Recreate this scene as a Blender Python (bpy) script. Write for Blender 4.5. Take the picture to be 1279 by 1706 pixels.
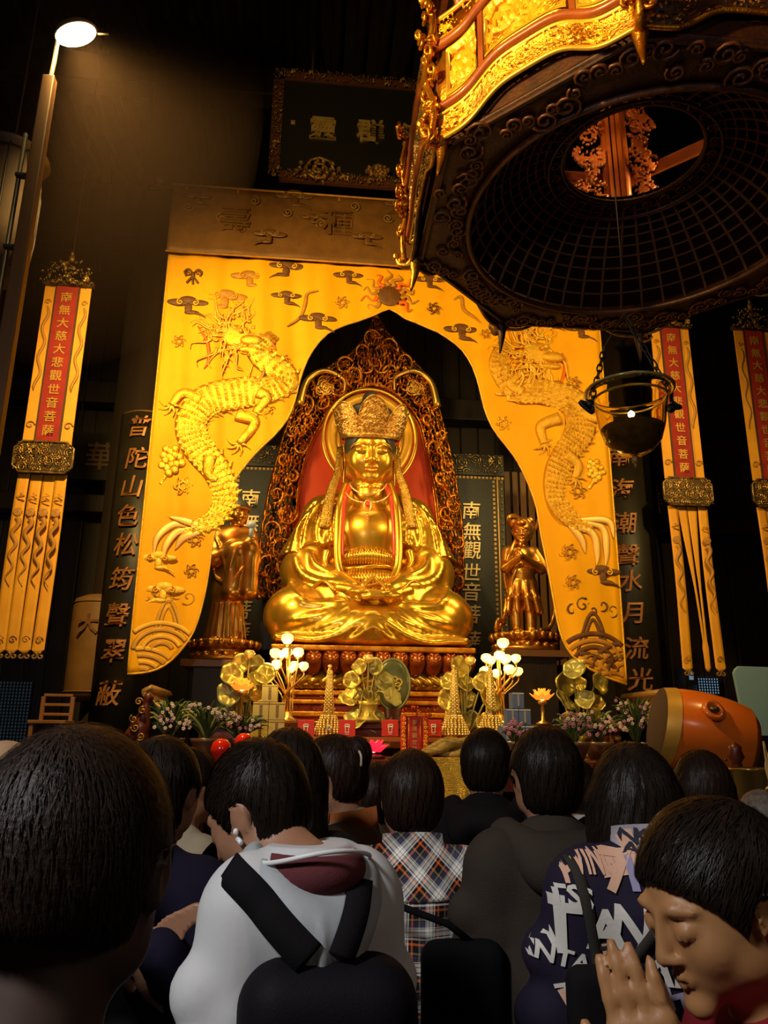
import bpy, math, random
import numpy as np
from math import sin, cos, pi, sqrt, atan2, radians, hypot
from mathutils import Vector, Matrix
from mathutils.bvhtree import BVHTree
random.seed(7)
RS = np.random.RandomState(7)
SC = bpy.context.scene
COL = SC.collection
for o in list(bpy.data.objects): bpy.data.objects.remove(o)

# ------------------------------------------------------------------ camera
FPX = 1300.0
PITCH, YAW, ROLL = radians(16.2), radians(5.5), radians(.57)
CAM = np.array([0, 0, 1.6])
_f = np.array([sin(YAW)*cos(PITCH), cos(YAW)*cos(PITCH), sin(PITCH)])
_r0 = np.array([cos(YAW), -sin(YAW), 0]); _u0 = np.cross(_r0, _f)
_r = _r0*cos(ROLL) + _u0*sin(ROLL); _u = np.cross(_r, _f)
cd = bpy.data.cameras.new('camera'); cam = bpy.data.objects.new('camera', cd); COL.objects.link(cam)
cd.sensor_fit = 'HORIZONTAL'; cd.sensor_width = 36; cd.lens = 36*FPX/1279; cd.clip_start = .05; cd.clip_end = 80
M = Matrix(((_r[0], _u[0], -_f[0], 0), (_r[1], _u[1], -_f[1], 0), (_r[2], _u[2], -_f[2], 1.6), (0, 0, 0, 1)))
cam.matrix_world = M
SC.camera = cam
def P(x, y, Y):
    d = _f*FPX + _r*(x-639.5) + _u*(853-y)
    return CAM + d*(Y/d[1])
def PZ(x, y, Z):
    d = _f*FPX + _r*(x-639.5) + _u*(853-y)
    return CAM + d*((Z-1.6)/d[2])

# ------------------------------------------------------------------ world, exposure
SC.view_settings.view_transform = 'Standard'
try: SC.view_settings.look = 'None'
except Exception: pass
SC.view_settings.gamma = 1; SC.view_settings.exposure = 0; SC.view_settings.use_curve_mapping = False
w = bpy.data.worlds.new('night'); SC.world = w; w.use_nodes = True
w.node_tree.nodes['Background'].inputs[0].default_value = (.09, .05, .02, 1)
w.node_tree.nodes['Background'].inputs[1].default_value = .10

# ------------------------------------------------------------------ lights
def light(kind, loc, to, power, color, size=.5, size_y=None, spot=60, blend=.5):
    l = bpy.data.lights.new('scene_light', kind); l.energy = power; l.color = color
    if kind == 'AREA':
        l.size = size
        if size_y: l.shape = 'RECTANGLE'; l.size_y = size_y
    elif kind == 'SPOT': l.spot_size = radians(spot); l.spot_blend = blend; l.shadow_soft_size = size
    else: l.shadow_soft_size = size
    o = bpy.data.objects.new('scene_light', l); COL.objects.link(o)
    o.location = loc
    o.rotation_euler = (Vector(to)-Vector(loc)).to_track_quat('-Z', 'Y').to_euler()
    return o
WARM = (1, .68, .20); GOLDL = (1, .76, .32)
# the flood lamp on the pole (left), an unseen lamp inferred at right
light('SPOT', (-1.93, 4.93, 6.72), (.2, 8.6, 4.0), 1400, WARM, .16, spot=125, blend=.7)
light('SPOT', (-2.6, 1.2, 5.0), (1.15, 3.4, 5.75), 1700, WARM, .12, spot=34, blend=.6)  # added unseen spot that brightens the lantern's left panels
light('SPOT', (4.75, 4.3, 6.3), (1.7, 8.7, 4.2), 640, WARM, .14, spot=100, blend=.7)
# shrine lamps hidden behind the curtain, either side and above the statue
light('AREA', (-1.35, 8.95, 5.3), (.7, 10.2, 4.4), 35, GOLDL, .35, 1.6)
light('AREA', (3.0, 8.95, 5.3), (.8, 10.2, 4.4), 28, GOLDL, .35, 1.6)
light('AREA', (.75, 8.85, 7.1), (.75, 10.3, 4.6), 17, GOLDL, 1.6, .3)
# altar lights from low in front
light('AREA', (.75, 7.0, 2.2), (.75, 10, 3.4), 7, WARM, 2.6, .25)
# inside the hanging lantern
light('POINT', (2.3, 4.4, 6.9), (0, 0, 0), 22, (1, .5, .16), .15)
# added unseen spot to brighten the name plaque
light('SPOT', (-1.2, 3.2, 7.2), (.6, 9, 9.9), 420, WARM, .1, spot=34, blend=.8)
# neutral courtyard lamp behind the visitors
light('AREA', (-1.75, -.35, 3.5), (-.1, 1.6, 1.2), 78, (.98, .97, 1), .45)
light('AREA', (2.6, -1.2, 4.0), (.9, 2.0, 1.3), 14, (1, .85, .7), .7)

# ------------------------------------------------------------------ materials
MATS = {}
def mat(name, col, rough=.5, metal=0, col2=None, nscale=6, bump=0, bscale=40, emit=0, ecol=None, stretch=None, trans=0, spec=None, alpha=None, coat=0, vor=False, sss=0):
    if name in MATS: return MATS[name]
    m = bpy.data.materials.new(name); m.use_nodes = True; nt = m.node_tree; b = nt.nodes['Principled BSDF']
    b.inputs['Base Color'].default_value = (*col, 1); b.inputs['Roughness'].default_value = rough; b.inputs['Metallic'].default_value = metal
    tc = nt.nodes.new('ShaderNodeTexCoord'); mp = nt.nodes.new('ShaderNodeMapping'); nt.links.new(tc.outputs['Object'], mp.inputs[0])
    if stretch: mp.inputs['Scale'].default_value = stretch
    if col2:
        n = nt.nodes.new('ShaderNodeTexNoise'); n.inputs['Scale'].default_value = nscale; n.inputs['Detail'].default_value = 5
        nt.links.new(mp.outputs[0], n.inputs['Vector'])
        r = nt.nodes.new('ShaderNodeValToRGB'); r.color_ramp.elements[0].position = .35; r.color_ramp.elements[1].position = .65
        r.color_ramp.elements[0].color = (*col, 1); r.color_ramp.elements[1].color = (*col2, 1)
        nt.links.new(n.outputs[0], r.inputs[0]); nt.links.new(r.outputs[0], b.inputs['Base Color'])
    if bump:
        n = nt.nodes.new('ShaderNodeTexVoronoi' if vor else 'ShaderNodeTexNoise'); n.inputs['Scale'].default_value = bscale
        if not vor: n.inputs['Detail'].default_value = 4
        nt.links.new(mp.outputs[0], n.inputs['Vector'])
        bp = nt.nodes.new('ShaderNodeBump'); bp.inputs['Strength'].default_value = bump; bp.inputs['Distance'].default_value = .01
        nt.links.new(n.outputs[0], bp.inputs['Height']); nt.links.new(bp.outputs[0], b.inputs['Normal'])
    if emit:
        b.inputs['Emission Color'].default_value = (*(ecol or col), 1); b.inputs['Emission Strength'].default_value = emit
    if trans: b.inputs['Transmission Weight'].default_value = trans
    if spec is not None: b.inputs['Specular IOR Level'].default_value = spec
    if coat: b.inputs['Coat Weight'].default_value = coat; b.inputs['Coat Roughness'].default_value = .15
    if alpha is not None: b.inputs['Alpha'].default_value = alpha
    if sss: b.inputs['Subsurface Weight'].default_value = sss; b.inputs['Subsurface Radius'].default_value = (.02, .008, .004)
    MATS[name] = m; return m
gold = mat('statue_gilding', (.80, .44, .045), .3, .8, (.72, .36, .03), 3, .05, 30, coat=.2)
gold_robe = mat('robe_gilding', (.82, .47, .045), .27, .82, (.70, .35, .03), 2.2, .03, 12, coat=.2)
gold_carve = mat('carved_gilding', (.80, .34, .03), .3, .85, (.5, .15, .01), 9, .5, 60)
gold_old = mat('aged_and_shaded_gilding', (.50, .26, .045), .34, .5, (.16, .08, .02), 14, .5, 70)  # also stands in for shade on the lantern's unlit sides
gold_bright = mat('bright_and_lit_gilt', (.98, .50, .01), .35, .25, (.85, .42, .03), 5)  # also carries the light on the lantern's lit side
gold_letter = mat('gilt_letter', (.80, .52, .16), .4, .55, (.62, .36, .08), 8)
letter_dim = mat('painted_letter_ochre', (.42, .16, .03), .5, .25, (.28, .10, .02), 8)
lacquer = mat('black_lacquer', (.012, .009, .005), .35, 0, (.02, .014, .006), 5, .05)
lac_board = mat('dark_green_lacquer', (.014, .014, .008), .42, .1, (.026, .026, .014), 60, .3, 120)
darkwood = mat('dark_wood', (.022, .010, .004), .6, 0, (.012, .005, .002), 4, .3, 20, stretch=(1, 1, .1))
darkwood2 = mat('dark_roof_wood', (.022, .011, .006), .7, 0, (.012, .006, .004), 4, .3, 20)
redwood = mat('orange_red_wood', (.38, .09, .015), .42, 0, (.26, .05, .01), 5, .2, 20, coat=.3)
redlac = mat('vermilion_lacquer', (.62, .05, .012), .4, 0, (.5, .035, .01), 3, .05, coat=.2)
redfelt = mat('red_banner_cloth', (.34, .014, .008), .8, 0, (.26, .01, .006), 9, .2, 200)
silk = mat('gold_silk', (.90, .415, .001), .6, .2, (.84, .37, .001), 2.5, .12, 260, spec=.25)
silk_dark = mat('dark_valance_silk', (.17, .068, .008), .6, .15, (.13, .05, .006), 7, .35, 30)  # valance silk set darker than the curtain below
silk_ban = mat('banner_yellow_silk', (.80, .36, .015), .6, .1, (.72, .30, .012), 4, .1, 200)
thread_gold = mat('gold_thread', (1, .66, .08), .38, .85, (.9, .45, .02), 12, .8, 90)
thread_soft = mat('soft_gold_thread', (.95, .56, .06), .45, .45, (.85, .42, .03), 14, .6, 90)
thread_brown = mat('brown_thread', (.16, .055, .006), .5, .1, (.11, .035, .004), 12, .5, 90)
thread_tan = mat('tan_thread', (.55, .24, .02), .5, .2, (.42, .17, .012), 12, .5, 90)
thread_red = mat('orange_thread', (.75, .13, .01), .5, .1)
stone = mat('paving_stone', (.05, .045, .04), .7, 0, (.035, .03, .027), 5, .4, 30)
plaster = mat('dark_plaster', (.03, .017, .009), .85, 0, (.02, .011, .006), 3)
hairmat = mat('black_hair', (.010, .007, .005), .38, 0, (.018, .011, .007), 30, .15, 160, stretch=(3, 3, .35), spec=.13)
hairbrown = mat('brown_hair', (.028, .014, .008), .42, 0, (.016, .008, .005), 30, .15, 160, stretch=(3, 3, .35), spec=.15)
hairthin = mat('thin_cropped_hair', (.022, .011, .006), .5, 0, (.014, .007, .004), 30, .2, 190, spec=.2)
skin = mat('skin', (.34, .165, .09), .5, 0, (.29, .135, .07), 7, .05, 90, sss=.1)
skin_tan = mat('tanned_skin', (.30, .13, .06), .5, 0, (.25, .10, .045), 7, .05, 90, sss=.1)

# ------------------------------------------------------------------ object helpers
def link(name, me, m=None, parent=None, loc=None, smooth=True):
    o = bpy.data.objects.new(name, me); COL.objects.link(o)
    if m is not None and not me.materials: me.materials.append(m)
    if parent is not None: o.parent = parent
    if loc is not None: o.location = loc
    if smooth and len(me.polygons): me.polygons.foreach_set('use_smooth', np.ones(len(me.polygons), bool))
    return o
def tag(o, label=None, cat=None, group=None, kind=None):
    if label: o['label'] = label
    if cat: o['category'] = cat
    if group: o['group'] = group
    if kind: o['kind'] = kind
    return o
def thing(name, label, cat, loc=(0, 0, 0), rz=0, group=None):
    o = bpy.data.objects.new(name, None); COL.objects.link(o); o.location = loc; o.rotation_euler = (0, 0, rz)
    o.empty_display_size = .1
    return tag(o, label, cat, group)
def dup(root, loc, rz=None, label=None, group=None, scale=None):
    r = root.copy(); COL.objects.link(r); r.location = loc
    if rz is not None: r.rotation_euler = (0, 0, rz)
    if label: r['label'] = label
    if group: r['group'] = group
    if scale: r.scale = scale
    for ch in list(root.children):
        c = ch.copy(); COL.objects.link(c); c.parent = r
        for g in list(ch.children):
            d = g.copy(); COL.objects.link(d); d.parent = c
    return r
class MB:
    def __init__(s): s.V = []; s.F = []; s.n = 0
    def add(s, V, F):
        V = np.asarray(V, float); s.V.append(V); n = s.n
        s.F.extend([[int(i)+n for i in f] for f in F]); s.n += len(V); return s
    def box(s, c, d, R=None):
        x, y, z = d[0]/2, d[1]/2, d[2]/2
        V = np.array([[a*x, b*y, e*z] for a in (-1, 1) for b in (-1, 1) for e in (-1, 1)])
        if R is not None: V = V @ np.array(R).T
        return s.add(V+np.array(c), [(0, 1, 3, 2), (4, 6, 7, 5), (0, 4, 5, 1), (2, 3, 7, 6), (0, 2, 6, 4), (1, 5, 7, 3)])
    def tube(s, pts, r, n=6, close=False, flat=None):
        p = np.asarray(pts, float); m = len(p); r = np.broadcast_to(np.asarray(r, float), (m,))
        if close: t = np.roll(p, -1, 0)-np.roll(p, 1, 0)
        else: t = np.gradient(p, axis=0)
        t /= np.linalg.norm(t, axis=1, keepdims=True)+1e-12
        a = np.array([0, 1, 0]) if flat is not None or abs(t[0][2]) > .9 else np.array([0, 0, 1.])
        if flat is None: 
            u = np.cross(t[0], a); U = []
            for i in range(m):
                u = u-t[i]*(u@t[i]); u = u/(np.linalg.norm(u)+1e-12); U.append(u)
            U = np.array(U)
        else:
            U = np.cross(t, a); U /= np.linalg.norm(U, axis=1, keepdims=True)+1e-9
        W = np.cross(t, U); an = np.arange(n)*2*pi/n
        fl = 1 if flat is None else flat
        V = p[:, None]+r[:, None, None]*(np.cos(an)[None, :, None]*U[:, None]+fl*np.sin(an)[None, :, None]*W[:, None])
        F = []
        for i in range(m if close else m-1):
            j = (i+1) % m
            for k in range(n):
                l = (k+1) % n; F.append((i*n+k, i*n+l, j*n+l, j*n+k))
        if not close: F.append(tuple(range(n))[::-1]); F.append(tuple((m-1)*n+k for k in range(n)))
        return s.add(V.reshape(-1, 3), F)
    def lathe(s, prof, n=24, c=(0, 0, 0), wob=None, cap=True):
        V = []; m = len(prof)
        for i, (r, z) in enumerate(prof):
            for k in range(n):
                a = 2*pi*k/n; q = r*(wob(a, i/(m-1)) if wob else 1); V.append((q*cos(a), q*sin(a), z))
        F = [(i*n+k, i*n+(k+1) % n, (i+1)*n+(k+1) % n, (i+1)*n+k) for i in range(m-1) for k in range(n)]
        if cap: F.append(tuple(range(n))[::-1]); F.append(tuple((m-1)*n+k for k in range(n)))
        return s.add(np.array(V)+np.array(c), F)
    def ball(s, c, r, n=8, m=6):
        r = np.broadcast_to(np.asarray(r, float), (3,)); V = []
        for i in range(m+1):
            a = pi*i/m; rr = max(sin(a), 1e-3)
            for k in range(n): V.append((rr*cos(2*pi*k/n)*r[0], rr*sin(2*pi*k/n)*r[1], -cos(a)*r[2]))
        F = [(i*n+k, i*n+(k+1) % n, (i+1)*n+(k+1) % n, (i+1)*n+k) for i in range(m) for k in range(n)]
        return s.add(np.array(V)+np.array(c), F)
    def prism(s, pts, d, axis=(0, 1, 0), c=(0, 0, 0)):   # pts in XZ, extruded along +Y by d
        n = len(pts); V = [(x, 0, z) for x, z in pts]+[(x, d, z) for x, z in pts]
        F = [tuple(range(n)), tuple(range(n, 2*n))[::-1]]+[(i, i+n, (i+1) % n+n, (i+1) % n) for i in range(n)]
        return s.add(np.array(V)+np.array(c), F)
    def grid(s, G):
        a, b = G.shape[:2]
        F = [(i*b+j, i*b+j+1, (i+1)*b+j+1, (i+1)*b+j) for i in range(a-1) for j in range(b-1)]
        return s.add(G.reshape(-1, 3), F)
    def xf(s, Mx, other):
        V = np.concatenate(other.V); V = V @ np.array(Mx)[:3, :3].T+np.array(Mx)[:3, 3]
        n = s.n; s.V.append(V); s.F.extend([[i+n for i in f] for f in other.F]); s.n += len(V); return s
    def build(s, name, m, parent=None, loc=None, smooth=True, bevel=0, solid=0, kind=None):
        me = bpy.data.meshes.new(name)
        me.from_pydata(np.concatenate(s.V).tolist() if s.V else [], [], s.F)
        o = link(name, me, m, parent, loc, smooth)
        if bevel: q = o.modifiers.new('b', 'BEVEL'); q.width = bevel; q.segments = 2; q.limit_method = 'ANGLE'
        if solid: q = o.modifiers.new('s', 'SOLIDIFY'); q.thickness = solid
        if kind: o['kind'] = kind
        return o
def boxo(name, c, d, m, parent=None, bevel=.004, kind=None, R=None):
    return MB().box(c, d, R).build(name, m, parent, smooth=False, bevel=bevel, kind=kind)
def bez(pts, n=24):
    """smooth curve (Catmull-Rom) through the points"""
    p = np.asarray(pts, float); p = np.vstack([2*p[0]-p[1], p, 2*p[-1]-p[-2]]); out = []
    m = len(p)-3; k = max(2, n//m)
    for i in range(m):
        for t in np.arange(k)/k:
            a, b, c, d = p[i:i+4]
            out.append(.5*((2*b)+(c-a)*t+(2*a-5*b+4*c-d)*t*t+(3*b-a-3*c+d)*t**3))
    out.append(p[-2]); return np.array(out)
def spiral2(cx, cy, r, turns=1.4, a0=0, sgn=1, n=18, r1=.12):
    t = np.linspace(0, 1, n); rr = r*(1-(1-r1)*t); a = a0+sgn*turns*2*pi*t
    return np.stack([cx+rr*np.cos(a), cy+rr*np.sin(a)], 1)
def plane_pts(p2, y): p2 = np.asarray(p2); return np.stack([p2[:, 0], np.full(len(p2), y), p2[:, 1]], 1)
_txt = {}
def text_mesh(s, size=1, depth=.01, bold=.0, shear=0):
    """letter shapes as V, F, centred, standing in XZ, facing -Y"""
    key = (s, bold, shear)
    if key not in _txt:
        c = bpy.data.curves.new('t', 'FONT'); c.body = s; c.size = 1; c.align_x = 'CENTER'; c.offset = bold; c.shear = shear; c.resolution_u = 2
        c.extrude = .5
        o = bpy.data.objects.new('t', c); COL.objects.link(o); bpy.context.view_layer.update()
        me = bpy.data.meshes.new_from_object(o.evaluated_get(bpy.context.evaluated_depsgraph_get()))
        V = np.empty(len(me.vertices)*3); me.vertices.foreach_get('co', V); V = V.reshape(-1, 3)
        F = [tuple(p.vertices) for p in me.polygons]
        bpy.data.objects.remove(o); bpy.data.curves.remove(c); bpy.data.meshes.remove(me)
        if len(V): V[:, :2] -= (V[:, :2].max(0)+V[:, :2].min(0))/2
        _txt[key] = (V, F)
    V, F = _txt[key]
    return np.stack([V[:, 0]*size, -V[:, 2]*depth, V[:, 1]*size], 1), F

# ------------------------------------------------------------------ sculpting with distance fields
class Sculpt:
    def __init__(s, lo, hi, h):
        s.lo = np.array(lo, float)-2*h; s.h = h; s.n = np.ceil((np.array(hi)+2*h-s.lo)/h).astype(int)+1
        s.ax = [s.lo[i]+h*np.arange(s.n[i]) for i in range(3)]; s.D = np.full(s.n, 1e3, np.float32)
    def _sl(s, lo, hi, k):
        sl = []
        for i in range(3):
            a = max(0, int((lo[i]-k-s.lo[i])/s.h)-2); b = min(s.n[i], int((hi[i]+k-s.lo[i])/s.h)+4)
            if a >= b: return None
            sl.append(slice(a, b))
        return tuple(sl)
    def _g(s, sl): return [s.ax[i][sl[i]].reshape([-1 if j == i else 1 for j in range(3)]).astype(np.float32) for i in range(3)]
    def _mix(s, sl, d, k, mode):
        D = s.D[sl]
        if mode == 'sub': a, b = D, -d
        if mode == 'add': a, b = -D, -d
        h = np.clip(.5+.5*(b-a)/k, 0, 1); r = a+(b-a)*h+k*h*(1-h)       # smooth max
        s.D[sl] = r if mode == 'sub' else -r
    def cone(s, a, b, r1, r2=None, k=.02, mode='add', sq=(1, 1, 1)):
        r2 = r1 if r2 is None else r2; a = np.array(a, float); b = np.array(b, float); R = max(r1, r2)
        q = np.array(sq, float); m = R/q.min()
        sl = s._sl(np.minimum(a, b)-m, np.maximum(a, b)+m, k)
        if sl is None: return s
        g = s._g(sl); p = [(g[i]-a[i])*q[i] for i in range(3)]; ba = (b-a)*q; L = max(float(ba@ba), 1e-9)
        t = np.clip((p[0]*ba[0]+p[1]*ba[1]+p[2]*ba[2])/L, 0, 1)
        d = np.sqrt((p[0]-t*ba[0])**2+(p[1]-t*ba[1])**2+(p[2]-t*ba[2])**2)-(r1+(r2-r1)*t)
        s._mix(sl, d, k, mode); return s
    def ball(s, c, r, k=.02, mode='add', R=None):
        c = np.array(c, float); r = np.broadcast_to(np.array(r, float), (3,)); m = r.max() if R is not None else r
        sl = s._sl(c-m, c+m, k)
        if sl is None: return s
        g = s._g(sl); p = [g[i]-c[i] for i in range(3)]
        if R is not None: R = np.array(R); p = [R[0, i]*p[0]+R[1, i]*p[1]+R[2, i]*p[2] for i in range(3)]
        k0 = np.sqrt(sum((p[i]/r[i])**2 for i in range(3))); k1 = np.sqrt(sum((p[i]/r[i]**2)**2 for i in range(3)))
        s._mix(sl, k0*(k0-1)/(k1+1e-6), k, mode); return s
    def box(s, c, d, r=.01, k=.01, mode='add', R=None):
        c = np.array(c, float); d = np.array(d, float)/2; m = np.linalg.norm(d)+r if R is not None else d+r
        sl = s._sl(c-m, c+m, k)
        if sl is None: return s
        g = s._g(sl); p = [g[i]-c[i] for i in range(3)]
        if R is not None: R = np.array(R); p = [R[0, i]*p[0]+R[1, i]*p[1]+R[2, i]*p[2] for i in range(3)]
        q = [np.abs(p[i])-(d[i]-r) for i in range(3)]
        dd = np.sqrt(sum(np.maximum(x, 0)**2 for x in q))+np.minimum(np.maximum(np.maximum(q[0], q[1]), q[2]), 0)-r
        s._mix(sl, dd, k, mode); return s
    def path(s, pts, r, k=.02, mode='add', sq=(1, 1, 1)):
        pts = np.asarray(pts, float); r = np.broadcast_to(np.asarray(r, float), (len(pts),))
        for i in range(len(pts)-1): s.cone(pts[i], pts[i+1], r[i], r[i+1], k, mode, sq)
        return s
    def front(s, x, z, sgn=1):
        """y of the surface seen from -Y (or +Y) at x, z"""
        i = int(round((x-s.lo[0])/s.h)); k = int(round((z-s.lo[2])/s.h))
        i = min(max(i, 0), s.n[0]-1); k = min(max(k, 0), s.n[2]-1)
        c = s.D[i, :, k] < 0
        if not c.any(): return None
        return s.ax[1][np.argmax(c)] if sgn > 0 else s.ax[1][len(c)-1-np.argmax(c[::-1])]
    def fold(s, p2, r, k=.02, mode='add', inset=0, sgn=1, taper=True, n=10):
        q = bez(p2, n); out = []
        for x, z in q:
            y = s.front(x, z, sgn)
            if y is not None: out.append((x, y+inset*sgn, z))
        if len(out) > 2:
            out = np.array(out)
            for _ in range(6): out[1:-1, 1] = (out[:-2, 1]+2*out[1:-1, 1]+out[2:, 1])/4
            rr = r*(np.sin(np.linspace(.25, pi-.25, len(out))) if taper else 1)
            s.path(out, rr, k, mode)
        return s
    def mesh(s):
        D = s.D.copy(); D[[0, -1]] = 1; D[:, [0, -1]] = 1; D[:, :, [0, -1]] = 1
        S = D < 0; nx, ny, nz = S.shape
        c = np.zeros((nx-1, ny-1, nz-1), np.int8)
        offs = [(a, b, e) for a in (0, 1) for b in (0, 1) for e in (0, 1)]
        for a, b, e in offs: c += S[a:nx-1+a, b:ny-1+b, e:nz-1+e]
        act = (c > 0) & (c < 8); I = np.argwhere(act); idm = np.full(act.shape, -1, np.int64); idm[act] = np.arange(len(I))
        acc = np.zeros((len(I), 3)); cnt = np.zeros(len(I))
        val = {o: D[I[:, 0]+o[0], I[:, 1]+o[1], I[:, 2]+o[2]] for o in offs}
        for o in offs:
            for ax in range(3):
                if o[ax] == 0:
                    o2 = list(o); o2[ax] = 1; a, b = val[o], val[tuple(o2)]; cr = (a < 0) != (b < 0)
                    t = np.where(cr, a/np.where(a == b, 1, a-b), 0); p = np.tile(np.array(o, float), (len(I), 1)); p[:, ax] += t
                    acc[cr] += p[cr]; cnt[cr] += 1
        V = (I+acc/np.maximum(cnt, 1)[:, None])*s.h+s.lo
        F = []
        for ax in range(3):
            sl0 = [slice(1, -1)]*3; sl1 = [slice(1, -1)]*3; sl0[ax] = slice(0, -1); sl1[ax] = slice(1, None)
            A = S[tuple(sl0)]; B = S[tuple(sl1)]; E = np.argwhere(A != B)
            if not len(E): continue
            flip = A[tuple(E.T)]; base = E.copy(); o1, o2 = (ax+1) % 3, (ax+2) % 3
            base[:, o1] += 1; base[:, o2] += 1
            def cid(d1, d2):
                q = base.copy(); q[:, o1] -= d1; q[:, o2] -= d2; return idm[tuple(q.T)]
            quad = np.stack([cid(1, 1), cid(0, 1), cid(0, 0), cid(1, 0)], 1)
            quad[~flip] = quad[~flip][:, ::-1]; F.append(quad)
        F = np.concatenate(F); F = F[(F >= 0).all(1)]
        return V, F
    def build(s, name, m, parent=None, deform=None, smooth_it=0, loc=None):
        V, F = s.mesh()
        if deform is not None: V = deform(V)
        o = link(name, np_mesh(name, V, F), m, parent, loc)
        if smooth_it: q = o.modifiers.new('sm', 'SMOOTH'); q.factor = .5; q.iterations = smooth_it
        return o
def np_mesh(name, V, F):
    me = bpy.data.meshes.new(name); me.vertices.add(len(V)); me.vertices.foreach_set('co', np.ascontiguousarray(V, dtype=np.float32).ravel())
    k = F.shape[1]; me.loops.add(len(F)*k); me.loops.foreach_set('vertex_index', np.ascontiguousarray(F, dtype=np.int32).ravel())
    me.polygons.add(len(F)); me.polygons.foreach_set('loop_start', np.arange(0, len(F)*k, k, dtype=np.int32))
    me.update(calc_edges=True); me.validate(); return me

# ------------------------------------------------------------------ carved relief
def scroll_h(x, y, cell, seed=1, pitch=.22):
    r0 = np.random.RandomState(seed); h = np.zeros_like(x)
    x0, x1, y0, y1 = x.min(), x.max(), y.min(), y.max()
    for i in range(int((x1-x0)/cell)+2):
        for j in range(int((y1-y0)/cell)+2):
            cx = x0+(i+r0.uniform(-.25, .25)+.5*(j % 2))*cell; cy = y0+(j+r0.uniform(-.25, .25))*cell; sg = r0.choice([-1, 1])
            m = (np.abs(x-cx) < cell*.75) & (np.abs(y-cy) < cell*.75)
            if not m.any(): continue
            dx, dy = x[m]-cx, y[m]-cy; r = np.hypot(dx, dy); a = np.arctan2(dy, dx)
            rd = .5+.5*np.cos(2*pi*(r/(cell*pitch)-sg*a/(2*pi)+r0.rand())); wt = np.clip(1.25-r/(cell*.6), 0, 1)
            h[m] = np.maximum(h[m], rd*np.minimum(wt*2, 1))
    return h
def relief(G, N, h, mask=None, back=None):
    """grid of points G displaced along N by h; faces dropped where mask is false"""
    N = np.asarray(N, float)
    V = G+N*h[..., None]; a, b = h.shape
    idx = np.arange(a*b).reshape(a, b); F = np.stack([idx[:-1, :-1], idx[:-1, 1:], idx[1:, 1:], idx[1:, :-1]], -1).reshape(-1, 4)
    if mask is not None:
        mm = mask[:-1, :-1] & mask[1:, :-1] & mask[:-1, 1:] & mask[1:, 1:]; F = F[mm.ravel()]
        used = np.unique(F); rm = np.full(a*b, -1); rm[used] = np.arange(len(used)); V = V.reshape(-1, 3)[used]; F = rm[F]
    return V.reshape(-1, 3), F
def relief_obj(name, m, G, N, h, mask=None, parent=None, solid=0, loc=None):
    V, F = relief(G, N, h, mask)
    o = link(name, np_mesh(name, V, F), m, parent, loc)
    if solid: q = o.modifiers.new('s', 'SOLIDIFY'); q.thickness = solid; q.offset = 0
    return o
def rect_relief(name, m, x0, x1, z0, z1, y, res, hgt, cell, seed, mask_t=None, shape=None, parent=None, solid=0, extra=None, axis='y'):
    nx = max(4, int((x1-x0)/res)); nz = max(4, int((z1-z0)/res))
    X, Z = np.meshgrid(np.linspace(x0, x1, nx), np.linspace(z0, z1, nz)); h = scroll_h(X, Z, cell, seed)
    if extra is not None: h = np.maximum(h, extra(X, Z))
    mk = None
    if mask_t is not None: mk = h > mask_t
    if shape is not None: sh = shape(X, Z); mk = sh if mk is None else (mk & sh)
    G = np.stack([X, np.full_like(X, y), Z], -1)
    return relief_obj(name, m, G, (0, -1, 0), h*hgt, mk, parent, solid)

# ================================================================== SETTING
def struct(o): o['kind'] = 'structure'; return o
# floor of paving slabs, each slab a piece near the visitors' feet
fl = struct(boxo('floor', (1, 5.5, -.06), (22, 19, .1), stone, bevel=0))
slab = MB().box((0, 0, 0), (.78, .78, .04)).build('slab', stone, fl, smooth=False, bevel=.008)
slab.location = (-3.6, -1.6, -.012)
for i in range(12):
    for j in range(13):
        if i == j == 0: continue
        c = slab.copy(); COL.objects.link(c); c.location = (-3.6+i*.8, -1.6+j*.8, -.012-.003*((i*7+j*3) % 3)); c.parent = fl
wb = struct(boxo('wall_back', (1, 13.1, 5.8), (22, .2, 11.8), darkwood, bevel=0))
bd = MB().box((0, 0, 0), (.3, .05, 11.6)).build('plank', darkwood, wb, smooth=False, bevel=.012); bd.location = (-9.7, 12.98, 5.8)
for i in range(1, 68):
    c = bd.copy(); COL.objects.link(c); c.location = (-9.7+i*.32, 12.98+.012*(i % 3), 5.8); c.parent = wb
struct(boxo('wall_left', (-10.1, 8, 5.8), (.2, 10.4, 11.8), plaster, bevel=0))
struct(boxo('wall_right', (12.1, 8, 5.8), (.2, 10.4, 11.8), plaster, bevel=0))
ce = struct(boxo('ceiling', (1, 9.2, 12.0), (22, 8.6, .2), darkwood2, bevel=0))
rf = MB().tube([(0, -4.2, 0), (0, 4, 0)], .09, 8).build('rafter', darkwood, ce); rf.location = (-9.6, 9.1, 11.8)
for i in range(1, 60):
    c = rf.copy(); COL.objects.link(c); c.location = (-9.6+i*.36, 9.1, 11.8); c.parent = ce
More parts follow.
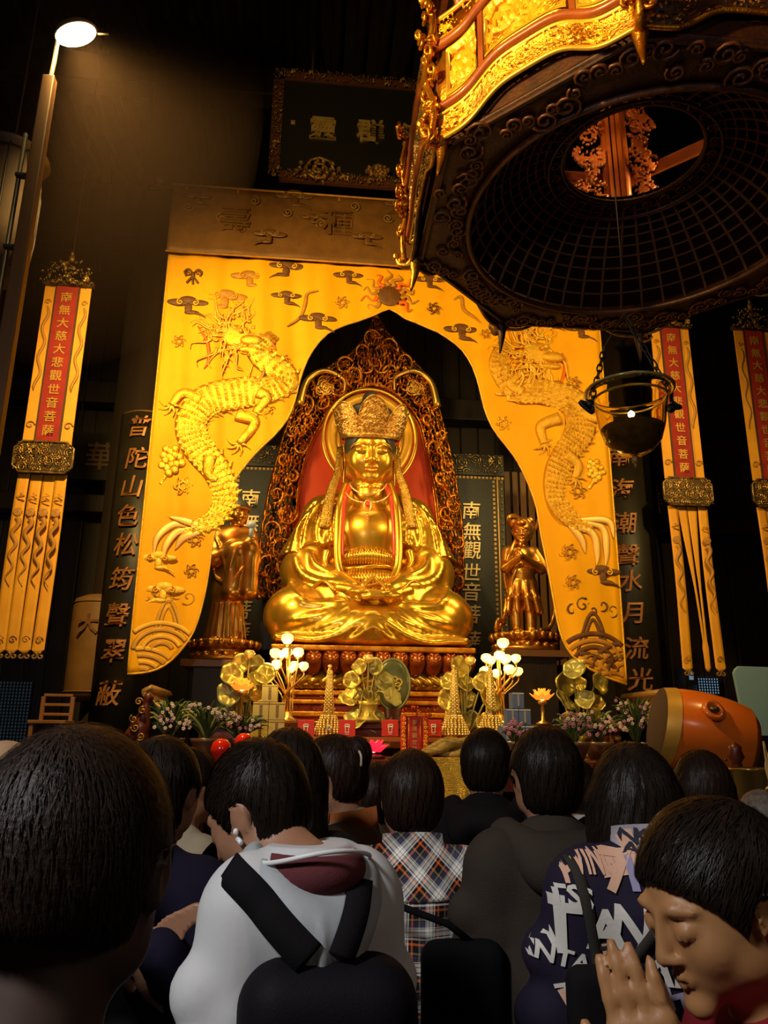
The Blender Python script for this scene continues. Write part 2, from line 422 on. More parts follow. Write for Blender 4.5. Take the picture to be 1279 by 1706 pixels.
# columns and cross beams
def column(n, x, y, r, m=darkwood):
    o = MB().lathe([(r*1.25, 0), (r*1.3, .12), (r*1.1, .3), (r, .34), (r*.97, 11.9)], 28, (x, y, 0)).build('trim_%d' % n, m); struct(o); return o
XL = P(215, 900, 9.55)[0]; XR = P(1050, 900, 9.55)[0]
column(1, XL, 9.6, .36); column(2, XR+.05, 9.6, .36); column(3, -6.5, 9.6, .36); column(4, 8.2, 9.6, .36)
def beam(n, z, y, h=.4, d=.3):
    o = boxo('trim_%d' % n, (1, y, z), (21.8, d, h), darkwood, bevel=.02); struct(o); return o
beam(5, 8.45, 9.75); beam(6, 11.1, 9.75, .5); beam(7, P(60, 640, 12.4)[2], 12.7); beam(8, P(60, 830, 12.4)[2], 12.7, .3); beam(9, P(60, 420, 12.4)[2], 12.7)
# carved fretwork under the front beam, seen right of the canopy
for a, b in ((845, 990),):
    p0, p1 = P(a, 545, 8.75), P(b, 518, 8.75)
    o = rect_relief('fretwork', gold_old, p0[0], p1[0]+.1, p0[2], p1[2]+.12, 8.9, .012, .03, .12, 3, .35, solid=.02); o['kind'] = 'structure'; o.name = 'trim_10'

# dim signboards with characters deep in the hall
def dim_board(px, py, Y, s, wd, ht, label):
    c = P(px, py, Y); t = thing('signboard', label, 'sign', tuple(c))
    boxo('board', (0, .04, 0), (wd, .06, ht), lacquer, t)
    for sx in (-1, 1): boxo('frame', (sx*(wd/2+.02), .03, 0), (.05, .09, ht+.1), darkwood, t)
    V, F = text_mesh(s, ht*.62, .02, .01); MB().add(V, F).build('lettering', mat('brown_letter', (.12, .06, .02), .6), t, smooth=False)  # character in dark brown
    for sx in (-1, 1): MB().tube([(sx*wd*.4, .05, ht/2), (sx*wd*.4, .05, 11.9-c[2])], .01).build('hanger', darkwood, t)
dim_board(168, 760, 12.2, '華', 1.0, .8, 'dim black signboard with a brown character deep behind the left banner')
dim_board(1085, 835, 12.2, '善', .9, .7, 'dim black signboard in the dark between glass lamp and banner')

# ================================================================== THE GREAT CURTAIN
CY = 8.6
LB = [(212, 1123), (236, 1121), (262, 1114), (285, 1098), (306, 1075), (322, 1050), (335, 1010), (344, 970), (350, 930), (356, 890), (368, 850), (382, 815), (402, 782), (426, 755), (455, 728), (478, 700), (491, 668), (499, 635), (512, 600), (532, 570), (560, 548), (596, 535), (622, 527), (648, 515)]
RB = [(676, 530), (710, 545), (745, 562), (770, 582), (788, 610), (799, 645), (807, 680), (820, 712), (842, 742), (862, 770), (880, 806), (893, 845), (900, 890), (908, 930), (915, 970), (922, 1010), (930, 1050), (942, 1080), (962, 1104), (1000, 1126), (1042, 1140)]
bnd = np.array([P(x, y, CY)[[0, 2]] for x, y in LB+RB]); bnd = bez(bnd, 190)
for i in range(1, len(bnd)): bnd[i, 0] = max(bnd[i, 0], bnd[i-1, 0]+.0012)
ztop = P(290, 423, CY)[2]; X0, X1 = bnd[0, 0], bnd[-1, 0]
def cwave(x, z): return CY+.05*np.sin((x-X0)*2.1+.5)*np.clip((ztop-z)/4, 0, 1)+.012*np.sin(x*9+z*.7)+.006*np.sin(x*23+z*1.3)
curtain = thing('shrine_curtain', 'great gold silk curtain embroidered with dragons, parted in an ogee opening before the statue', 'curtain')
nv = 70; t = np.linspace(0, 1, nv)[None, :]
CX = np.repeat(bnd[:, 0:1], nv, 1); CZ = bnd[:, 1:2]+(ztop-bnd[:, 1:2])*t
o = MB().grid(np.stack([CX, cwave(CX, CZ), CZ], -1)).build('drape', silk, curtain, solid=.012)
MB().tube(np.stack([bnd[:, 0], cwave(bnd[:, 0], bnd[:, 1])-.008, bnd[:, 1]], 1)[::2], .013, 6).build('edge_cord', thread_soft, curtain)
for xx in (X0, X1):
    zz = np.linspace(2.25 if xx > 0 else 2.25, ztop, 40); MB().tube(np.stack([np.full(40, xx), cwave(xx, zz)-.005, zz], 1), .012, 6).build('edge_cord', thread_soft, curtain)
# valance
vb, vt = ztop-.02, P(293, 309, CY-.06)[2]
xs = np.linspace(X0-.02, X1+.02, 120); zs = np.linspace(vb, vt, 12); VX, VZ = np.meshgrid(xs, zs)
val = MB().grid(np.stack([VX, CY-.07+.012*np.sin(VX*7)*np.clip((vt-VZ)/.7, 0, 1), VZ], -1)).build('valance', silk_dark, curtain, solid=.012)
MB().tube([(X0-.03, CY-.085, vb), (X1+.03, CY-.085, vb)], .012).build('edge_cord', thread_tan, curtain)
MB().tube([(X0-.03, CY-.085, vt), (X1+.03, CY-.085, vt)], .015).build('edge_cord', thread_tan, curtain)
for k in range(9): xk = X0+.15+(X1-X0-.3)*k/8; aa = np.linspace(0, 2*pi, 14, endpoint=False); MB().tube(np.stack([np.full(14, xk), CY-.01+.062*np.cos(aa), vt-.02+.062*np.sin(aa)], 1), .01, 6, close=True).build('ring', thread_tan, curtain)
rod = thing('curtain_rod', 'dark wooden curtain rod with a small carved end above the left curtain corner', 'rod')
pr = P(262, 312, CY)
MB().tube([(pr[0]-.1, CY, vt-.02), (X1+.4, CY, vt-.02)], .035, 10).build('pole', darkwood, rod)
for xk in (X0+.2, X1-.1): boxo('rod_bracket', (xk, (CY+9.65)/2, vt+.10), (.06, 9.65-CY+.05, .18), darkwood, rod)
MB().ball((pr[0]+.02, CY, vt+.09), (.06, .05, .07)).tube([(pr[0]+.02, CY, vt), (pr[0]+.02, CY, vt+.06)], .03).build('finial', mat('finial_wood', (.14, .07, .03), .5), rod)
for s_, px in (('壽', 392), ('種', 562)):
    V, F = text_mesh(s_, .40, .012, .012); c = P(px, 366 if px < 500 else 372, CY-.07); MB().add(V+np.array([c[0], CY-.095, c[2]]), F).build('lettering', mat('bronze_thread_dark', (.13, .05, .006), .5, .2), val, smooth=False)

def onc(px, py, off=.024):
    c = P(px, py, CY); return np.array([c[0], cwave(c[0], c[2])-off, c[2]])
SPX = 8.6/1300*1.05   # metres per pixel on the curtain
def motif(kind, px, py, s, m, m2=None, flip=1, name=None):
    s *= 1.2 if kind == 'cloud' else 1; c = onc(px, py); b = MB(); k = s*SPX*flip; kz = s*SPX
    def T(p): p = np.asarray(p); return np.stack([c[0]+p[:, 0]*k, np.full(len(p), c[1]), c[2]+p[:, 1]*kz], 1)
    if kind == 'cloud':
        for (x, z, rx, rz) in ((-.55, .12, .62, .22), (.55, .14, .62, .2), (0, .3, .5, .24), (.05, -.2, .22, .35), (.25, -.48, .42, .14)):
            b.ball(c+np.array([x*k, .004, z*kz]), (abs(rx*k), .012, rz*kz), 16, 6)
        g = bez([(.45, -.5), (.8, -.62), (1.05, -.8)], 10); b.tube(T(g), kz*np.linspace(.10, .02, len(g)), 6, flat=.35)
        o = b.build('cloud', m, curtain); b = MB(); m = m2 or (thread_soft if m is thread_brown else silk_ban)
        for sx in (-1, 1): b = MB(); b.tube(T(spiral2(sx*.42, .1, .2, 1.3, pi/2, -sx, 14))-np.array([0, .014, 0]), .05*kz, 5, flat=.5); b.build('cloud_curl', m, o)
        return o
    if kind == 'bat':
        b.ball(c, (abs(k)*.2, .012, kz*.28))
        for sx in (-1, 1):
            b.tube(T(bez([(0, .1), (sx*.4, .55), (sx*.75, .3), (sx*.6, -.1)], 14)), kz*.09, 6, flat=.4)
            b.tube(T(spiral2(sx*.42, .18, .26, 1.1, 0, sx, 12)), kz*.06, 5, flat=.4)
            b.tube(T(bez([(0, -.1), (sx*.25, -.45), (sx*.5, -.8)], 10)), kz*.1, 6, flat=.4)
        b.tube(T(bez([(0, -.1), (0, -.5), (.08, -.95)], 10)), kz*.11, 6, flat=.4)
    if kind == 'knot':
        for q in range(6):
            a = q*pi/3; b.tube(T(spiral2(.42*cos(a), .42*sin(a), .3, 1.1, a, 1, 12)), kz*.055, 5, flat=.5)
        b.tube(T(spiral2(0, 0, .3, 1, 0, 1, 14, 1)), kz*.07, 5, flat=.5)
    return b.build(name or ('cloud' if kind == 'cloud' else 'embroidery'), m, curtain)
for (k, x, y, s, m, fl_) in [('bat', 322, 460, 20, thread_brown, 1), ('cloud', 313, 508, 26, thread_brown, 1), ('cloud', 415, 464, 24, thread_tan, 1), ('cloud', 376, 497, 28, thread_tan, -1),
        ('cloud', 478, 447, 25, thread_brown, -1), ('cloud', 477, 496, 20, thread_brown, 1), ('cloud', 529, 536, 24, thread_brown, 1), ('cloud', 580, 462, 20, thread_brown, 1), ('knot', 570, 505, 18, thread_tan, 1),
        ('knot', 298, 568, 17, thread_tan, 1), ('knot', 446, 682, 17, thread_gold, 1), ('knot', 474, 601, 14, thread_tan, 1), ('cloud', 714, 470, 20, thread_brown, 1), ('knot', 722, 516, 18, thread_brown, 1),
        ('cloud', 768, 552, 24, thread_brown, 1), ('knot', 808, 558, 14, thread_tan, 1), ('cloud', 915, 535, 22, thread_tan, 1), ('cloud', 966, 551, 24, thread_brown, 1), ('knot', 838, 706, 19, thread_gold, 1),
        ('knot', 955, 640, 19, thread_tan, 1), ('knot', 325, 898, 18, thread_tan, 1), ('knot', 318, 950, 16, thread_tan, 1), ('cloud', 262, 932, 22, thread_soft, 1), ('cloud', 272, 985, 24, thread_soft, -1),
        ('knot', 945, 922, 20, thread_tan, 1), ('knot', 950, 972, 18, thread_tan, 1), ('cloud', 1000, 958, 24, thread_brown, 1), ('knot', 960, 820, 22, thread_tan, 1), ('knot', 304, 808, 22, thread_gold, 1), ('cloud', 845, 660, 16, thread_soft, 1)]:
    motif(k, x, y, s, m, flip=fl_)
for (x, y, s, fl_) in ((490, 336, 26, 1), (668, 350, 24, -1), (330, 338, 18, 1), (450, 400, 22, -1), (610, 405, 20, 1), (520, 372, 14, 1)):
    o = motif('cloud', x, y, s, mat('bronze_thread_dark', (.13, .05, .006), .5, .2), mat('bronze_thread_pale', (.30, .15, .03), .5, .3), flip=fl_, name='valance_cloud'); o.location.y = -.075
for k in range(7):
    cc = P(315+k*55, 352+18*sin(k*2.1)+k*3, CY); MB().tube(plane_pts(spiral2(cc[0], cc[2], .07, 1.5, k, 1 if k % 2 else -1), CY-.092), .009, 5, flat=.4).build('embroidery', mat('bronze_thread_pale', (.30, .15, .03), .5, .3), curtain)
# the flaming pearl at the top of the opening
c = onc(648, 495); b = MB(); b.ball(c, (.14, .02, .14), 24, 10); b.build('pearl', thread_brown, curtain)
for q in range(11):
    a = radians(-35+q*25); d = np.array([cos(a), 0, sin(a)]); e = np.array([-sin(a), 0, cos(a)])
    pts = bez([c+d*.15, c+d*.22+e*.05, c+d*.29-e*.03, c+d*(.37 if q % 2 else .33)+e*.03], 12); MB().tube(pts, np.linspace(.03, .006, len(pts)), 6, flat=.4).build('flame', thread_tan if q % 3 else thread_red, curtain)
# whisker-like ribbons
for pts in ([(478, 545), (500, 530), (508, 510), (512, 492), (530, 487)], [(755, 500), (768, 495), (772, 515), (790, 530), (800, 540)], [(412, 640), (432, 636), (440, 618), (430, 600)], [(330, 545), (345, 570), (348, 600), (340, 615)], [(432, 558), (450, 568), (460, 585)], [(935, 590), (940, 615), (932, 642)]):
    q = bez([onc(*p) for p in pts], 20); MB().tube(q, np.sin(np.linspace(.4, pi-.3, len(q)))*.022, 6, flat=.4).build('ribbon', thread_red if pts[0][0] in (330, 432, 935) else thread_tan, curtain)
# dragons: body of overlapping scales on a padded roll, mane, claws, tail plumes
def dragon(body, wid, legs, head, plumes, mg, seed):
    r0 = np.random.RandomState(seed)
    q = bez([onc(*p, .02) for p in body], 60); n = len(q); wr = np.interp(np.linspace(0, 1, n), np.linspace(0, 1, len(wid)), wid)*SPX
    dr = MB().tube(q, wr, 10, flat=.12).build('dragon', mg, curtain)
    b = MB(); t = np.gradient(q, axis=0); t /= np.linalg.norm(t, axis=1, keepdims=True)
    L = np.cumsum(np.r_[0, np.linalg.norm(np.diff(q, axis=0), axis=1)])
    for row, l in enumerate(np.arange(0, L[-1], .034)):
        i = min(int(np.interp(l, L, np.arange(n))), n-1); w_ = wr[i]; tt = t[i]; ss = np.array([-tt[2], 0, tt[0]]); m = max(2, int(w_*2/.04))
        for k in range(m):
            u = -1+(2*k+1+(row % 2)*.6)/m
            if abs(u) > .95: continue
            c = q[i]+ss*u*w_+np.array([0, -.12*w_*sqrt(1-u*u)-.004, 0]); a = .024
            ti = r0.uniform(-.35, .35, 2)
            V = [c-tt*a+[0, .004, 0], c+ss*a*.8+[0, ti[0]*a, 0], c+tt*a*1.2+[0, -.008+ti[1]*a*.6, 0], c-ss*a*.8+[0, -ti[0]*a, 0]]; b.add(V, [(0, 1, 2), (0, 2, 3)])
    b.build('scale', mg, dr, smooth=False, kind='stuff')
    # spine fin
    b = MB()
    for i in range(2, n-2, 2):
        ss = np.array([-t[i][2], 0, t[i][0]]); e = q[i]+ss*wr[i]
        b.add([e-t[i]*.03, e+t[i]*.03, e+ss*.05-t[i]*.03, e+[0, -.012, 0]], [(0, 1, 2), (0, 3, 2), (1, 3, 2)])
    b.build('spine_fin', thread_soft, dr, smooth=False, kind='stuff')
    for lg in legs:
        g = bez([onc(*p, .028) for p in lg], 16); lo = MB().tube(g, np.linspace(.085, .045, len(g)), 8, flat=.4).build('leg', mg, curtain)
        e = g[-1]; d = g[-1]-g[-3]; d /= np.linalg.norm(d); s_ = np.array([-d[2], 0, d[0]])
        b = MB()
        for a in (-1.2, -.5, .2, .9, 1.9):
            dd = d*cos(a)+s_*sin(a); e2 = s_*cos(a)-d*sin(a); pts = bez([e, e+dd*.08+e2*.015, e+dd*.15-e2*.02], 8); b.tube(pts, np.linspace(.026, .004, len(pts)), 6, flat=.6)
        b.build('claw', mg, lo)
    for (x, y, s, m2) in head:
        c = onc(x, y, .02); c0_ = c; hb = MB(); hb.ball(c, (.13*s, .03, .10*s), 14, 8); hb.ball(c+np.array([.12*s, -.02, -.04*s]), (.10*s, .045, .05*s), 12, 6)
        hb.ball(c+np.array([.1*s, -.01, -.12*s]), (.09*s, .03, .03*s), 12, 6); hb.ball(c+np.array([.03*s, -.05, .03*s]), .02*s)
        ho = hb.build('head', mg, curtain)
        b = MB()
        for k in range(60):
            a = r0.uniform(.9, 5.4); l = r0.uniform(.12, .30)*s; c = c0_+np.array([r0.uniform(-.25, .22), 0, r0.uniform(-.16, .16)]); d = np.array([cos(a), 0, sin(a)]); e = np.array([-sin(a), 0, cos(a)])
            pts = bez([c+d*.08*s, c+d*l*.5+e*.04, c+d*l-e*.03, c+d*(l+.06)+e*.03], 10); pts[:, 1] -= .01+.01*r0.rand(); b.tube(pts, np.linspace(.022, .004, len(pts)), 5, flat=.25)
        b.build('mane', m2, ho)
    for k, pl in enumerate(plumes):
        g = bez([onc(*p) for p in pl], 18); MB().tube(g, np.sin(np.linspace(.5, pi-.05, len(g)))*.05, 6, flat=.22).build('plume', mat('pale_gold_thread', (.95, .55, .14), .45, .3), curtain)
dragon([(455, 560), (430, 590), (475, 628), (450, 650), (400, 655), (345, 668), (318, 705), (330, 745), (362, 785), (374, 830), (352, 868), (300, 880)], [12, 20, 24, 26, 30, 30, 27, 26, 24, 21, 16, 8],
       [[(335, 668), (305, 655), (285, 675)], [(395, 690), (425, 705), (398, 740)], [(430, 655), (445, 665), (425, 690)], [(350, 760), (348, 790), (362, 800)]],
       [(395, 560, 1.5, thread_soft)], [[(330, 880), (290, 872), (262, 895), (255, 930)], [(330, 882), (295, 885), (275, 910), (272, 938)], [(335, 885), (305, 895), (290, 915)], [(340, 880), (310, 868), (280, 860)]], thread_gold, 5)
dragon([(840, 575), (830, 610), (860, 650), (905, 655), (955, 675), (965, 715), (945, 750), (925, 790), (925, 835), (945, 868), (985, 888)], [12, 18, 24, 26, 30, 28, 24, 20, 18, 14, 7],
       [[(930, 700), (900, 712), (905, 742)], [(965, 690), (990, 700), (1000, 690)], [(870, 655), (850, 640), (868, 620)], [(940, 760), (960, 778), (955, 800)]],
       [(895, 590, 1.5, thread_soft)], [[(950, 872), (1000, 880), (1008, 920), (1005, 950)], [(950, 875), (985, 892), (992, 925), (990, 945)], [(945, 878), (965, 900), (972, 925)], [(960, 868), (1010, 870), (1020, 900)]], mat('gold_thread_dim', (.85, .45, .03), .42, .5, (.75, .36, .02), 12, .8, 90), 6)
# clouds of raised gold thread giving the lamp's hot spots beside each dragon
for (x, y, s) in ((285, 765, 1.), (990, 785, .8)):
    c = onc(x, y, .02); b = MB()
    for k in range(16):
        a = k*2.4; r = .028*sqrt(k)*s; b.ball(c+np.array([r*cos(a)*1.2, -.005, r*sin(a)*1.5]), (.05*s, .02, .05*s), 10, 6)
    b.tube(bez([c+np.array([-.02, 0, -.15*s]), c+np.array([-.07, 0, -.24*s]), c+np.array([-.1, 0, -.3*s])], 8), .025, 6, flat=.5)
    b.build('cloud', thread_gold, curtain)
# rainbow waves and the rock at the foot of each curtain leaf
zf = lambda x: np.interp(x, bnd[:, 0], bnd[:, 1])
def waves(arcs, m, m2):
    for (cx, cy, rs, a0, a1) in arcs:
        for k, r in enumerate(rs):
            a = np.radians(np.linspace(a0, a1, 40)); pts = [onc(cx+r*cos(t_), cy-r*sin(t_)*.8, .018) for t_ in a]
            seg = [p for p in pts if X0+.02 < p[0] < X1-.02 and p[2] > zf(p[0])+.015]
            if len(seg) > 3: MB().tube(seg, .027, 6, flat=.18).build('wave', m if k % 2 else m2, curtain)
waves([(268, 1085, (18, 32, 46, 60), 20, 175), (236, 1128, (18, 32, 46, 60), 10, 100)], mat('wave_thread_gold', (.8, .42, .03), .5, .2), mat('wave_thread_tan', (.6, .29, .02), .5, .2))
waves([(985, 1105, (18, 32, 46, 60), 5, 175), (1040, 1120, (18, 32, 46, 60), 70, 178), (962, 1150, (60, 75), 30, 90), (1015, 1160, (20, 34, 48), 30, 120)], thread_brown, thread_tan)
for (x, y, m) in ((279, 1028, mat('wave_thread_tan', (0, 0, 0))), (984, 1052, thread_brown)):
    b = MB()
    for k, s in enumerate((1, .6)):
        pts = [onc(x+dx*s, y+dy*s, .012) for dx, dy in ((-24, 34), (-14, -8), (0, -30), (14, -8), (24, 34))]; b.tube(bez(pts, 24), .022, 6, flat=.3)
    for k in range(5): 
        pts = spiral2(0, 0, .09, 1.1, k, 1, 12); cc = onc(x-34+k*17, y-34-8*(k % 2), .012); b.tube(plane_pts(pts, 0)+cc, .012, 5, flat=.4)
    b.build('rock', m, curtain)

# ================================================================== NAME PLAQUE
p0, p1 = P(446, 298, 9.0), P(446, 116, 9.0); xr = P(868, 200, 9.0)[0]
pw = xr-p0[0]; ph = p1[2]-p0[2]; pc = ((p0[0]+xr)/2, 9.05, (p0[2]+p1[2])/2)
pl = thing('name_plaque', 'black name plaque with carved gilt frame and gilt characters above the curtain', 'plaque', pc)
boxo('board', (0, 0, 0), (pw-.1, .08, ph-.1), mat('plaque_black', (.010, .008, .004), .5), pl)
fw = .15
for sx, sz, a, b_ in ((0, 1, pw, fw), (0, -1, pw, fw), (-1, 0, fw, ph), (1, 0, fw, ph)):
    cx, cz = sx*(pw/2-fw/2), sz*(ph/2-fw/2); sd = int(10+sx*2+sz)
    MB().box((cx, -.03, cz), (a, .06, b_)).build('frame', mat('frame_lacquer', (.10, .03, .01), .5), pl, smooth=False)
    rect_relief('carving', gold_old, cx-a/2, cx+a/2, cz-b_/2, cz+b_/2, -.065, .011, .07, .13, sd, .3, parent=pl, solid=.006)
for (x, y, r) in ((530, 290, .24), (628, 292, .12)):
    c = P(x, y, 9.0)-np.array(pc); c[1] = -.1; b = MB()
    for k in range(26): a = k*2.4; q = r*sqrt(k/26); b.ball(c+np.array([q*cos(a)*1.3, -.02+.03*sin(k*5.), q*sin(a)*.75]), (.035, .05, .03))
    b.tube(plane_pts(spiral2(c[0], c[2], r*.9, 2), c[1]-.04), .02).build('frame_boss', gold_old, pl)
for s_, x, y in (('靈', 538, 212), ('群', 617, 217), ('濟', 692, 224)):
    c = P(x, y, 8.98)-np.array(pc); V, F = text_mesh(s_, .40, .03, .018); MB().add(V+np.array([c[0], -.055, c[2]]), F).build('lettering', gold_letter, pl, smooth=False)
for sx in (-1, 1): MB().tube([(sx*pw*.35, .05, ph/2-.1), (sx*pw*.35, .05, 11.88-pc[2])], .02).build('hanger', darkwood, pl)
c = P(488, 202, 8.98)-np.array(pc); boxo('seal', (c[0], -.05, c[2]), (.06, .02, .06), gold_letter, pl)

# ================================================================== COUPLET BOARDS
def couplet(chars, pts, x0, x1, zt, zb, Y, label):
    c = ((x0+x1)/2, Y, (zt+zb)/2); t = thing('couplet_board', label, 'board', c); w_, h_ = x1-x0, zt-zb
    n = 12; xs = np.linspace(-w_/2, w_/2, n); ys = .14*(np.abs(xs)/(w_/2))**2
    G = np.stack([np.stack([xs, ys, np.full(n, z)], 1) for z in (-h_/2, h_/2)]); 
    MB().grid(G).build('board', mat('couplet_black', (.012, .008, .003), .5, 0, (.018, .012, .005), 5), t, solid=-.04)
    for s in (-1, 1):
        MB().tube([(s*w_/2, .13, -h_/2), (s*w_/2, .13, h_/2)], .022, 8).build('edge_strip', mat('edge_bronze', (.22, .10, .025), .45, .4), t)
    MB().tube(G[1]+np.array([0, -.01, 0]), .028, 8).build('edge_strip', mat('edge_bronze', (.22, .10, .025), .45, .4), t)
    b = MB()
    for k in range(int(h_/.12)): b.ball((-w_/2+.05, .09, h_/2-.1-k*.12), (.012, .012, .02))
    b.build('studs', mat('edge_bronze', (.22, .10, .025), .45, .4), t, kind='stuff'); boxo('wall_bracket', (0, .22, h_*.3), (.1, .26, .08), darkwood, t); boxo('wall_bracket', (0, .22, -h_*.3), (.1, .26, .08), darkwood, t)
    for s_, (px, py) in zip(chars, pts):
        q = P(px, py, Y)-np.array(c); V, F = text_mesh(s_, .28, .02, .010, .15); q[0] = min(max(q[0], -w_/2+.2), w_/2-.18)
        V = V.copy(); V[:, 1] += .14*(np.abs(V[:, 0]+q[0])/(w_/2))**2-.03
        MB().add(V+np.array([q[0], -.03, q[2]]), F).build('lettering', letter_dim, t, smooth=False)
a = P(205, 685, 8.95); 
couplet('普陀山色松筠聲翠蔽', [(234, 712), (230, 765), (221, 812), (214, 860), (211, 908), (204, 965), (193, 1025), (184, 1085), (177, 1155)], P(146, 1200, 8.95)[0], P(233, 1200, 8.95)[0], a[2], 1.35, 8.95, 'tall black couplet board with gilt characters left of the curtain')
couplet('南海潮聲水月流光瑞', [(1024, 762), (1030, 815), (1035, 872), (1038, 925), (1045, 968), (1050, 1022), (1058, 1080), (1064, 1132), (1068, 1178)], P(1030, 1100, 8.95)[0], P(1030, 1100, 8.95)[0]+.66, P(1030, 685, 8.95)[2], 1.35, 8.95, 'tall black couplet board with gilt characters right of the curtain')

# ================================================================== INSCRIBED TABLETS BEHIND THE STATUE
def tablet(x0, x1, zt, zb, Y, chars, pts, label, sd):
    c = ((x0+x1)/2, Y, (zt+zb)/2); w_, h_ = x1-x0, zt-zb
    t = thing('inscribed_tablet', label, 'tablet', c)
    boxo('panel', (0, 0, 0), (w_, .08, h_), lac_board, t)
    hb = .34
    for s in (-1, 1): boxo('leg', (s*(w_/2-.08), .02, -h_/2-(zb)/2), (.09, .06, zb), darkwood, t)
    boxo('headboard', (0, -.02, h_/2-hb/2), (w_, .12, hb), lacquer, t)
    rect_relief('headboard_carving', mat('carving_pewter_gilt', (.5, .38, .14), .35, .85, (.3, .2, .06), 9), -w_/2+.03, w_/2-.03, h_/2-hb+.04, h_/2-.02, -.085, .012, .04, .17, sd, .35, parent=t, solid=.006)
    # fret border with little key pattern
    b = MB()
    z1 = h_/2-hb-.03
    for k in range(int(w_/.06)): b.box((-w_/2+.05+k*.06, -.045, z1), (.035, .012, .035))
    for s in (-1, 1):
        for k in range(int((h_-hb)/.07)): b.box((s*(w_/2-.16), -.045, z1-.06-k*.07), (.035, .012, .04))
        for k in range(int((h_-hb)/.11)): b.ball((s*(w_/2-.04), -.05, z1-.06-k*.11), (.022, .02, .022), 6, 4)
    b.build('border', mat('border_gilt', (.40, .23, .06), .4, .7), t, smooth=False, kind='stuff')
    for s in (-1, 1): boxo('frame_rail', (s*(w_/2-.10), -.045, -hb/2), (.022, .02, h_-hb), mat('border_gilt', (.40, .23, .06), .4, .7), t)
    for s_, (px, py) in zip(chars, pts):
        q = P(px, py, Y)-np.array(c); V, F = text_mesh(s_, .29, .03, .008, .1); MB().add(V+np.array([q[0], -.05, q[2]]), F).build('lettering', mat('tablet_letter', (.62, .46, .18), .4, .5), t, smooth=False)
TY = 11.2
zt, zb = P(800, 760, TY)[2], P(800, 1090, TY)[2]
tablet(P(722, 900, TY)[0], P(841, 900, TY)[0], zt, zb, TY, '南無觀世音菩薩', [(784, 852), (784, 887), (784, 918), (784, 954), (784, 987), (784, 1024), (784, 1068)], 'black tablet inscribed with gilt characters right of the statue', 21)
xl = P(372, 900, TY)[0]
tablet(xl, xl+.98, zt, zb, TY, '南無觀世音菩薩', [(418, 832), (415, 872), (412, 903), (410, 940), (408, 973), (404, 1016), (401, 1053)], 'black tablet inscribed with gilt characters left of the statue', 22)
# vertical slats behind the right-hand attendant
b0 = P(842, 900, 11.6)[0]
scr = thing('slatted_screen', 'brown vertical slatted screen behind the right attendant figure', 'screen', (b0+.55, 11.6, (zt+zb)/2))
for k in range(9): boxo('slat', (-.5+k*.13, 0, -.1), (.09, .05, zt-zb), mat('slat_wood', (.20, .09, .025), .5, 0, (.14, .06, .015), 5, .2, 20, stretch=(1, 1, .1)), scr)
for s in (-1, 1): boxo('leg', (s*.5, .0, -(zt+zb)/4-(zt-zb)/4-.02), (.06, .05, zb+.12), darkwood, scr)

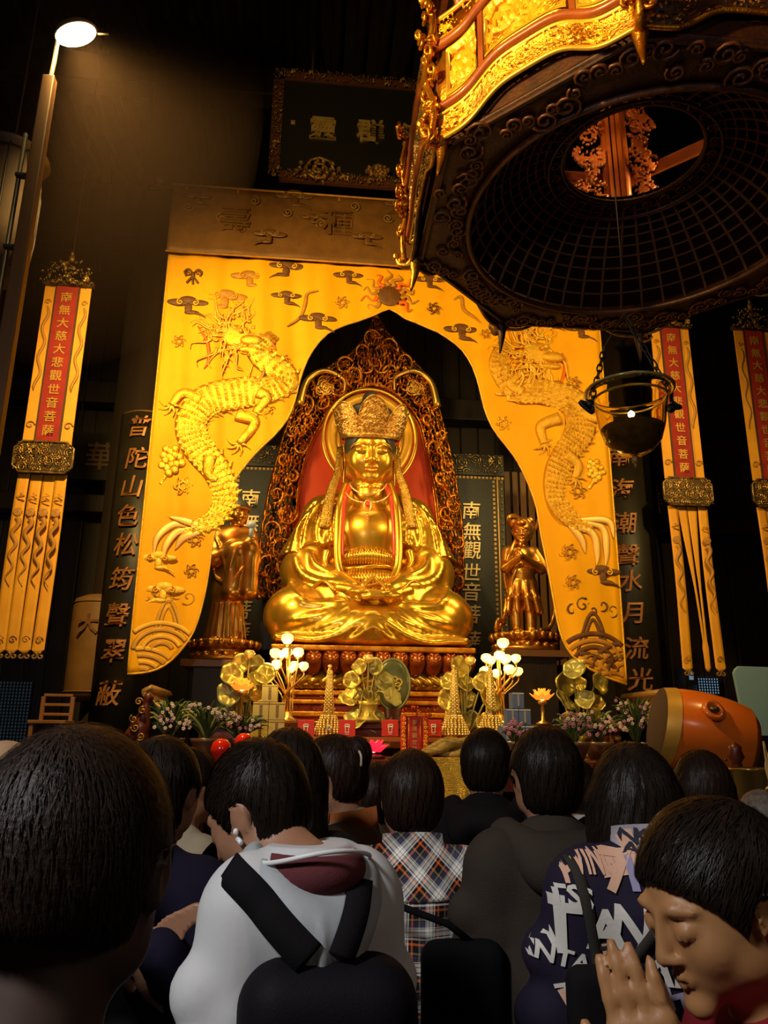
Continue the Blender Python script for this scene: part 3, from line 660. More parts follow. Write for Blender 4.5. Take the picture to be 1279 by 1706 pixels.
# ================================================================== STREAMER BANNERS
def streamer(px, pyt, pym, pyb, Y, label, spread, wpx=80):
    z0, z1, z2 = P(px, pyt, Y)[2], P(px, pym, Y)[2], P(px, pyb, Y)[2]; cx = P(px, pyt, Y)[0]; w_ = .50
    t = thing('temple_banner', label, 'banner', (cx, Y, z0), 0, 'hanging silk streamer banners')
    h1 = z0-z1; h2 = z1-z2
    MB().box((0, .01, -h1/2), (w_, .012, h1)).build('banner_cloth', silk_ban, t, smooth=False)
    for s in (-1, 1):
        MB().box((s*.125, -.004, -h1/2), (.018, .02, h1)).build('trim_ribbon', mat('dark_ribbon', (.05, .015, .004), .6), t, smooth=False)
        b = MB()
        q = [(s*.195+.025*sin(k*.9), -.25-h1*.55*k/20) for k in range(21)]; b.tube(plane_pts(q, -.003), np.r_[.005, np.full(19, .018), .004], 5, flat=.2)
        b.tube(plane_pts(spiral2(s*.195, -.2, .035, 1.2), -.004), .008, 5, flat=.3); b.tube(plane_pts(spiral2(s*.195, -h1+.2, .05, 1.2), -.004), .01, 5, flat=.3)
        b.build('embroidery', mat('banner_tan_thread', (.46, .20, .03), .5), t)
    MB().box((0, -.006, -h1/2), (.235, .012, h1)).build('red_panel', redfelt, t, smooth=False)
    chs = '南無大慈大悲觀世音菩薩'
    for k, s_ in enumerate(chs):
        V, F = text_mesh(s_, .13, .006, .012); MB().add(V+np.array([0, -.016, -.14-k*(h1-.28)/10]), F).build('lettering', mat('banner_letter', (.62, .32, .06), .4, .4), t, smooth=False)
    # crown
    b = MB().box((0, 0, .03), (w_+.05, .07, .06)); b.build('crown_base', mat('crown_bronze', (.07, .04, .012), .45, .5), t, smooth=False)
    rect_relief('crown', mat('crown_gilt', (.33, .19, .045), .3, .5, (.08, .04, .01), 25), -w_/2-.04, w_/2+.04, 0, .34, -.04, .010, .05, .10, 31, .25,
                shape=lambda X, Z: Z < .16+.15*np.maximum(0, np.cos(X/(w_/2+.04)*pi/2))**.7+.02*np.sin(X*60), parent=t, solid=.02)
    MB().ball((0, -.02, .35), (.035, .03, .05)).ball((0, -.02, .41), (.02, .02, .03)).build('crown_tip', gold_old, t)
    # medallion
    mw, mh = w_+.10, .34
    sh = lambda X, Z: (np.abs(X)/(mw/2))**5+(np.abs(Z+h1+mh/2)/(mh/2))**5 < 1
    b = MB(); oct_ = [(-mw/2+.07, 0), (mw/2-.07, 0), (mw/2, -.07), (mw/2, -mh+.07), (mw/2-.07, -mh), (-mw/2+.07, -mh), (-mw/2, -mh+.07), (-mw/2, -.07)]
    b.prism(oct_, .04, c=(0, -.04, -h1+.0)).build('medallion', mat('crown_bronze', (.07, .04, .012), .45, .5), t, smooth=False, bevel=.006)
    rect_relief('medallion_carving', mat('medallion_gilt', (.75, .42, .09), .3, .35, (.2, .08, .02), 45), -mw/2+.02, mw/2-.02, -h1-mh+.02, -h1-.02, -.042, .0055, .035, .105, 33, .35, parent=t)
    b = MB(); b.tube([(x, -.045, z-h1) for x, z in oct_], .012, 6, close=True); b.build('medallion_rim', mat('crown_gilt', (0, 0, 0)), t)
    # tails
    tw = w_/4
    for k in range(4):
        x0 = -w_/2+tw*(k+.5); tl = h2-mh; n = 26; zz = np.linspace(0, -tl, n); dx = np.zeros(n); ww = np.full(n, tw*.94); tz = 0
        if spread and k in (1, 2):
            dx = (np.linspace(0, 1, n)**1.1)*(.10 if k == 1 else -.02); ww = tw*.94*np.clip(1-np.linspace(0, 1.5, n), .22, 1)
            ww[-4:] = tw*.4
        G = np.stack([np.stack([x0+dx+ww*u, .01+.02*np.sin(zz*2+k)+.006*u*0, zz-h1-mh], 1) for u in (-.5, -.25, 0, .25, .5)])
        pt = np.array([[x0+dx[-1]+ww[-1]*u, G[0, -1, 1], -tl-h1-mh-tw*.42*(1-abs(u)*2)] for u in (-.5, -.25, 0, .25, .5)])[:, None]
        tail = MB().grid(np.concatenate([G, pt], 1)).build('tail', silk_ban, t, solid=.006)
        if not (spread and k in (1, 2)):
            b = MB(); zb_ = -h1-mh
            q = [(x0+.026*sin(j*.62), zb_-.48-j*(tl-1.1)/32) for j in range(33)]; b.tube(plane_pts(q, -.014), np.r_[np.linspace(.03, .018, 20), np.linspace(.018, .004, 13)], 5, flat=.2)
            for j in range(8): b.tube(plane_pts(spiral2(x0, zb_-.42, .045, 1.1, j), -.012), .006, 5, flat=.3)
            b.tube(plane_pts([(x0+.05*sin(j*2.), zb_-.22-.02*j) for j in range(5)], -.012), .007, 5, flat=.3)
            b.tube(plane_pts(spiral2(x0, -tl-zb_*0+zb_+.1-.0, .04, 1.4), -.012), .007, 5, flat=.3)
            b.build('embroidery', mat('banner_tan_thread', (0, 0, 0)), tail)
            b = MB()
            for s in (-1, 1): b.tube(plane_pts(spiral2(x0+s*.032, zb_-tl-.06, .036, 1.1, pi/2, s, 14), .0), .011, 6, flat=.5)
            b.build('pendant', mat('pendant_bronze', (.25, .13, .04), .45, .4), t)
    MB().tube([(0, 0, .43), (0, 0, 12-z0)], .008).build('cord', darkwood, t)
    return t
streamer(114, 478, 740, 1084, 8.0, 'yellow silk streamer banner with red lettered panel, at the far left', False)
streamer(1115, 547, 797, 1112, 8.5, 'yellow silk streamer banner with split tails, behind the hanging glass lamp', True)
streamer(1253, 552, 800, 1085, 8.5, 'yellow silk streamer banner cut off by the right edge of the view', False)

# ================================================================== OCTAGONAL HANGING LANTERN
LC = np.array([2.22, 4.52, 0]); LR = 1.635; LZ = 5.1; A0 = radians(-112.9)
can = thing('octagonal_lantern', 'huge octagonal carved wooden palace lantern hanging overhead, gilt panels lit at its left', 'lantern', tuple(LC+np.array([0, 0, LZ])))
vtx = [np.array([LR*cos(A0-k*pi/4), LR*sin(A0-k*pi/4), 0]) for k in range(8)]
carved_dark = mat('carved_dark_red_wood', (.060, .014, .004), .5, .1, (.03, .007, .002), 9, .4, 40)
gilt_line = mat('gilt_moulding', (.95, .58, .07), .3, .7)
rib_m = mat('weathered_net_wood', (.13, .052, .02), .7, spec=.1)
for k in range(8):
    a, b_ = vtx[k], vtx[(k+1) % 8]; L = np.linalg.norm(b_-a); d = (b_-a)/L; nrm = np.array([d[1], -d[0], 0]); 
    if nrm @ (a+b_) < 0: nrm = -nrm
    Mx = Matrix(((d[0], -nrm[0], 0, a[0]), (d[1], -nrm[1], 0, a[1]), (0, 0, 1, 0), (0, 0, 0, 1)))   # local x along edge, -y outwards
    def put(mb, name, m, par=can, **kw):
        q = MB().xf(Mx, mb); return q.build(name, m, par, **kw)
    def wavy(x): u = x/L; return .16*np.exp(-((u-.5)/.27)**4)
    xs = np.linspace(.0, L, 44)
    # lower scroll band with ruyi-curved foot
    near = k in (0, 7, 1, 6)
    res = .011 if near else .025
    def sheet(name, m, x0, x1, zb_, zt_, hgt, cell, seed, mask_t, y=-.02, solid=.0):
        nx = int((x1-x0)/res); nz = max(4, int(.25/res)); X = np.linspace(x0, x1, nx)[None, :]; u = np.linspace(0, 1, nz)[:, None]
        Z = zb_(X)+(zt_(X)-zb_(X))*u; X = np.repeat(X, nz, 0); h = scroll_h(X, Z-wavy(X), cell, seed); edge = np.minimum.reduce([u*nz, (1-u)*nz]) + X*0
        h = np.maximum(h, (edge < 1.5)*1.)
        G = np.stack([X, np.full_like(X, y), Z], -1); V, F = relief(G, (0, -1, 0), h*hgt, (h > mask_t) if mask_t else None)
        Mm = np.array(Mx); V = V @ Mm[:3, :3].T+Mm[:3, 3]
        o = link(name, np_mesh(name, V, F), m, can)
        if solid: q = o.modifiers.new('s', 'SOLIDIFY'); q.thickness = solid; q.offset = 0
        return o
    lit = gold_bright if k in (0,) else (gold_carve if k == 7 else gold_old)  # lit side gets brighter gilding, the rest duller: light put into colour
    bandm = redwood if k in (0, 1) else carved_dark  # orange wood on the lit sides, dark red where shade falls
    # backing board
    G = np.stack([np.stack([xs, np.zeros(44), wavy(xs)+.02], 1), np.stack([xs, np.zeros(44), np.full(44, .9)+wavy(xs)], 1)])
    put(MB().grid(G), 'side_board', gold_carve if k == 0 else carved_dark, solid=.03)  # backing brighter on the lit side only
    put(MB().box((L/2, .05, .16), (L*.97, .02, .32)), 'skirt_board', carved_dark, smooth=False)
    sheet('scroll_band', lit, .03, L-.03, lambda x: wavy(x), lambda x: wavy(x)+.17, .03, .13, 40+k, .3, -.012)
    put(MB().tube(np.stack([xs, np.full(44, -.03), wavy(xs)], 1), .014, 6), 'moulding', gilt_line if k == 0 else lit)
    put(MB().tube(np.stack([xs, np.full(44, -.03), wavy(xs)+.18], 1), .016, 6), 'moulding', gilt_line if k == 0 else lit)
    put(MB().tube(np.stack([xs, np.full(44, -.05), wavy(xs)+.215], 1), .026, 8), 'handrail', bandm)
    # three panels: square, long, square
    for (u0, u1) in ((.07, .24), (.29, .71), (.76, .93)):
        x0, x1 = u0*L, u1*L
        zz0 = lambda x: wavy(x)+.26; zz1 = lambda x: wavy(x)+.62
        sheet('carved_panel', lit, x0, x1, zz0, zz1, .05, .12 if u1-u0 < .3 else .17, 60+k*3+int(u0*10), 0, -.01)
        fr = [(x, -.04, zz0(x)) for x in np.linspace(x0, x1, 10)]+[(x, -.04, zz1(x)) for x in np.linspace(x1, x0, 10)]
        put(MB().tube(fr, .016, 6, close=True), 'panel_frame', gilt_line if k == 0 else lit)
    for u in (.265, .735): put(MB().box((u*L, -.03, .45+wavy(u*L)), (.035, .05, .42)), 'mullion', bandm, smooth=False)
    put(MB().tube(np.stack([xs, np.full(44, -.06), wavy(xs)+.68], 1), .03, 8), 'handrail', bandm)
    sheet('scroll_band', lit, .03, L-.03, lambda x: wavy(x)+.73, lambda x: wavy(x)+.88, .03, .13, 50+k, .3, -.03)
    put(MB().tube(np.stack([xs, np.full(44, -.05), wavy(xs)+.9], 1), .018, 6), 'moulding', gilt_line if k == 0 else lit)
    # upper tier posts and open lattice
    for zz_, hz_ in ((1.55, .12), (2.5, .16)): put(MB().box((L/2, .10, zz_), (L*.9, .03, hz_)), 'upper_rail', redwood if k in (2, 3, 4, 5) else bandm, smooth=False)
    # corner post (fluted) with gilt bracket and upturned hook
    c = a; rdir = a/np.linalg.norm(a); tdir = np.array([-rdir[1], rdir[0], 0])
    post = MB()
    for q in range(10): 
        an = q*2*pi/10; post.tube([c*.985+np.array([.035*cos(an), .035*sin(an), .0]), c*.985+np.array([.035*cos(an), .035*sin(an), .92])], .016, 6)
    post.build('corner_post', redwood if k in (0, 1) else bandm, can)
    up = MB().tube([c*.90+np.array([0, 0, .9]), c*.90+np.array([0, 0, 2.7])], .05, 8).build('upper_post', redwood, can)
    wing = MB()
    for s in (-1, 1):
        for j in range(4):
            cc = c*.90+tdir*s*(.12+.03*j)+np.array([0, 0, 2.25-.16*j]); sp = spiral2(0, 0, .075-.008*j, 1.5, pi/2, s); wing.tube(cc+sp[:, :1]*tdir+sp[:, 1:]*np.array([0, 0, 1]), .016, 6)
    wing.build('bracket', redwood, up)
    hk = MB(); gm = gold_carve if k in (0, 1, 2) else gold_old  # duller gilding on the corners turned from the lamp
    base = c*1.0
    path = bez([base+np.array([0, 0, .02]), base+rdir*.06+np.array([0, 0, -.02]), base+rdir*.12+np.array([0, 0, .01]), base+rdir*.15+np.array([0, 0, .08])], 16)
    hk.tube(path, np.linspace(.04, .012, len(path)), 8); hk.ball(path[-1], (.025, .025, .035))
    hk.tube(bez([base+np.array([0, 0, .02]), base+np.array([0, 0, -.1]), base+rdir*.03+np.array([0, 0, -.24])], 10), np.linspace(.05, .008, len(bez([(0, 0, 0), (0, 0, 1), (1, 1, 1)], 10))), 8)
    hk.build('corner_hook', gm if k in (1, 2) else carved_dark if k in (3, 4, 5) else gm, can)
    dg = MB(); r0 = np.random.RandomState(k)
    for j in range(24 if k in (0, 1, 2, 7) else 8):
        cc = c*1.03+rdir*r0.uniform(0, .05)+tdir*r0.uniform(-.07, .07)+np.array([0, 0, r0.uniform(-.02, 1.25)]); sp = spiral2(0, 0, r0.uniform(.03, .06), 1.3, r0.rand()*6, r0.choice([-1, 1]), 12)
        dg.tube(cc+sp[:, :1]*tdir+sp[:, 1:]*np.array([0, 0, 1])+rdir*.04*np.sin(np.linspace(0, 3, 12))[:, None], .013, 6); dg.ball(cc, r0.uniform(.015, .03))
    zz = np.linspace(0, 1.2, 30); dg.tube(c*1.05+tdir*(.05*np.sin(zz*9))[:, None]+np.stack([zz*0, zz*0, zz], 1), .022, 6)
    dg.build('corner_carving', gm, can)
# vertical gilt ridge carving on the edge A-B seen edge-on, plus underside apron
n = 160; th = np.linspace(0, 2*pi, n, endpoint=False)
def octr(a):
    q = (a-A0) % (pi/4)-pi/8; return LR*cos(pi/8)/np.cos(q)
apr = np.stack([np.stack([(1.2+(octr(th)-.02-1.2)*u)*np.cos(th), (1.2+(octr(th)-.02-1.2)*u)*np.sin(th), np.full(n, .02)], 1) for u in np.linspace(0, 1, 4)])
apr = np.concatenate([apr, apr[:, :1]], 1); MB().grid(apr).build('soffit', carved_dark, can, solid=.02)
b = MB(); r0 = np.random.RandomState(4)
for k in range(110):
    a = k/110*2*pi; rr = 1.24+(octr(np.array([a]))[0]-1.28)*r0.uniform(.1, .9)
    sp = spiral2(rr*cos(a), rr*sin(a), r0.uniform(.04, .09), 1.6, r0.rand()*6, r0.choice([-1, 1]), 18); b.tube(np.stack([sp[:, 0], sp[:, 1], np.full(18, .0)], 1), .011, 5)
b.build('soffit_scrolls', mat('soffit_scroll_wood', (.10, .028, .007), .45, .2), can)
# domed net of ribs and rings rising to the inner ring
def dome(u): r = 1.2+(.5-1.2)*u; return r, .03+.56*sin(u*pi/2)**.8
NU = 12
prof = [dome(u) for u in np.linspace(0, 1, NU)]
MB().lathe([(r, z+.03) for r, z in prof], 60, cap=False).build('dome_lining', mat('dome_dark', (.014, .004, .002), 1, spec=0), can)
for k in range(44):
    a = 2*pi*k/44; pts = [(r*cos(a), r*sin(a), z) for r, z in prof]; MB().tube(pts, .013, 5).build('rib', rib_m, can)
for j in range(1, 11):
    r, z = dome(j/11.); tt = np.linspace(0, 2*pi, 64, endpoint=False); MB().tube(np.stack([r*np.cos(tt), r*np.sin(tt), np.full(64, z)], 1), .009, 5, close=True).build('ring', rib_m, can)
for r, z, q in ((1.2, .01, .022), (.5, .57, .02), (.6, .5, .012)): MB().tube(np.stack([r*np.cos(tt), r*np.sin(tt), np.full(64, z)], 1), q, 8, close=True).build('ring', carved_dark, can)
b = MB()
for k in range(26): 
    a = 2*pi*k/26; sp = spiral2(.555*cos(a), .555*sin(a), .05, 1.4, a, 1, 14); b.tube(np.stack([sp[:, 0], sp[:, 1], np.full(14, .545)], 1), .008, 5)
b.build('ring_scrolls', mat('soffit_scroll_wood', (0, 0, 0)), can)
# closed top of the lantern and its suspension
oc = [(v*1.0) for v in vtx]
mb = MB(); mb.add(np.array([[v[0], v[1], 2.7] for v in vtx]+[[v[0]*.3, v[1]*.3, 3.4] for v in vtx]), [(i, (i+1) % 8, (i+1) % 8+8, i+8) for i in range(8)]+[tuple(range(8, 16))])
mb.build('roof', darkwood, can, smooth=False, solid=.03)
MB().tube([(0, 0, 3.4), (0, 0, 12-LZ)], .03).build('suspension_chain', darkwood, can)
# inner core column with fretwork wings seen through the opening
ic = PZ(1022, 262, LZ+1.6)-LC-np.array([0, 0, LZ]); 
core = MB()
for dx in (-.05, .0, .05): core.box((ic[0]+dx*1.0, ic[1], 1.65), (.035, .06, 2.1))
core.box((ic[0], ic[1]+.02, 1.65), (.20, .03, 2.1)); core.build('core_post', redwood, can, smooth=False)
for s in (-1, 1):
    sheetX = lambda X, Z: np.abs(X-(ic[0]+s*.24)) < .13+.05*np.sin(Z*17)
    rect_relief('fretwork', redwood, ic[0]+(.10 if s > 0 else -.42), ic[0]+(.42 if s > 0 else -.10), .8, 2.6, ic[1]-.02, .014, .03, .16, 77+s, .12, shape=sheetX, parent=can, solid=.02)

# ================================================================== GLASS OIL LAMP ON CHAINS
gy = 4.2
gc = P(1052, 700, gy); sc = gy/1300
lamp = thing('glass_oil_lamp', 'hanging clear glass bowl lamp with a small flame, on chains', 'lamp', tuple(gc))
glass = mat('lamp_glass', (.95, .86, .5), .04, 0, trans=1); glass.node_tree.nodes['Principled BSDF'].inputs['IOR'].default_value = 1.2
R = .245
rt = P(1052, 652, gy)[2]-gc[2]; rb = P(1052, 760, gy)[2]-gc[2]
prof = [(.001, rb), (.05, rb+.004), (.11, rb+.04), (.165, rb+.10), (.195, rb+.2), (R-.03, rt-.08), (R-.01, rt-.03), (R+.02, rt)]
pi_ = [(r-.008 if r > .02 else r, z+.008) for r, z in prof]
MB().lathe(prof+pi_[::-1], 40, cap=False).build('bowl', glass, lamp)
tt = np.linspace(0, 2*pi, 40, endpoint=False)
MB().tube(np.stack([(R+.015)*np.cos(tt), (R+.015)*np.sin(tt), np.full(40, rt)], 1), .009, 8, close=True).build('rim', mat('rim_brass', (.40, .30, .10), .25, .4), lamp)
MB().tube(np.stack([(R-.03)*np.cos(tt), (R-.03)*np.sin(tt), np.full(40, rt-.055)], 1), .008, 8, close=True).build('inner_band', mat('gilt_band', (.85, .6, .15), .3, .8), lamp)
MB().lathe([(.001, rb+.015), (.10, rb+.045), (.155, rb+.105), (.18, rb+.18), (.001, rb+.185)], 32, cap=False).build('oil', mat('dark_oil', (.05, .022, .008), .12, 0, (.10, .05, .015), 20), lamp)
MB().ball((0, 0, rb-.02), (.02, .02, .03)).ball((0, 0, rb-.055), (.01, .01, .02)).build('finial', gold_old, lamp)
MB().lathe([(.03, rb+.18), (.045, rb+.2), (.035, rb+.225), (.012, rb+.23)], 14).build('wick_cup', gold_old, lamp)
MB().ball((0, 0, rb+.26), (.014, .014, .034), 10, 8).build('flame', mat('flame', (1, .75, .4), emit=30, ecol=(1, .8, .5)), lamp)
light('POINT', tuple(gc+np.array([0, 0, rb+.27])), (0, 0, 0), 1.2, (1, .7, .4), .02)
def chain(pts, n, par, r=.016):
    p = bez(pts, 60); L = np.r_[0, np.cumsum(np.linalg.norm(np.diff(p, axis=0), axis=1))]
    for k in range(n):
        l0 = L[-1]*(k+.5)/n; c = np.array([np.interp(l0, L, p[:, i]) for i in range(3)]); c2 = np.array([np.interp(l0+.01, L, p[:, i]) for i in range(3)])
        d = c2-c; d /= np.linalg.norm(d); s = np.cross(d, (0, 1, .01) if k % 2 else (1, .0, .02)); s /= np.linalg.norm(s); hl = L[-1]/n*.68
        a = np.linspace(0, 2*pi, 12, endpoint=False); MB().tube(c+np.cos(a)[:, None]*d*hl+np.sin(a)[:, None]*s*r, .0055, 5, close=True).build('chain_link', mat('old_brass', (.45, .26, .09), .3, .5), par)
for s, (ex, ey), (tx, ty) in ((-1, (985, 672), (999, 612)), (1, (1118, 655), (1072, 578))):
    e = P(ex, ey, gy)-gc; tp = P(tx, ty, gy)-gc
    hk = bez([(s*(R+.01), 0, rt-.10), (s*(R+.07), 0, rt-.09), e+np.array([0, 0, -.06]), e], 16); MB().tube(hk, .013, 8).ball(hk[0], .03).build('hook', mat('old_brass', (0, 0, 0)), lamp)
    top = np.array([0, 0, 2.2]) if False else tp+(tp-e)*2.2
    chain([e, tp, tp+(tp-e)*.6], 9, lamp)
    q = tp+(tp-e)*.6; MB().tube([q, (.02, 0, q[2]+abs(q[0])*1.9)], .004, 5).build('wire', darkwood, lamp)
MB().tube([(.02, 0, 1.05), (.02, 0, LZ+3.38-gc[2])], .005).build('wire', darkwood, lamp)

# ================================================================== FLOOD LAMP ON ITS POLE
fy = 5.0
pt, pb = P(90, 92, fy), P(14, 560, fy); px_ = (pt[0]+pb[0])/2
fl_ = thing('flood_lamp', 'bright round flood lamp on a tall timber pole at the left', 'lamp', (px_, fy, 0))
polem = mat('pole_timber', (.14, .058, .016), .5, 0, (.10, .04, .012), 4, .2, 20, stretch=(1, 1, .1))
zc = P(80, 130, fy)[2]
MB().add(np.array([(-.06, -.05, 0), (.06, -.05, 0), (.06, .05, 0), (-.06, .05, 0), (-.045, -.04, zc), (.045, -.04, zc), (.045, .04, zc), (-.045, .04, zc)]), [(3, 2, 1, 0), (0, 1, 5, 4), (1, 2, 6, 5), (2, 3, 7, 6), (3, 0, 4, 7), (4, 5, 6, 7)]).build('pole', polem, fl_, smooth=False, bevel=.01)
MB().tube([(-.12, .03, 0), (-.12, .03, zc-.5)], .018).build('conduit', darkwood, fl_)
for k in range(6): boxo('clip', (-.085, .0, 2.5+k*.6), (.09, .05, .025), darkwood, fl_)
lc = P(127, 57, fy)-np.array([px_, fy, 0])
MB().tube(bez([(0, 0, zc-.05), (.01, 0, zc+.15), (.02, 0, lc[2]-.02), (lc[0]-.05, 0, lc[2]+.04)], 14), .018).build('arm', mat('lamp_steel', (.4, .32, .2), .4, .6), fl_)
hd = MB().lathe([(.10, .07), (.14, .045), (.165, .01), (.165, .0)], 28, cap=True); hd.build('housing', mat('lamp_steel', (0, 0, 0)), fl_, loc=tuple(lc)).rotation_euler = (radians(18), radians(-22), 0)
MB().lathe([(.001, 0), (.15, 0), (.155, .004), (.001, .004)], 28, cap=False).build('lens', mat('lamp_glow', (1, .85, .6), emit=22, ecol=(1, .80, .50)), fl_, loc=tuple(lc+np.array([0, 0, -.012]))).rotation_euler = (radians(18), radians(-22), 0)
MB().tube([(.16, 0, .02), (.24, 0, .03)], .008).build('latch', mat('lamp_steel', (0, 0, 0)), fl_, loc=tuple(lc))
# dim hanging lantern far left edge
hc = P(8, 330, 6.0)
hl = thing('hanging_lantern', 'dim brown arched lantern at the left edge behind the pole', 'lantern', tuple(hc))
MB().lathe([(.05, .62), (.12, .52), (.3, .44), (.32, .40)], 20).build('canopy', mat('lantern_brown', (.05, .022, .008), .6), hl)
MB().lathe([(.22, .4), (.27, .2), (.28, -.3), (.24, -.75)], 20).build('shade', mat('lantern_shade', (.045, .02, .006), .8, 0, (.03, .012, .004), 6), hl)
for k in range(10): a = k*pi/5; MB().tube([(.235*cos(a), .235*sin(a), .4), (.285*cos(a), .285*sin(a), .1), (.285*cos(a), .285*sin(a), -.35), (.25*cos(a), .25*sin(a), -.75)], .01).build('shade_rib', darkwood, hl)
MB().tube([(0, 0, .6), (0, 0, 12-hc[2])], .01).build('cord', darkwood, hl)

# ------------------------------------------------------------------ haze volume added for the glow around the flood lamp
hz_m = bpy.data.materials.new('lamp_glow_haze'); hz_m.use_nodes = True; nt = hz_m.node_tree; nt.nodes.remove(nt.nodes['Principled BSDF'])
vs_ = nt.nodes.new('ShaderNodeVolumeScatter'); vs_.inputs['Color'].default_value = (1, .60, .42, 1); vs_.inputs['Density'].default_value = .006; vs_.inputs['Anisotropy'].default_value = .35
nt.links.new(vs_.outputs[0], nt.nodes['Material Output'].inputs['Volume'])
hz = MB().ball((-2.0, 5.3, 6.5), (1.5, 1.3, 2.3), 24, 16).build('lamp_glow_haze', hz_m); tag(hz, 'thin warm haze added for the glow around the flood lamp', 'haze', kind='stuff')

# ================================================================== THE SEATED STATUE
BX, BY, BZ = .77, 10.2, P(610, 1086, 10.2)[2]
BO = np.array([BX, BY, BZ])
def q(px, py, dy=0): return P(px, py, BY+dy)-BO
bud = thing('seated_deity_statue', 'large gilded seated bodhisattva statue with tall crown and folded hands, in the curtain opening', 'statue', tuple(BO))
blue_hair = mat('statue_hair_grey_blue', (.055, .05, .045), .45, 0, (.04, .035, .03), 5, .2, 40)

def add_head(S, c, w, h, d, R=None, k=None, face=1.0):
    """a head with its face towards local -Y"""
    Rm = np.eye(3) if R is None else np.array(R); c = np.array(c, float); k = k or .12*w
    def T(x, y, z): return c+Rm @ np.array([x*w, y*d, z*h])
    def B(x, y, z, rx, ry, rz, kk=k, mode='add'): S.ball(T(x, y, z), (rx*w, ry*d, rz*h), kk, mode, Rm)
    def L(a, b, r1, r2, kk=k*.4, mode='add'): S.cone(T(*a), T(*b), r1*w, r2*w, kk, mode)
    B(0, .04, .10, .5, .5, .41)
    B(0, -.10, -.10, .455, .37, .33)
    B(0, -.15, -.24, .33, .30, .22, k)
    for s in (-1, 1):
        B(s*.24, -.30, -.10, .16, .13, .13, k*.8); B(s*.36, .0, -.24, .11, .2, .12, k)
    B(0, -.40, -.41, .15, .10, .085, k*.9)
    for s in (-1, 1):                                                # sockets, lids, brows
        B(s*.21, -.475, .045, .13, .032, .045, k*.5, 'sub')
        B(s*.205, -.412, .03, .12, .072*face, .052, k*.25)
        L((s*.09, -.455, .125), (s*.21, -.452, .15), .022, .025, k*.8); L((s*.21, -.452, .15), (s*.34, -.38, .12), .025, .015, k*.8)
        L((s*.10, -.475, .0), (s*.21, -.482, -.018), .010, .013, k*.06); L((s*.21, -.482, -.018), (s*.31, -.43, .0), .013, .008, k*.06)
    L((0, -.46, .10), (0, -.535, -.10), .045, .07, k*.35); B(0, -.545, -.115, .075, .05, .045, k*.25)
    for s in (-1, 1): B(s*.085, -.50, -.13, .05, .045, .032, k*.2)
    for s in (-1, 1):                                                # lips
        L((0, -.495, -.232), (s*.07, -.49, -.224), .026, .026, k*.1); L((s*.07, -.49, -.224), (s*.155, -.445, -.245), .026, .010, k*.1)
        L((0, -.485, -.285), (s*.10, -.465, -.272), .034, .022, k*.1)
    L((-.15, -.50, -.257), (.15, -.50, -.257), .008, .008, k*.1, 'sub')
    return T
def add_ears(S, T, w, h, d, Rm=None, long=1.0, k=.02):
    Rm = np.eye(3) if Rm is None else np.array(Rm)
    for s in (-1, 1):
        S.ball(T(s*.51, .05, -.02), (.045*w, .105*d, .13*h), k*.3, 'add', Rm)
        S.ball(T(s*.56, .04, -.01), (.025*w, .06*d, .075*h), k*.3, 'sub', Rm)
        pts = [T(s*.53, -.03, -.08), T(s*.55, -.05, .05), T(s*.57, .04, .115), T(s*.57, .12, .07), T(s*.55, .11, -.03), T(s*.52, .03, -.12*long)]
        S.path(bez(pts, 14), .022*w, k*.2)
        if long > 1: S.cone(T(s*.52, .0, -.1), T(s*.53, -.02, -.17*long-.1), .05*w, .055*w, k*.3, sq=(1.6, 1, 1))

# head
hw, hh, hd_ = .655, .93, .80
hcn = q(616, 754, -.15)
RH = Matrix.Rotation(radians(16), 3, 'X'); RHn = np.array(RH)
S = Sculpt(hcn-np.array([.5, .65, .78]), hcn+np.array([.5, .6, .55]), .0085)
def T(x, y, z): return hcn+RHn @ np.array([x*hw, y*hd_, z*hh])
def B_(x, y, z, rx, ry, rz, kk, mode='add'): S.ball(T(x, y, z), (rx*hw, ry*hd_, rz*hh), kk, mode, RH)
def L_(a, b, r1, r2, kk=.02, mode='add'): S.cone(T(*a), T(*b), r1*hw, r2*hw, kk, mode)
B_(0, .03, .12, .5, .48, .40, .03); B_(0, -.06, -.12, .475, .40, .34, .08); B_(0, -.14, -.25, .37, .30, .245, .10)
B_(0, -.36, -.385, .16, .10, .075, .06)
for s in (-1, 1):
    B_(s*.25, -.30, -.14, .17, .13, .14, .09)
    B_(s*.22, -.485, .03, .14, .028, .045, .05, 'sub')
    B_(s*.215, -.375, .005, .135, .095, .058, .02)
    g = [T(s*x, y, z) for x, y, z in ((.06, -.47, .06), (.14, -.478, .105), (.25, -.455, .115), (.36, -.385, .085), (.43, -.30, .03))]; S.path(bez(g, 12), .007, .02)
    g = [T(s*x, y, z) for x, y, z in ((.09, -.462, -.022), (.16, -.474, -.042), (.25, -.463, -.044), (.33, -.405, -.018))]; S.path(bez(g, 12), .0055, .008, 'sub')
L_((0, -.44, .09), (0, -.525, -.12), .040, .066, .05); B_(0, -.525, -.135, .078, .045, .042, .02)
for s in (-1, 1): B_(s*.085, -.48, -.14, .05, .045, .030, .015)
for s in (-1, 1):
    L_((0, -.475, -.235), (s*.065, -.475, -.226), .026, .026, .02); L_((s*.065, -.475, -.226), (s*.145, -.435, -.24), .026, .010, .02); L_((0, -.468, -.285), (s*.09, -.452, -.275), .036, .022, .02)
L_((-.14, -.498, -.257), (.14, -.498, -.257), .010, .010, .008, 'sub')
add_ears(S, T, hw, hh, hd_, RH, long=2.2, k=.03)
neck0 = hcn+np.array([0, .06, -.25]); S.cone(neck0, hcn+np.array([0, .05, -.62]), .205, .225, .02)
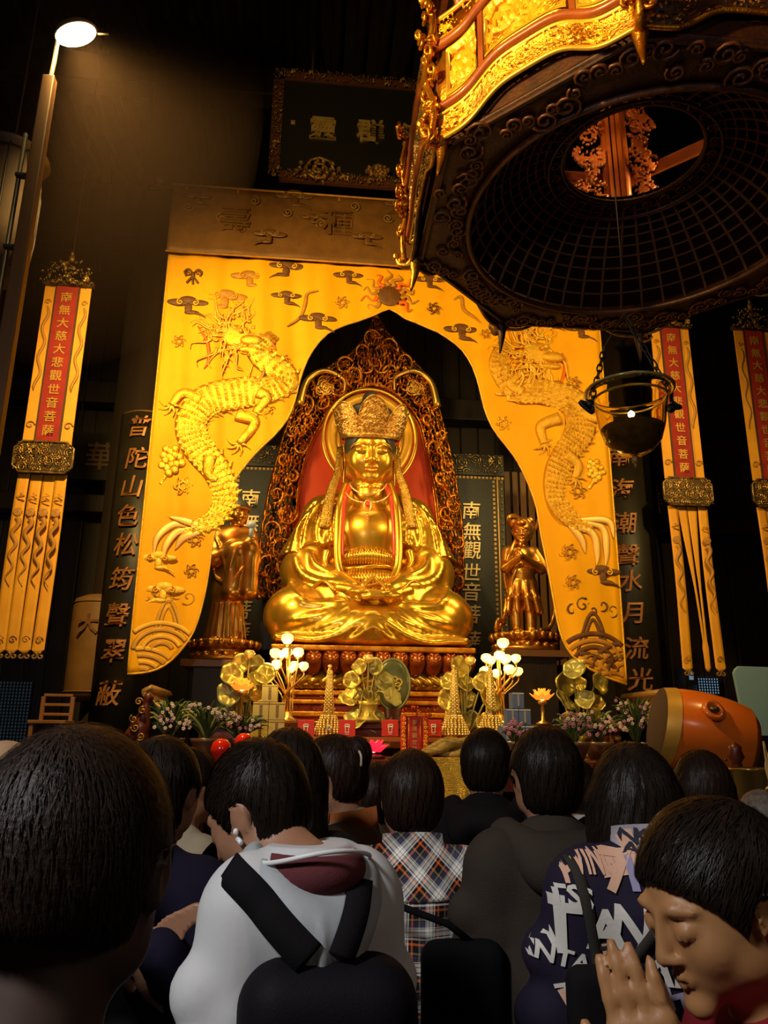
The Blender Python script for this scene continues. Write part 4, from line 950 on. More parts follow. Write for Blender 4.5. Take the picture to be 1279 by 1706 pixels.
for zz_ in (-.43, -.49, -.55): S.path([hcn+np.array([.212*sin(a), .055-.212*cos(a), zz_]) for a in np.linspace(-1.4, 1.4, 14)], .006, .012, 'sub')
S.build('head', gold, bud)
# red line of the lips
lp = MB(); lp.tube([T(x, -.494+abs(x)*abs(x)*1.8, -.257) for x in np.linspace(-.14, .14, 10)], .004).build('lips', redlac, bud)
# closed eyes and brow lines
for s in (-1, 1):
    MB().tube([T(s*x, -.474+((x-.2)**2)*2.6, -.027-.02*(1-((x-.2)/.11)**2)) for x in np.linspace(.10, .31, 10)], .0045).build('eyelid_line', mat('lash', (.03, .015, .005), .5), bud)
# hair
S = Sculpt(hcn-np.array([.5, .6, .3]), hcn+np.array([.5, .6, .85]), .016)
S.ball(T(0, .05, .11), (.535*hw, .54*hd_, .44*hh), .02, 'add', RH); S.ball(T(0, -.75, -.05), (.53*hw, .62*hd_, .33*hh), .05, 'sub', RH); S.ball(T(0, -.1, -.55), (.7*hw, .6*hd_, .42*hh), .05, 'sub', RH)
for x, y, z, r in ((-.28, .05, .62, .15), (.3, .1, .60, .14), (0, .12, .78, .2), (-.1, 0, .7, .14), (.12, .05, .72, .13)): S.ball(T(x, y, z), r*hw, .03)
S.cone(T(-.3, .1, .35), T(.3, .1, .35), .2, .2, .05)
S.build('hair', blue_hair, bud)
# crown: five carved petals
nphi, nz = 190, 56; phi = np.linspace(radians(-118), radians(118), nphi)[:, None]; u = np.linspace(0, 1, nz)[None, :]
def topc(f):
    f = np.degrees(f); t_ = np.zeros_like(f)
    for c0, hgt, wd in ((0, .60, 27), (48, .50, 26), (-48, .50, 26), (92, .42, 24), (-92, .42, 24)):
        t_ = np.maximum(t_, hgt*np.clip(1-np.abs((f-c0)/wd)**2.0, 0, 1)**.6)
    return .11+t_*.72
ht = topc(phi); Z = ht*u; rr = .372+.20*Z/.5*(1-.25*u)
G = np.stack([rr*np.sin(phi)*1.0, -rr*np.cos(phi)*1.05, Z], -1) @ RHn.T+T(0, .03, .185)
Nn = np.stack([np.sin(phi)+0*Z, -np.cos(phi)+0*Z, 0*Z], -1) @ RHn.T
h_ = np.maximum(scroll_h(phi*.5+0*Z, Z, .085, 8, .25), (u > .955)*1.+0*Z); h_ = np.maximum(h_, (Z < .05)*.8)
relief_obj('crown', mat('crown_filigree', (.85, .50, .13), .33, .85, (.50, .22, .04), 30, .5, 90), G, Nn, h_*.035, None, bud, solid=.012)
b = MB()
for c0 in (0, 47, -47, 90, -90):
    f = radians(c0); rr_ = .372+.19*.5
    b.ball(T(0, .03, .185)+RHn @ np.array([rr_*sin(f), -1.05*rr_*cos(f), .26]), .035); 
    for j in range(6): b.ball(T(0, .03, .185)+RHn @ np.array([(rr_+.01)*sin(f+.11*cos(j)), -1.05*(rr_+.01)*cos(f+.11*cos(j)), .26+.08*sin(j)]), .016)
b.build('crown_jewels', mat('jewel_gilt', (.95, .7, .3), .2, .8), bud)

# torso with bare chest
def sym(fn):
    for s in (-1, 1): fn(s)
cx0 = q(613, 880)[0]
zz = lambda py, dy=0: q(613, py, dy)[2]
S = Sculpt((-.6, -.75, .4), (.75, .5, 2.5), .02)
S.cone((cx0, .02, zz(990)), (cx0, .0, zz(900)), .50, .47, .1, sq=(1, 1.25, 1)); S.cone((cx0, 0, zz(900)), (cx0, .06, zz(845)), .47, .34, .15, sq=(1, 1.25, 1))
S.ball((cx0, -.25, zz(880, -.3)), (.36, .2, .30), .12)
S.cone((cx0, .0, zz(850)), (cx0, -.05, zz(815)), .26, .25, .08)
S.build('torso', gold, bud)
# belt and gathered skirt top
b = MB(); r0 = np.random.RandomState(3)
def ell(a, z, rx=.46, ry=.43, dy=0): return np.array([cx0+rx*sin(a), .0-ry*cos(a)+dy, z])
b.tube([ell(a, zz(945, -.4)+.02*sin(a*3)) for a in np.linspace(-1.4, 1.4, 24)], .032, 8).tube([ell(a, zz(948, -.4)-.03) for a in np.linspace(-1.4, 1.4, 24)], .022, 8).build('belt', gold_robe, bud)
for j in range(30):
    a = -1.2+j*2.4/29; z0_, z1_ = zz(918, -.4)+.05*cos(a*2), zz(940, -.4)
    MB().tube([ell(a+.02*sin(j*3), z0_, .45, .43), ell(a*.97, (z0_+z1_)/2, .475, .46), ell(a*.95, z1_, .45, .43)], np.array([.018, .03, .018]), 6).build('pleat', gold_robe, bud)
    MB().tube([ell(a*.95, zz(950, -.4), .46, .44), ell(a, zz(962, -.4), .49, .48), ell(a*1.02+.02, zz(976, -.4), .51, .52)], np.array([.022, .03, .02]), 6).build('pleat', gold_robe, bud)

# robe: shoulders, arms, sleeves, crossed legs
S = Sculpt((-1.5, -1.25, -.02), (1.6, .75, 2.35), .0215)
for s in (-1, 1):
    X = lambda px: cx0+(px-613)*.0079*s          # px given for the right-hand side
    sh = np.array([X(688), .05, zz(866)]); el = np.array([X(718), -.08, zz(955)]); nk = np.array([X(640), .05, zz(838)])
    S.cone(nk, sh, .20, .27, .12); S.cone(sh, el, .27, .29, .1, sq=(1, 1.1, 1))
    S.cone(el, (X(640), -.72, zz(988, -.7)), .27, .15, .12)
    S.cone(el+np.array([0, -.05, -.15]), (X(665), -.68, zz(1003, -.7)), .25, .14, .12)
    S.cone((X(700), -.1, zz(1000)), el, .28, .26, .15)
    S.cone((X(640), -.05, .45), (X(725), -.42, .40), .40, .36, .15)          # thigh
    S.ball((X(733), -.45, .36), (.37, .36, .35), .12)                        # knee
    S.cone((X(725), -.52, .34), (X(620), -.80, .24), .27, .20, .15)          # shin
S.cone((cx0, .15, .5), (cx0, .12, zz(880)), .55, .48, .15, sq=(1, 1.2, 1))
S.ball((cx0, -.35, .22), (1.15, .68, .26), .12)
S.box((cx0, -.35, .05), (2.35, 1.25, .10), .05, .1)
S.ball((cx0, -.55, zz(905)), (.30, .36, .80), .05, 'sub')      # open front
# folds
def F(pts, r, mode='add', k=.03, inset=0):
    for s in (-1, 1): S.fold([(cx0+(x-613)*.0079*s*(1 if y < 990 else .96), q(613, y, -.1 if y < 990 else -.7)[2]) for x, y in pts], r, k, mode, inset)
for pts, r in (([(735, 1058), (700, 1054), (665, 1042), (640, 1022)], .03), ([(725, 1074), (690, 1070), (655, 1056), (625, 1034)], .03), ([(700, 1083), (670, 1078), (640, 1066), (618, 1050)], .026),
               ([(745, 1040), (715, 1036), (685, 1027), (660, 1012)], .026), ([(730, 1008), (690, 1012), (655, 1008)], .032)):
    F(pts, r*1.15, 'add', .055)
for pts, r in (([(735, 940), (722, 968), (695, 984), (660, 988)], .03), ([(710, 930), (700, 955), (672, 972)], .026),
               ([(745, 975), (735, 995), (720, 1005)], .024)):
    F(pts, r*1.1, 'add', .055)
S.build('robe', gold_robe, bud, smooth_it=5)
# hem of the robe with red lining showing, in scalloped folds over the seat
b = MB(); b2 = MB()
for s in (-1, 1):
    pts = [(613, 1066), (640, 1073), (665, 1070), (690, 1078), (720, 1079), (745, 1085)]
    g = bez([q(613+s*(x-613), y, -.95+abs(x-613)*.0022) for x, y in pts], 20); g[:, 2] = np.maximum(g[:, 2], .03); b.tube(g, .022, 8, flat=.7)
    g = bez([q(613+s*(x-613), y+9, -.97+abs(x-613)*.0020) for x, y in ((613, 1066), (628, 1074), (650, 1068), (680, 1074))], 20); g[:, 2] = np.maximum(g[:, 2], .025); b2.tube(g, .02, 8, flat=.7)
b.build('hem', gold_robe, bud); b2.build('hem_lining', redlac, bud)
# shawl over the shoulders: an outer layer with a scalloped edge
S = Sculpt((-1.4, -.7, .95), (1.5, .65, 2.4), .0215)
for s in (-1, 1):
    X = lambda px: cx0+(px-613)*.0079*s
    sh = np.array([X(686), .05, zz(864)]); el = np.array([X(722), -.06, zz(950)]); nk = np.array([X(636), .06, zz(832)])
    S.cone(nk, sh, .21, .30, .12); S.cone(sh, el, .30, .35, .1, sq=(1, 1.1, 1)); S.cone((X(655), -.02, zz(860)), (X(668), -.24, zz(920)), .22, .2, .1)
S.cone((cx0, .2, zz(830)), (cx0, .2, zz(940)), .35, .5, .12)
S.ball((cx0, -.55, zz(905)), (.325, .55, .95), .04, 'sub'); S.ball((cx0, -.3, zz(805)), (.27, .5, .25), .05, 'sub')
F2 = lambda pts, r, mode='add', inset=0: [S.fold([(cx0+(x-613)*.0079*s, zz(y)) for x, y in pts], r, .025, mode, inset) for s in (-1, 1)]
for pts in ([(660, 835), (672, 870), (672, 905), (668, 925)], [(675, 835), (692, 870), (697, 900), (690, 925)], [(690, 840), (712, 870), (720, 900), (722, 930)], [(700, 848), (728, 880), (738, 915), (742, 940)]):
    F2(pts, .026); F2([(x+6, y) for x, y in pts], .022, 'sub', -.008)
for s in (-1, 1):      # scalloped lower edge
    X = lambda px: cx0+(px-613)*.0079*s
    for px, py, r in ((668, 942, .2), (705, 945, .2), (745, 965, .24)): S.ball((X(px), -.3, zz(py)), (r, 1.2, r*1.1), .02, 'sub')
S.box((cx0, 0, zz(990)), (3.4, 3, .62), .01, .03, 'sub')
F2([(745, 936), (730, 946), (716, 932), (702, 922), (688, 916), (674, 924), (662, 914)], .02)
S.build('shawl', gold_robe, bud, smooth_it=4)
# red lining bands beside the chest and under the shawl
for s in (-1, 1):
    g = bez([q(613+s*30, 808, -.25), q(613+s*40, 840, -.42), q(613+s*44, 890, -.5), q(613+s*45, 930, -.52)], 20); MB().tube(g, .035, 8, flat=.5).build('lining', redlac, bud)
    g = bez([q(613+s*36, 802, -.2), q(613+s*47, 840, -.42), q(613+s*51, 890, -.52), q(613+s*50, 940, -.56), q(613+s*40, 968, -.62)], 24); MB().tube(g, np.linspace(.04, .055, len(g)), 8, flat=.6).build('lapel', gold_robe, bud)
    # long patterned veil falling from the crown to the shoulders
    g = bez([q(613+s*47, 745, -.1), q(613+s*50, 785, -.2), q(613+s*60, 815, -.26), q(613+s*68, 850, -.30), q(613+s*72, 880, -.30)], 26)
    vo = MB().tube(g, np.linspace(.04, .085, len(g)), 10, flat=.3).build('veil', mat('veil_gilding', (.62, .36, .06), .38, .8, (.45, .24, .03), 20, .8, 60, vor=True), bud)
    # hanging curl lock and sleeve lining
    g = bez([q(613+s*68, 918, -.42), q(613+s*72, 935, -.46), q(613+s*66, 948, -.5)], 10); MB().tube(g, np.linspace(.06, .02, len(g)), 8).build('drape_end', gold_robe, bud)
    g = bez([q(613+s*118, 935, -.25), q(613+s*128, 960, -.2), q(613+s*122, 990, -.25), q(613+s*90, 1003, -.5)], 16); MB().tube(g, .02, 6).build('sleeve_hem', gold, bud)
    g = bez([q(613+s*108, 915, -.3), q(613+s*128, 930, -.28), q(613+s*134, 950, -.2)], 12); MB().tube(g, .018, 6).build('lining', redlac, bud)
    g = bez([q(613+s*55, 985, -.85), q(613+s*75, 968, -.7), q(613+s*95, 985, -.62), q(613+s*80, 1004, -.7)], 14); MB().tube(g, .022, 6).build('sleeve_hem', gold, bud)
# folded hands in the lap: palms up, fingers overlapping, thumbs meeting
S = Sculpt((-.6, -1.35, .35), (.75, -.4, 1.05), .0125)
hz = q(618, 993, -.9)[2]; hx = cx0+.03
for s in (-1, 1):
    wr = np.array([hx+s*.42, -.72, hz+.10]); pc_ = np.array([hx+s*.17, -.88, hz+.02-.02*s])
    S.cone(wr, pc_, .085, .08, .03); S.ball(pc_, (.16, .11, .05), .03)
    for j in range(4):
        a = pc_+np.array([-s*.08, .07-.055*j, .0]); bq = a+np.array([-s*.15, -.01, -.012]); e = bq+np.array([-s*(.12+.02*sin(j*1.5)), .015, .02-.03*(s > 0)]); S.cone(a, bq, .034, .030, .012); S.cone(bq, e, .030, .022, .01)
    a = pc_+np.array([0, .02, .04]); bq = a+np.array([-s*.06, -.04, .10]); e = np.array([hx+s*.02, a[1]-.05, a[2]+.16]); S.cone(a, bq, .04, .032, .015); S.cone(bq, e, .032, .022, .01)
S.build('hands', gold, bud)
# knotted sash ends over the lap
for s in (-1, 1):
    g = bez([q(617, 975, -.72), q(617+s*8, 985, -.84), q(617+s*16-6, 998, -.95)], 10); MB().tube(g, np.linspace(.03, .05, len(g)), 8, flat=.4).build('sash', gold_robe, bud)
g = bez([q(575, 972, -.62), q(600, 978, -.75), q(640, 972, -.75), q(660, 975, -.62)], 16); MB().tube(g, .025, 6).build('sash', gold_robe, bud)
# necklace and pendant
def arcn(y0, y1, w_, dy, r, m): 
    pts = [q(613+w_*sin(a), y0+(y1-y0)*cos(a), dy+.18*(1-cos(a))) for a in np.linspace(-1.35, 1.35, 22)]; MB().tube(pts, r, 6).build('necklace', m, bud)
pale = mat('pale_gilt', (.95, .66, .28), .3, .7)
arcn(800, 823, 32, -.47, .010, pale); arcn(815, 838, 38, -.50, .009, pale)
for k in range(7): c = q(597+k*5.2, 838.5-abs(k-3)*.8, -.505); MB().ball(c, .014).build('bead', pale, bud)
c = q(612, 843, -.52); MB().tube([c+np.array([.045*cos(a), 0, .075*sin(a)]) for a in np.linspace(0, 2*pi, 16, endpoint=False)], .009, 6, close=True).build('pendant', pale, bud)
MB().ball(c+np.array([0, -.01, .02]), (.03, .02, .04)).build('ruby', mat('ruby', (.65, .04, .05), .15), bud)
for k in range(4): MB().ball(c+np.array([0, -.005, -.10-.035*k]), .013-.002*k).build('bead', pale, bud)
# halo ring behind the head
hc_ = q(616, 728, .42); a = np.linspace(0, 2*pi, 60, endpoint=False)
for r, w_ in ((.56, .075), (.68, .03), (.46, .03)): MB().tube(np.stack([hc_[0]+r*np.cos(a), np.full(60, hc_[1]), hc_[2]+r*1.12*np.sin(a)], 1), w_, 8, close=True, flat=.4).build('halo_ring', gold_bright if w_ > .05 else gold, bud)

# ================================================================== AUREOLE
AY = .75
outer = [(430, 1000), (428, 955), (433, 905), (440, 860), (450, 810), (462, 765), (474, 722), (490, 680), (512, 644), (545, 616), (580, 595), (602, 572), (615, 550), (625, 527),
         (640, 550), (655, 572), (680, 598), (706, 625), (722, 660), (736, 705), (748, 755), (758, 805), (766, 860), (770, 905), (770, 955), (764, 1000)]
inner = [(492, 1000), (490, 955), (492, 905), (495, 860), (500, 810), (510, 768), (522, 735), (534, 712), (548, 692), (565, 675), (585, 662), (600, 654), (612, 650), (620, 648),
         (628, 650), (640, 654), (655, 662), (672, 676), (686, 692), (698, 712), (706, 745), (714, 780), (722, 822), (728, 870), (732, 930), (732, 1000)]
aur = thing('carved_aureole', 'pointed openwork aureole of carved gilt dragons behind the seated statue', 'aureole', tuple(BO))
O = bez([q(x, y, AY) for x, y in outer], 420); I_ = bez([q(x, y, AY) for x, y in inner], 420)
nu = 44; u = np.linspace(0, 1, nu)[None, :, None]; G = I_[:, None]*(1-u)+O[:, None]*u
G[..., 1] -= .18*np.sin(u[..., 0]*pi)+0*G[..., 1]
X, Z = G[..., 0], G[..., 2]; h_ = scroll_h(X, Z, .19, 15, .26); edge = (u[..., 0] < .05)|(u[..., 0] > .95); h2 = np.maximum(h_, edge*.9)
vcell = scroll_h(X, Z, .07, 25, .5)
relief_obj('openwork_band', mat('aureole_gilding', (.70, .27, .02), .28, .85, (.45, .11, .01), 5, .3, 50), G, (0, -1, 0), h2*.10+vcell*.03, (h2 > .22)|(vcell > .55), aur, solid=.012)
# red lacquer inner panel
pn = MB(); n = len(I_); cen = np.array([(I_[:, 0].min()+I_[:, 0].max())/2, I_[0, 1], 0])
left, right = I_[:n//2], I_[n//2:][::-1]; m = min(len(left), len(right)); Gp = np.stack([left[:m], right[:m]], 0); Gp[..., 1] += .03; pn.grid(Gp).build('red_panel', mat('vermilion_panel', (.85, .085, .01), .5), aur)
for ed, nm in ((O, 'rim'), (I_, 'rim')): MB().tube(ed[::4]+np.array([0, -.03, 0]), .022, 6).build(nm, mat('aureole_gilding', (0, 0, 0)), aur)
# writhing dragons and clouds on the band
r0 = np.random.RandomState(9); N_ = len(O)
for k, f in enumerate(np.linspace(.02, .98, 40)):
    i = int(f*(N_-1)); t_ = O[min(i+8, N_-1)]-O[max(i-8, 0)]; t_ /= np.linalg.norm(t_); s_ = np.array([-t_[2], 0, t_[0]]); w_ = np.linalg.norm(O[i]-I_[i]); sg = 1 if k % 2 else -1
    c = (O[i]*(.5+.2*sg)+I_[i]*(.5-.2*sg)); rad = min(.16, w_*.3)*r0.uniform(.6, 1.15)
    sp = spiral2(0, 0, rad, 1.5, r0.rand()*6, sg, 22); g = np.stack([c[0]+sp[:, 0], c[1]-.20-.04*np.sin(np.linspace(0, 6, 22)), c[2]+sp[:, 1]*1.15], 1)
    b = MB().tube(g, np.linspace(.026, .009, 22), 7)
    for j in range(5): jj = 3+j*4; a0_ = r0.rand()*6; b.ball(g[jj]+np.array([.03*cos(a0_), -.02, .03*sin(a0_)]), r0.uniform(.012, .024), 6, 4)
    b.build('dragon_scroll', gold_carve, aur)
# two bright curled phoenix sprays at the shoulders of the arch
for (x, y, s) in ((540, 640, 1), (690, 640, -1)):
    c = q(x, y, AY-.25); b = MB()
    g = bez([c+np.array([-s*.35, 0, -.35]), c+np.array([-s*.25, 0, .05]), c+np.array([0, 0, .22]), c+np.array([s*.28, 0, .1]), c+np.array([s*.3, 0, -.12])], 26); b.tube(g, np.linspace(.06, .02, len(g)), 8)
    for j in range(7): b.tube(plane_pts(spiral2(c[0]+.05*cos(j*2), c[2]+.05*sin(j*2)-.08, .10, 1.4, j), c[1]-.02), .013, 5)
    b.build('phoenix_spray', mat('bright_carving', (.9, .5, .08), .3, .8), aur)

# ================================================================== LOTUS THRONE
th = thing('lotus_throne', 'carved red and gilt lotus throne carrying the seated statue', 'throne', (BX, BY, 0))
tz = BZ; hw0 = (P(782, 1085, 9.5)[0]-P(440, 1085, 9.5)[0])/2*.97
boxo('seat_slab', (.02, -.15, tz-.07), (hw0*2, 1.75, .07), gold_carve, th, .02)
zt_ = tz-.105; z1 = P(613, 1122, 9.35)[2]; z2 = P(613, 1150, 9.35)[2]; z3 = 1.75
boxo('lotus_core', (.02, -.05, (zt_+z1)/2), (hw0*2-.35, 1.4, zt_-z1), mat('throne_red', (.30, .05, .012), .45, .3), th, .02)
petm = mat('lotus_petal_red_gilt', (.42, .10, .015), .28, .6, (.30, .05, .01), 5, .1)
npet = 12
def petal_mesh(w_, h):
    us = np.linspace(-1, 1, 9); vs = np.linspace(0, 1, 8); G = np.zeros((9, 8, 3))
    for i, u_ in enumerate(us):
        for j, v in enumerate(vs):
            wd = w_*.5*(.75+.25*sin(pi*v))*(1-.25*v*v)*(1 if v < .7 else sqrt(max(0, 1-((v-.7)/.32)**2)))
            G[i, j] = (u_*wd, -.10*sin(pi*min(v*1.1, 1))*(1-.5*u_*u_)-.03*(1-u_*u_)-.12*(1-v), -v*h)
    return G
G = petal_mesh(hw0*2/npet*1.12, zt_-z1+.03); pm = MB().grid(G).tube([G[i, 7-abs(i-4)*0]+np.array([0, -.01, .01]) for i in range(9)], .012, 5)
for s in (-1, 1): pm.tube(plane_pts(spiral2(s*.05, -.06, .045, 1.3, pi/2, s), -.17), .016, 6)
p0_ = None
for k in range(npet):
    x = -hw0+hw0*2*(k+.5)/npet+.02
    if p0_ is None: p0_ = pm.build('lotus_petal', petm, th, solid=.015); o = p0_
    else: o = p0_.copy(); COL.objects.link(o); o.parent = th
    o.location = (x, -.80-.08*cos(x/hw0*1.3), zt_)
hw1 = hw0*.83
boxo('acanthus_core', (0, -.05, (z1+z2)/2), (hw1*2, 1.45, z1-z2), gold_robe, th, .06)
for k in range(15):
    x = -hw1+hw1*2*(k+.5)/15; sg = 1 if x > 0 else -1
    g = bez([(x-sg*.11, -.80, z1-.01), (x, -.84, z1-.08), (x+sg*.05, -.84, (z1+z2)/2-.02), (x+sg*.0, -.80, z2+.02)], 12); MB().tube(g, np.linspace(.06, .02, len(g)), 8, flat=.8).build('acanthus_leaf', gold_robe, th)
hh_ = z2-z3; ys = [0, .16, .28, .42, .62, .78, .9, 1.]
for k in range(7):
    za, zb_ = z2-hh_*ys[k], z2-hh_*ys[k+1]; ex = [.02, -.05, .03, -.06, .06, .0, .12][k]
    boxo('plinth_step', (0, -.05+(0), (za+zb_)/2), ((hw1+ex)*2, 1.45+ex*2, za-zb_), (gold_carve if k % 2 == 0 else mat('throne_red', (0, 0, 0))), th, .015)
rect_relief('plinth_frieze', gold_carve, -hw1+.04, hw1-.04, z2-hh_*.61, z2-hh_*.43, -.735, .014, .05, .16, 91, .3, parent=th)
rect_relief('plinth_frieze', gold_carve, -hw1, hw1, z2-hh_*.27, z2-hh_*.17, -.735, .014, .04, .11, 92, .3, parent=th)

# ================================================================== ATTENDANT FIGURES
gold_att = mat('attendant_gilding', (.76, .38, .06), .3, .85, (.45, .16, .02), 3, .1, 30)
def pedestal(t, R, H):
    def wob(a, v): return 1+.03*abs(sin(a*9))*(.3 < v < .95)
    MB().lathe([(R*.95, 0), (R*1.0, .04), (R*.9, .07), (R*.72, H*.45), (R*.78, H*.55), (R*1.0, H*.8), (R*.98, H*.93), (R*.8, H)], 40, wob=wob).build('pedestal', gold_att, t)
    for k in range(20): a = 2*pi*k/20; MB().ball((R*.98*cos(a), R*.98*sin(a), H*.78), (.045, .045, .05)).build('petal', gold_att, t)
    for k in range(20): a = 2*pi*(k+.5)/20; MB().ball((R*.9*cos(a), R*.9*sin(a), .07), (.05, .05, .04)).build('petal', gold_att, t)
AYD = 9.75
def aq(px, py, o): return P(px, py, AYD)-o
# left: robed figure, hands joined in wide sleeves, looking toward the statue
o_ = P(372, 1104, AYD); left = thing('attendant_statue', 'gilded robed attendant figure with joined sleeves, half hidden by the left curtain', 'statue', tuple(o_))
pedestal(left, .42, .26)
ft = aq(375, 1072, o_)[2]; hz_ = aq(398, 858, o_)
S = Sculpt((-.6, -.6, ft-.05), (.7, .6, hz_[2]+.35), .0135)
Z_ = lambda py: aq(385, py, o_)[2]
S.cone((-.02, 0, ft+.02), (0, 0, Z_(985)), .24, .19, .08, sq=(1, 1.15, 1)); S.cone((0, 0, Z_(985)), (.02, 0, Z_(905)), .2, .22, .08, sq=(1, 1.15, 1)); S.cone((-.16, 0, Z_(895)), (.2, -.02, Z_(893)), .13, .12, .08)
for s in (-1, 1):
    shd = np.array([.02+s*.2, 0, Z_(897)]); e = np.array([.04+s*.24, -.12, Z_(935)]); hnd = np.array([.26, -.26, Z_(912)])
    S.cone(shd, e, .10, .11, .05); S.cone(e, hnd, .10, .08, .05); S.cone(hnd*.6+e*.4, (.16+s*.10, -.2, Z_(988)), .10, .12, .06)
S.cone((.04, 0, Z_(892)), (hz_[0], -.03, Z_(872)), .07, .065, .03)
for j in range(9):
    a = -1.3+j*.33; S.path([(.26*sin(a), -.24*cos(a)*.85, ft+.05), (.2*sin(a), -.18*cos(a), Z_(1010))], .014, .02)
for s in (-1, 1): S.fold([(s*.18, Z_(900)), (s*.08, Z_(930)), (s*.02, Z_(960))], .02); S.fold([(s*.2, Z_(950)), (s*.12, Z_(970)), (.1, Z_(985))], .018)
S.cone((-.1, -.15, ft), (-.12, -.22, ft), .06, .05, .02); S.cone((.1, -.15, ft), (.13, -.22, ft), .06, .05, .02)
S.build('robe', gold_att, left)
Rz = Matrix.Rotation(radians(28), 3, 'Z') @ Matrix.Rotation(radians(10), 3, 'X')
S = Sculpt((hz_[0]-.22, -.3, hz_[2]-.25), (hz_[0]+.22, .25, hz_[2]+.25), .008)
T2 = add_head(S, (hz_[0], -.04, hz_[2]), .235, .32, .27, Rz); add_ears(S, T2, .235, .32, .27, Rz)
S.cone(T2(0, .05, -.3), T2(0, .1, -.6), .07, .07, .03); S.build('head', gold_att, left)
b = MB().ball(T2(0, .06, .22), (.14, .15, .12), 16, 10).ball(T2(-.1, .1, .52), (.07, .07, .07), 12, 8); b.build('hair', blue_hair, left)
MB().tube([T2(.56*sin(a), .06-.56*cos(a), .22) for a in np.linspace(0, 2*pi, 24, endpoint=False)], .022, 8, close=True).build('headband', gold_att, left)
MB().ball((.27, -.34, Z_(885)), (.06, .05, .05)).tube([(.27, -.32, Z_(905)), (.27, -.34, Z_(888))], .03).build('offering', mat('pale_offering', (.5, .6, .7), .3), left)
# right: child attendant with clasped hands and flying ribbons
o_ = P(874, 1088, AYD); rt_ = thing('attendant_statue', 'gilded child attendant with clasped hands and looping ribbons beside the right curtain', 'statue', tuple(o_))
pedestal(rt_, .42, .24)
hz_ = aq(869, 888, o_); ft = aq(874, 1058, o_)[2]; Z_ = lambda py: aq(874, py, o_)[2]
S = Sculpt((-.6, -.6, ft-.05), (.6, .5, hz_[2]), .0135)
for s in (-1, 1):
    S.cone((s*.09, -.02, ft+.04), (s*.10, 0, Z_(1010)), .065, .09, .03); S.cone((s*.10, 0, Z_(1010)), (s*.08, 0, Z_(975)), .09, .12, .04); S.cone((s*.09, -.0, ft+.03), (s*.12, -.14, ft+.01), .055, .045, .03)
    shd = np.array([s*.17, 0, Z_(922)]); e = np.array([s*.23, -.1, Z_(950)]); hnd = np.array([-.10, -.30, Z_(935)])
    S.cone(shd, e, .08, .07, .03); S.cone(e, hnd, .065, .045, .03)
    for j in range(4): S.cone(hnd, hnd+np.array([-.01+.01*s, -.02+.012*j, .09]), .02, .014, .01)
S.cone((0, 0, Z_(985)), (0, 0, Z_(930)), .16, .15, .06); S.cone((-.12, 0, Z_(922)), (.12, 0, Z_(922)), .09, .09, .05); S.ball((0, -.07, Z_(955)), (.14, .12, .12), .05)
for j in range(10): a = j*2*pi/10; S.path([(.14*sin(a), -.14*cos(a), Z_(975)), (.2*sin(a), -.2*cos(a), Z_(1000)), (.23*sin(a+.1), -.2*cos(a+.1), Z_(1020))], .035, .03)
S.cone((0, 0, Z_(915)), (hz_[0], -.02, Z_(903)), .06, .06, .03)
S.build('body', gold_att, rt_)
Rz = Matrix.Rotation(radians(-25), 3, 'Z') @ Matrix.Rotation(radians(12), 3, 'X')
S = Sculpt((hz_[0]-.22, -.32, hz_[2]-.24), (hz_[0]+.22, .22, hz_[2]+.26), .008)
T2 = add_head(S, (hz_[0], -.05, hz_[2]), .25, .30, .27, Rz); add_ears(S, T2, .25, .30, .27, Rz); S.cone(T2(0, .05, -.3), T2(0, .1, -.6), .06, .06, .03)
S.ball(T2(0, .12, .16), (.14, .14, .15), .02, 'add', Rz)
for s in (-1, 1): S.ball(T2(s*.42, .1, .48), .05, .02)
S.ball(T2(0, -.42, .38), (.06, .04, .04), .02)
S.build('head', gold_att, rt_)
rib = [[(858, 900), (845, 925), (838, 960), (848, 1000), (835, 1040), (822, 1052), (826, 1035), (840, 1040)], [(890, 915), (905, 950), (918, 990), (925, 1020), (915, 1045), (895, 1052)], [(850, 880), (842, 868), (855, 862), (870, 865)], [(890, 885), (896, 860), (908, 850), (905, 872), (893, 880)], [(880, 935), (860, 945), (850, 975), (856, 1010)]]
for r_ in rib:
    g = bez([aq(x, y, o_)+np.array([0, -.06-.10*sin(i*1.4), 0]) for i, (x, y) in enumerate(r_)], 30); MB().tube(g, .028, 6, flat=.5).build('ribbon', gold_att, rt_)

# ================================================================== ALTAR TABLES
def pz(px, py, Y): return P(px, py, Y)
wine = mat('dark_red_table_lacquer', (.12, .022, .008), .35, .1, (.08, .014, .006), 4, .1)
def table(label, x0, x1, y0, y1, z, m, apron=.18):
    t = thing('altar_table', label, 'table', ((x0+x1)/2, (y0+y1)/2, 0)); W, D = x1-x0, y1-y0
    boxo('tabletop', (0, 0, z-.03), (W, D, .06), m, t, .008)
    boxo('apron', (0, -D/2+.05, z-.06-apron/2), (W-.1, .04, apron), m, t); boxo('apron', (0, D/2-.05, z-.06-apron/2), (W-.1, .04, apron), m, t)
    rect_relief('apron_carving', gold_old, -W/2+.15, W/2-.15, z-.06-apron+.02, z-.08, -D/2+.02, .02, .03, .15, 5, .4, parent=t)
    for sx in (-1, 1):
        for sy in (-1, 1): boxo('leg', (sx*(W/2-.1), sy*(D/2-.08), (z-.06)/2), (.1, .1, z-.06), m, t)
    return t
zB, zF = 1.75, 1.44
tb = table('long dark red altar table with upturned scroll ends below the throne', P(312, 1200, 8.1)[0], P(1040, 1200, 8.1)[0], 7.85, 9.0, zB, wine)
